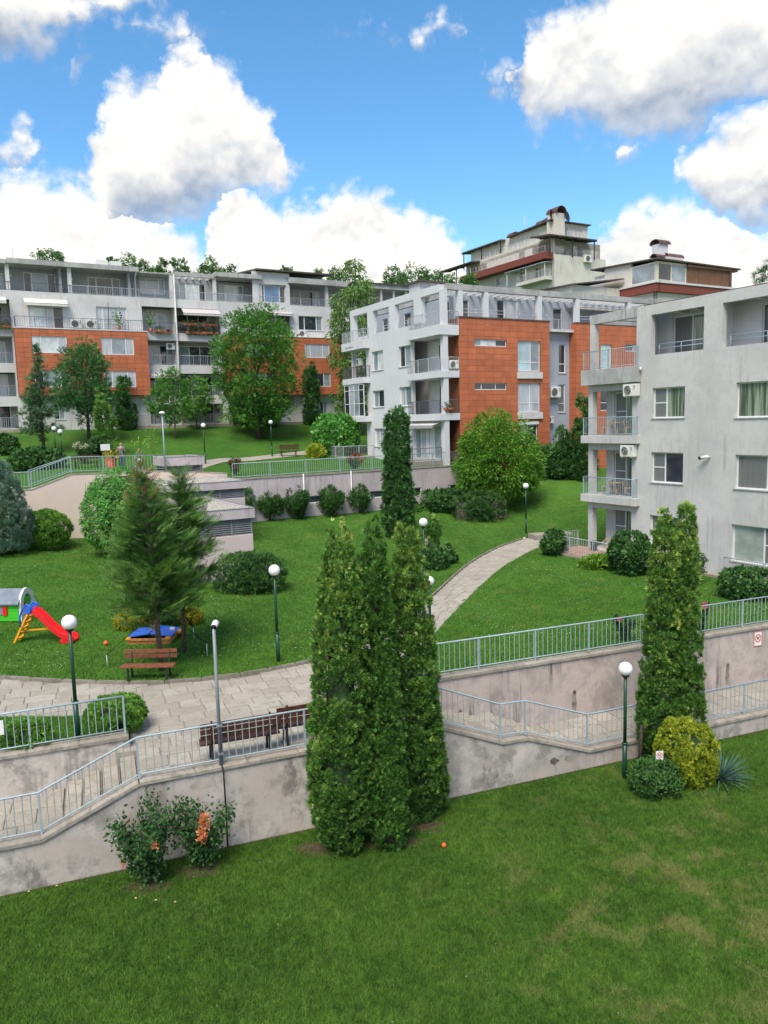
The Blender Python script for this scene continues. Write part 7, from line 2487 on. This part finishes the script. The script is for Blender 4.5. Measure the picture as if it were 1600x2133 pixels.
# ------------------------------------------------------------------ lamps
def lamp(P, label, h=3.2, gr_=0.205):
    """park lamp: stepped green pole, black collar, opal globe"""
    e = empty('park_lamp', tuple(P), 0, label, 'lamp', 'globe park lamps')
    MB().tube([(0, 0, -.1), (0, 0, h * .30)], [.062, .062], 12).build('lower_pole', M['pool'], e)
    MB().tube([(0, 0, h * .30), (0, 0, h * .315)], [.075, .075], 12).build('pole_ring', M['pool'], e)
    MB().tube([(0, 0, h * .315), (0, 0, h - 2 * gr_ - .02)], [.045, .042], 12).build('upper_pole', M['pool'], e)
    MB().lathe([(.04, h - 2 * gr_ - .06), (.10, h - 2 * gr_ - .01), (.10, h - 2 * gr_ + .03), (.02, h - 2 * gr_ + .04)], 16).build('collar', M['black'], e)
    prof = [(max(.001, gr_ * math.sin(math.pi * k / 14)), h - gr_ - gr_ * math.cos(math.pi * k / 14)) for k in range(15)]
    MB().lathe(prof, 24).build('globe', M['globe'], e)
    return e


def lamp_at(P, ytop, label):
    h = top_z(P, ytop) - P[2]
    return lamp(P, label, h, max(.17, h * .0575))


lamp_at(onz(163, 1541, 1.95), 1281, 'globe lamp rising behind the short railing beside the clipped ball shrub')
lamp_at(gm(580, 1379), 1176, 'globe lamp at the plaza kerb left of the thuja group')
lamp_at(gl(1301, 1622), 1379, 'globe lamp on the lower lawn left of the twin thujas')
lamp_at(gm(885, 1234), 1079, 'globe lamp beside the clipped box balls above the thuja group')
lamp_at(gm(897, 1352), 1200, 'globe lamp half hidden behind the rightmost thuja of the group')
lamp_at(gm(1096, 1112), 1006, 'globe lamp at the far end of the path')
lamp_at(gt(428, 967), 881, 'globe lamp on the terrace behind the uppermost ventilation shaft')
lamp_at(gt(567, 951), 875, 'globe lamp by the terrace path left of the bench')
lamp_at(gt(118, 966), 888, 'left of the twin globe lamps on the terrace')
lamp_at(gt(131, 975), 894, 'right of the twin globe lamps on the terrace')
# plain white post at the end of the ramp railing
P = aty(345, 984, 42.3)
e = empty('light_post', tuple(P), 0, 'slim pale post with a flat lamp head at the end of the ramp railing', 'lamp')
hh = top_z(P, 862) - P[2]
MB().tube([(0, 0, 0), (0, 0, hh)], [.045, .03], 8).build('post', M['rail'], e)
MB().lathe([(.02, hh), (.16, hh + .02), (.17, hh + .06), (.10, hh + .12), (.01, hh + .14)], 14).build('lamp_head', M['globe'], e)
# camera pole on the front wall
P = np.array(Wp(4.62, 0.03, 1.97))
hh = top_z(P, 1300) - P[2]
e = empty('camera_pole', tuple(P), RW, 'grey steel pole with a small white camera, clamped to the front railing', 'pole')
MB().tube([(0, 0, -.05), (0, 0, hh)], [.042, .036], 10).build('pole', M['galv'], e)
c = MB().tube([(.0, -.02, hh - .06), (.075, .12, hh + .0)], [.07, .075], 14).build('camera_housing', M['frame'], e)
MB().tube([(-.012, -.045, hh - .072), (.0, -.02, hh - .06)], [.062, .066], 14).build('lens', M['black'], c)
MB().tube([(.01, -.06, 0), (.02, -.17, -.12), (.03, -.17, -1.0), (.03, -.1, -1.9)], .02, 6).build('cable', M['black'], e)
for z in (.25, .9):
    MB().box(-.06, .06, -.06, .12, z, z + .04).build('clamp', M['galv'], e)


# ------------------------------------------------------------------ benches
def bench(P, rz, label, slat, w=1.6, nback=2, nseat=3, legc='iron'):
    e = empty('park_bench', tuple(P), rz, label, 'bench', 'park benches')
    for k in range(nseat):
        y = -.30 + k * .13
        MB().box(-w / 2, w / 2, y, y + .115, .43, .47).build('seat_slat', M[slat], e, .006)
    for k in range(nback):
        z = .60 + k * .15
        MB().box(-w / 2, w / 2, .16 + k * .03, .195 + k * .03, z, z + .115).build('back_slat', M[slat], e, .006)
    for x in (-w * .36, w * .36):
        s = MB()
        s.bar((x, -.26, 0), (x, -.24, .43), .05, .05); s.bar((x, .16, 0), (x, .06, .43), .05, .05)
        s.bar((x, -.30, .41), (x, .16, .41), .05, .04); s.bar((x, .10, .40), (x, .235, .60 + nback * .15), .05, .04)
        s.build('leg', M[legc], e)
    return e


bench(gm(313, 1414), -.02, 'red-brown bench on the playground lawn facing the plaza', 'wood_r', 1.62, 2, 3)
bench(onz(497, 1590, PZ) + np.array([0, .35, 0]), RW + math.pi, 'dark wooden bench with its back to the front railing', 'wood_d', 1.85, 3, 3)
bench(onz(650, 1553, PZ) + np.array([0, .35, 0]), RW + math.pi, 'second dark bench half hidden behind the leftmost thuja', 'wood_d', 1.85, 3, 3)
bench(gt(602, 951), RU + math.pi * .95, 'small far bench beside the terrace path', 'wood_d', 1.7, 3, 3)
bench(gt(180, 974), RU, 'dark bench behind the ramp railing next to the two people', 'wood_d', 1.9, 2, 3)

# ------------------------------------------------------------------ playground
# slide
P = gm(95, 1338)
k = mpp(P)
e = empty('toy_slide', tuple(P), -.12, 'red plastic slide with yellow ladder and blue handles', 'slide')
topx, topz = -.45, 1.12
ch = [(topx, topz), (topx + .22, topz - .03), (topx + .45, topz - .22), (topx + .75, topz - .55), (topx + 1.05, topz - .80), (topx + 1.3, topz - .92), (topx + 1.5, topz - .94), (topx + 1.62, topz - 1.0)]
m = MB()
for (x0, z0), (x1, z1) in zip(ch, ch[1:]):
    for y0, y1, dz0, dz1 in ((-.22, -.17, -.05, .13), (.17, .22, -.05, .13), (-.17, .17, -.05, 0)):
        m.add([(x0, y0, z0 + dz0), (x1, y0, z1 + dz0), (x1, y1, z1 + dz0), (x0, y1, z0 + dz0), (x0, y0, z0 + dz1), (x1, y0, z1 + dz1), (x1, y1, z1 + dz1), (x0, y1, z0 + dz1)], [(0, 3, 2, 1), (4, 5, 6, 7), (0, 1, 5, 4), (1, 2, 6, 5), (2, 3, 7, 6), (3, 0, 4, 7)])
m.build('chute', M['tplred'], e)
MB().box(topx + 1.1, topx + 1.55, -.2, .2, 0, topz - .97).build('chute_foot', M['tplred'], e, .02)
for y in (-.2, .2):
    MB().bar((topx - .62, y, 0), (topx - .02, y, topz - .05), .07, .07).build('ladder_rail', M['tplyel'], e)
    hp = [(topx - .30, y * 1.1, .62), (topx - .32, y * 1.1, .95), (topx - .18, y * 1.1, 1.28), (topx + .0, y * 1.1, 1.42), (topx + .14, y * 1.1, 1.34), (topx + .12, y * 1.1, 1.12)]
    MB().tube(hp, .035, 8).build('handle', M['tplblue'], e)
    MB().prism([(topx - .12, topz - .05), (topx - .1, topz + .2), (topx + .02, topz + .26), (topx + .12, topz + .2), (topx + .12, topz - .02)], y * 1.1 - .02, y * 1.1 + .02, 'y').build('side_shield', M['tplblue'], e)
for q in range(5):
    f = (q + .7) / 5.4
    MB().box(topx - .62 + .6 * f - .05, topx - .62 + .6 * f + .07, -.2, .2, (topz - .05) * f - .02, (topz - .05) * f + .025).build('rung', M['tplyel'], e)
MB().bar((topx - .35, 0, .42), (topx + .75, 0, .50), .05, .05).build('brace', M['tplyel'], e)
MB().bar((topx - .4, -.2, .36), (topx - .4, .2, .36), .05, .05).build('brace', M['tplyel'], e)

# playhouse
P = gm(34, 1289)
e = empty('toy_playhouse', tuple(P), -.10, 'green plastic playhouse with a grey roof and arched white end', 'playhouse')
for j in range(6):
    MB().box(-.95, .42, -.5, -.44, .02 + j * .125, .02 + j * .125 + .115).build('plank', M['tplgreen'], e, .012)
MB().box(-.95, .42, -.44, .5, .02, .78).build('body', M['tplgreen'], e)
MB().add([(-1.0, -.62, .74), (.5, -.62, .74), (.46, 0, 1.22), (-1.0, 0, 1.22), (-1.0, .62, .74), (.5, .62, .74), (-1.0, -.62, .69), (.5, -.62, .69), (.46, 0, 1.16), (-1.0, 0, 1.16), (-1.0, .62, .69), (.5, .62, .69)],
         [(0, 1, 2, 3), (3, 2, 5, 4), (6, 9, 8, 7), (9, 10, 11, 8), (0, 6, 7, 1), (4, 5, 11, 10), (1, 7, 8, 2), (2, 8, 11, 5)]).build('roof', M['tplgrey'], e)
ar = [(-.5, 0), (-.5, .72), (-.42, .98), (-.2, 1.2), (0, 1.26), (.2, 1.2), (.42, .98), (.5, .72), (.5, 0), (.3, 0), (.3, .7), (.22, .92), (0, 1.04), (-.22, .92), (-.3, .7), (-.3, 0)]
MB().prism(ar, .44, .54, 'x').build('arch', M['tplwhite'], e)
for j in range(5):
    MB().box(.40, .45, -.3, .3, .02 + j * .18, .02 + j * .18 + .165).build('end_plank', M['tplgreen'], e, .01)
MB().box(.445, .46, -.28, -.02, .35, .72).build('door_leaf', M['tplred'], e)
MB().box(-.36, -.2, -.53, -.5, .28, .6).build('window', M['tplgrey'], e)
MB().box(-.2, -.02, -.55, -.51, .26, .62).build('shutter', M['tplred'], e, .01)

# sandbox with hinged lids
P = gm(310, 1342)
e = empty('sandbox', tuple(P), -.03, 'wooden sandbox with blue folding lids and two uprights', 'sandbox')
for y in (-.05, 1.25):
    MB().box(-.72, .78, y, y + .06, .0, .2).build('side_board', M['wood_o'], e)
for x in (-.72, .72):
    MB().box(x, x + .06, .01, 1.25, .0, .2).build('end_board', M['wood_o'], e)
for x0, x1 in ((-.74, .0), (.04, .80)):
    q = MB()
    sg = 1 if x0 < 0 else -1
    za, zb = (.24, .34) if x0 < 0 else (.34, .24)
    q.add([(x0, .02, za), (x1, .02, zb), (x1, 1.15, zb), (x0, 1.15, za), (x0, .02, za + .03), (x1, .02, zb + .03), (x1, 1.15, zb + .03), (x0, 1.15, za + .03)], [(0, 3, 2, 1), (4, 5, 6, 7), (0, 1, 5, 4), (1, 2, 6, 5), (2, 3, 7, 6), (3, 0, 4, 7)])
    q.build('lid', M['tplblue'], e)
MB().box(-.76, .82, -.10, -.05, .14, .22).build('bench_strip', M['wood_o'], e)
for x in (-.12, .03):
    MB().box(x, x + .07, .58, .65, .1, 1.45 + x).build('upright', M['wood_o'], e)
for x in (-.70, .70):
    MB().box(x - .06, x + .1, -.12, -.03, .2, .27).build('corner_seat', M['tplyel'], e)
# toy tractor
P = gm(368, 1326)
e = empty('toy_tractor', tuple(P), .2, 'small yellow and white toy tractor beside the sandbox', 'toy')
MB().box(-.05, .3, -.1, .1, .1, .24).build('body', M['tplyel'], e, .02)
MB().box(-.22, -.04, -.1, .1, .12, .34).build('cab', M['tplwhite'], e, .02)
for x in (-.16, .2):
    for y in (-.13, .13):
        MB().tube([(x, y - .03, .09), (x, y + .03, .09)], .09, 12).build('wheel', M['black'], e)
# balls
for P, r, lab in ((gm(221, 1346), .085, 'orange ball on the playground lawn near the slide'), (gl(925, 1767), .055, 'small red ball on the lower lawn beside the thuja group')):
    pr = [(max(.001, r * math.sin(math.pi * k / 10)), r - r * math.cos(math.pi * k / 10)) for k in range(11)]
    o = MB().lathe(pr, 14).build('ball', M['orangeball'], None, 0, (P[0], P[1], P[2] + .02))
    tag(o, lab, 'ball')
# straps guying the cypresses
for a, b, lab in (((338, 1270, 22.6), (224, 1366), 'black guy strap running left from the conifer to its stake'), ((350, 1262, 23.0), (432, 1342), 'black guy strap running right from the left conifer to its stake'), ((384, 1275, 24.5), (404, 1307), 'short black guy strap of the right conifer')):
    A_t = np.array([P1[0], P1[1], top_z(P1, a[1])]) if a[0] < 380 else np.array([P2[0], P2[1], top_z(P2, a[1])])
    G_ = gm(b[0], b[1] + 24)
    B_ = np.array([G_[0], G_[1], G_[2] + .42])
    e = empty('guy_strap', tuple(G_), 0, lab, 'strap', 'guy straps of the conifers')
    MB().bar(tuple(A_t - G_), tuple(B_ - G_), .06, .015).build('strap', M['black'], e)
    MB().tube([(0, 0, -.05), tuple(B_ - G_)], .014, 6).build('stake', M['silver'], e)

# ------------------------------------------------------------------ signs


def no_dogs(P, rz, w, h, label, stick=0.0):
    e = empty('no_dogs_sign', tuple(P), rz, label, 'sign')
    if stick:
        MB().box(-.012, .012, 0.004, .02, -stick, .02).build('stick', M['galv'], e)
    MB().box(-w / 2, w / 2, -.004, .004, 0, h).build('plate', M['sign'], e)
    cx, cz, r = 0, h * .55, min(w, h) * .36
    MB().tube([(cx + r * math.cos(2 * math.pi * k / 24), -.007, cz + r * math.sin(2 * math.pi * k / 24)) for k in range(25)], r * .11, 4, False).build('ring', M['signred'], e)
    d = MB()
    s = r
    # dog in side view: body, head, muzzle, ear, tail, four legs
    for poly in ([(-.42, -.08), (.30, -.08), (.34, .18), (-.40, .16)], [(.22, .10), (.44, .14), (.48, .40), (.26, .42)], [(.44, .18), (.66, .20), (.66, .30), (.44, .36)], [(.26, .40), (.34, .42), (.28, .56)], [(-.40, .10), (-.62, .38), (-.56, .42), (-.36, .18)],
                 [(-.40, -.08), (-.30, -.08), (-.34, -.46), (-.42, -.46)], [(-.24, -.08), (-.14, -.08), (-.18, -.46), (-.26, -.46)], [(.12, -.08), (.2, -.08), (.2, -.46), (.12, -.46)], [(.24, -.08), (.32, -.08), (.34, -.46), (.26, -.46)]):
        d.prism([(cx + x * s, cz + z * s) for x, z in poly], -.0065, -.004, 'y')
    d.build('dog_symbol', M['black'], e)
    MB().bar((cx - r * .7, -.009, cz + r * .7), (cx + r * .7, -.009, cz - r * .7), r * .16, .004).build('slash', M['signred'], e)
    return e


P = gl(1370, 1642)
no_dogs(P + np.array([0, -.1, .80]), .05, .19, .24, 'small white no-dogs sign standing in the low dark bush', .8)
P = np.array(Wp(22.55, 2.12, 1.78))
sg = no_dogs(P, RW, .34, .5, 'white no-dogs sign on the upper wall at the right edge')
fr = MB()
for q in ((-.17, -.155, 0, .5), (.155, .17, 0, .5), (-.155, .155, 0, .02), (-.155, .155, .48, .5)):
    fr.box(q[0], q[1], -.007, -.004, q[2], q[3])
fr.build('border', M['signred'], sg)

# white notice and orange planter behind the ramp railing
P = gt(222, 974)
e = empty('notice_board', tuple(P), RU, 'white notice on a post behind the ramp railing', 'sign')
MB().box(-.03, .03, 0, .05, 0, 1.35).build('post', M['galv'], e)
MB().box(-.32, .32, -.03, 0, 1.2, 1.65).build('board', M['sign'], e)
P = gt(232, 976)
e = empty('planter_pot', tuple(P), RU, 'brick-red planter with ochre grass behind the ramp railing', 'planter')
MB().lathe([(.28, 0), (.4, .75), (.36, .75), (.3, .6), (.01, .6)], 16).build('pot', M['pot'], e)
rng = np.random.default_rng(33)
leaf_mesh('grass_tuft', rng.normal(size=(90, 3)) * np.array([.18, .18, .05]) + np.array([0, 0, .7]), rng.normal(size=(90, 3)) * .5 + np.array([0, 0, 1.0]), rng.uniform(.3, .6, 90), rng.uniform(0, 1, 90), 'lance', M['L_yel'], e, rng)


# ------------------------------------------------------------------ people
def figure(P, rz, h, label, shirt, trousers, hair, sitting=False, shorts=False, arms=0.0, prnt=False):
    """standing person seen mostly from behind: one skinned body, clothes and hair as parts"""
    e = empty('person', tuple(P), rz, label, 'person')

    def skinned(name, pts, edges, rad, mat, root_i=0, sub=2, parent=e):
        me = bpy.data.meshes.new(name)
        me.from_pydata([tuple(np.array(p) * h) for p in pts], edges, [])
        me.materials.append(mat)
        o = place(name, me, parent)
        sk = o.modifiers.new('skin', 'SKIN')
        for i, v in enumerate(me.skin_vertices[0].data):
            r = rad[i]
            v.radius = (r[0] * h, r[1] * h) if hasattr(r, '__len__') else (r * h, r * h)
            v.use_root = (i == root_i)
        sk.use_smooth_shade = True
        sb = o.modifiers.new('sub', 'SUBSURF'); sb.levels = 1; sb.render_levels = sub
        return o
    body = [(0, 0, .53), (0, .005, .66), (0, .01, .79), (0, 0, .845), (0, -.005, .875), (0, -.015, .935), (0, -.01, .985),
            (-.055, 0, .50), (-.06, -.005, .28), (-.062, .012, .05), (-.065, -.06, .015), (.055, 0, .50), (.06, -.005, .28), (.062, .012, .05), (.065, -.06, .015),
            (-.115, .01, .805), (-.15, .02, .635 + arms * .3), (-.135, -.06 - arms * .2, .49 + arms), (-.13, -.08 - arms * .25, .43 + arms * 1.1), (.115, .01, .805), (.15, .02, .635 + arms * .3), (.135, -.06 - arms * .2, .49 + arms), (.13, -.08 - arms * .25, .43 + arms * 1.1)]
    ed = [(0, 1), (1, 2), (2, 3), (3, 4), (4, 5), (5, 6), (0, 7), (7, 8), (8, 9), (9, 10), (0, 11), (11, 12), (12, 13), (13, 14), (2, 15), (15, 16), (16, 17), (17, 18), (2, 19), (19, 20), (20, 21), (21, 22)]
    rd = [(.085, .06), (.078, .055), (.085, .055), .038, .036, (.046, .056), (.032, .04), .048, .036, .024, .018, .048, .036, .024, .018, .036, .027, .021, .019, .036, .027, .021, .019]
    skinned('body', body, ed, rd, M['skin'])
    # shirt with short sleeves
    sp = [(0, 0, .515), (0, .005, .66), (0, .01, .795), (0, 0, .845), (-.115, .01, .812), (-.142, .017, .70), (.115, .01, .812), (.142, .017, .70)]
    skinned('shirt', sp, [(0, 1), (1, 2), (2, 3), (2, 4), (4, 5), (2, 6), (6, 7)], [(.105, .078), (.098, .075), (.098, .07), .046, .046, .042, .046, .042], shirt, 1)
    lo = .34 if shorts else .05
    tp = [(0, 0, .545), (0, 0, .50), (-.056, 0, .47), (-.061, -.004, (lo + .47) / 2), (-.062, .01, lo), (.056, 0, .47), (.061, -.004, (lo + .47) / 2), (.062, .01, lo)]
    skinned('trousers', tp, [(0, 1), (1, 2), (2, 3), (3, 4), (1, 5), (5, 6), (6, 7)], [(.092, .068), (.098, .074), .062, .052, .04 if not shorts else .058, .062, .052, .04 if not shorts else .058], trousers, 0)
    hp = [(0, .012, .90), (0, .004, .95), (0, -.005, .985)]
    skinned('hair', hp, [(0, 1), (1, 2)], [(.042, .044), (.05, .052), (.036, .04)], hair, 0)
    # face: nose, ears
    MB().add([(-.008 * h, -.068 * h, .93 * h), (.008 * h, -.068 * h, .93 * h), (0, -.085 * h, .925 * h), (0, -.066 * h, .955 * h)], [(0, 1, 2), (0, 2, 3), (1, 3, 2)]).build('nose', M['skin'], e)
    for s in (-1, 1):
        MB().tube([(s * .046 * h, -.01 * h, .925 * h), (s * .054 * h, -.006 * h, .95 * h)], .012 * h, 6).build('ear', M['skin'], e)
        for f in range(4):
            MB().tube([(s * (.122 + f * .006) * h, (-.09 - arms * .26 + .012 * f) * h, (.43 + arms * 1.1) * h), (s * (.12 + f * .006) * h, (-.10 - arms * .27 + .012 * f) * h, (.385 + arms * 1.1) * h)], .006 * h, 5).build('finger', M['skin'], e)
        MB().tube([(s * .115 * h, (-.095 - arms * .26) * h, (.44 + arms * 1.1) * h), (s * .10 * h, (-.115 - arms * .26) * h, (.41 + arms * 1.1) * h)], .007 * h, 5).build('thumb', M['skin'], e)
    if prnt:
        MB().box(-.07 * h, .07 * h, .078 * h, .083 * h, .755 * h, .768 * h).build('shirt_print', M['print'], e)
        MB().box(-.05 * h, .06 * h, .078 * h, .083 * h, .735 * h, .745 * h).build('shirt_print', M['print'], e)
    return e


P = gt(255, 975)
figure(P, math.pi - .1, top_z(P, 922) - P[2], 'man in grey printed T-shirt and jeans standing with his back to us on the terrace', M['tshirt'], M['jeans'], M['skin'], arms=.12, prnt=True)
P = gt(292, 977)
figure(P, math.pi + .2, top_z(P, 934) - P[2], 'smaller blond person in dark top and white shorts on the terrace', M['tshirt'], M['frame'], M['hairb'], shorts=True)
bp = Matrix.Translation(A_.location) @ Matrix.Rotation(RU, 4, 'Z') @ Vector((-12.7, 0.6, 18.54))
figure(np.array(bp), RU + .6, 1.75, 'person in a light shirt on a balcony at the left edge of the back block', M['curtain'], M['jeans'], M['hairb'], arms=.15)

# ------------------------------------------------------------------ balcony furniture and flower boxes


def wicker_chair(P, rz, label):
    e = empty('wicker_chair', tuple(P), rz, label, 'chair', 'wicker balcony chairs')
    MB().box(-.26, .26, -.26, .26, .40, .45).build('seat', M['wicker'], e, .02)
    arc = [(.30 * math.cos(a), .30 * math.sin(a)) for a in np.linspace(-.35, math.pi + .35, 13)]
    MB().tube([(x, y, .66 + .14 * max(0, y / .3)) for x, y in arc], .028, 6).build('back_rim', M['wicker'], e)
    b = MB()
    for x, y in arc:
        b.tube([(x * .85, y * .85, .44), (x, y, .66 + .14 * max(0, y / .3))], .012, 5)
    b.build('back_weave', M['wicker'], e)
    for x in (-.22, .22):
        for y in (-.22, .22):
            MB().tube([(x, y, .42), (x * 1.15, y * 1.15, 0)], .02, 6).build('leg', M['wicker'], e)
    return e


def round_table(P, label):
    e = empty('wicker_table', tuple(P), 0, label, 'table')
    MB().lathe([(.001, .66), (.36, .66), (.36, .70), (.001, .70)], 18).build('top', M['wicker'], e)
    MB().tube([(0, 0, .66), (0, 0, 0)], [.05, .12], 8).build('pedestal', M['wicker'], e)


b3 = lambda h, z, d: tuple(Matrix.Translation(B3.location) @ Matrix.Rotation(RU, 4, 'Z') @ Vector((d, -h, z)))
for nm, z in (('middle', 8.43), ('lower', 5.2)):
    wicker_chair(b3(1.0, z, .45), RU - 2.6, 'left wicker chair on the %s balcony of the grey right building' % nm)
    wicker_chair(b3(2.45, z, .5), RU - .6, 'right wicker chair on the %s balcony of the grey right building' % nm)
    round_table(b3(1.72, z, .4), 'round wicker table on the %s balcony of the grey right building' % nm)
wicker_chair(b3(2.3, 2.12, -.8), RU - .8, 'wicker chair on the brick patio behind its railing')
wicker_chair(b3(3.1, 2.12, -.9), RU - .4, 'second wicker chair on the brick patio, against the dense bush')
o = MB().lathe([(.16, 0), (.22, .5), (.2, .5), (.17, .3), (.001, .3)], 14).build('plant_tub', M['black'], None, 0, b3(.75, 2.13, -.3))
tag(o, 'black tub standing at the corner post of the brick patio', 'tub')


def flower_box(P, rz, w, label, flowers='roser'):
    e = empty('flower_box', tuple(P), rz, label, 'flower box', 'balcony flower boxes')
    MB().box(-w / 2, w / 2, -.1, .1, 0, .2).build('box', M['pot'], e)
    rng = np.random.default_rng(int(abs(P[0] * 50)))
    n = int(w * 90)
    Q = np.c_[rng.uniform(-w / 2, w / 2, n), rng.normal(size=n) * .12 - .05, rng.uniform(-.15, .5, n)]
    leaf_mesh('leaves', Q, rng.normal(size=(n, 3)) + np.array([0, -.3, .4]), rng.uniform(.12, .25, n), rng.uniform(0, 1, n), 'sprig', M['L_rose'], e, rng)
    n = int(w * 10)
    Q = np.c_[rng.uniform(-w / 2, w / 2, n), rng.normal(size=n) * .1 - .12, rng.uniform(.1, .5, n)]
    leaf_mesh('blooms', Q, rng.normal(size=(n, 3)), rng.uniform(.1, .16, n), rng.uniform(0, 1, n), 'leaf', M[flowers], e, rng)


aw = lambda a, z, d: tuple(Matrix.Translation(A_.location) @ Matrix.Rotation(RU, 4, 'Z') @ Vector((a, -d, z)))
flower_box(aw(4.3, 19.25, .3), RU, 1.3, 'left red flower box under the striped awning of the back block')
flower_box(aw(6.2, 19.25, .3), RU, 1.5, 'right red flower box under the striped awning of the back block')
flower_box(aw(5.4, 18.5, .25), RU, 3.2, 'long low flower box at the foot of the awning balcony rail')
flower_box(aw(1.6, 18.5, .25), RU, 1.6, 'planted box on the loggia left of the awning balcony', 'rosew')
flower_box(aw(-12.4, 18.5, .25), RU, 1.8, 'dark planted box below the person at the left edge', 'rosew')
b2 = lambda a, b, z: tuple(Matrix.Translation(B2.location) @ Matrix.Rotation(RU, 4, 'Z') @ Vector((a, b, z)))
flower_box(b2(-3.98, 2.9, 7.25), RU + math.pi / 2, .7, 'terracotta flower box hung on the dark patio railing')
flower_box(b2(-1.0, -.02, 10.2), RU, .7, 'leafy pots on the first floor corner balcony of the white block', 'rosew')
for a, z, lab in ((0.5, 18.54, 'potted plant at the left end of the planted loggia'), (-2.5, 18.54, 'small potted plant on the long balcony above the first tiled block')):
    P = aw(a, z, .1 if a > 0 else .5)
    e = empty('potted_plant', P, 0, lab, 'plant')
    MB().lathe([(.12, 0), (.18, .35), (.001, .33)], 12).build('pot', M['pot'], e)
    rng = np.random.default_rng(int(a * 10 + 60))
    leaf_mesh('leaves', rng.normal(size=(80, 3)) * np.array([.22, .2, .35]) + np.array([0, 0, 1.0]), rng.normal(size=(80, 3)) + np.array([0, 0, .4]), rng.uniform(.14, .28, 80), rng.uniform(0, 1, 80), 'leaf', M['L_tree'], e, rng)
    MB().tube([(0, 0, .3), (0, 0, 1.0)], .02, 5).build('stem', M['bark'], e)
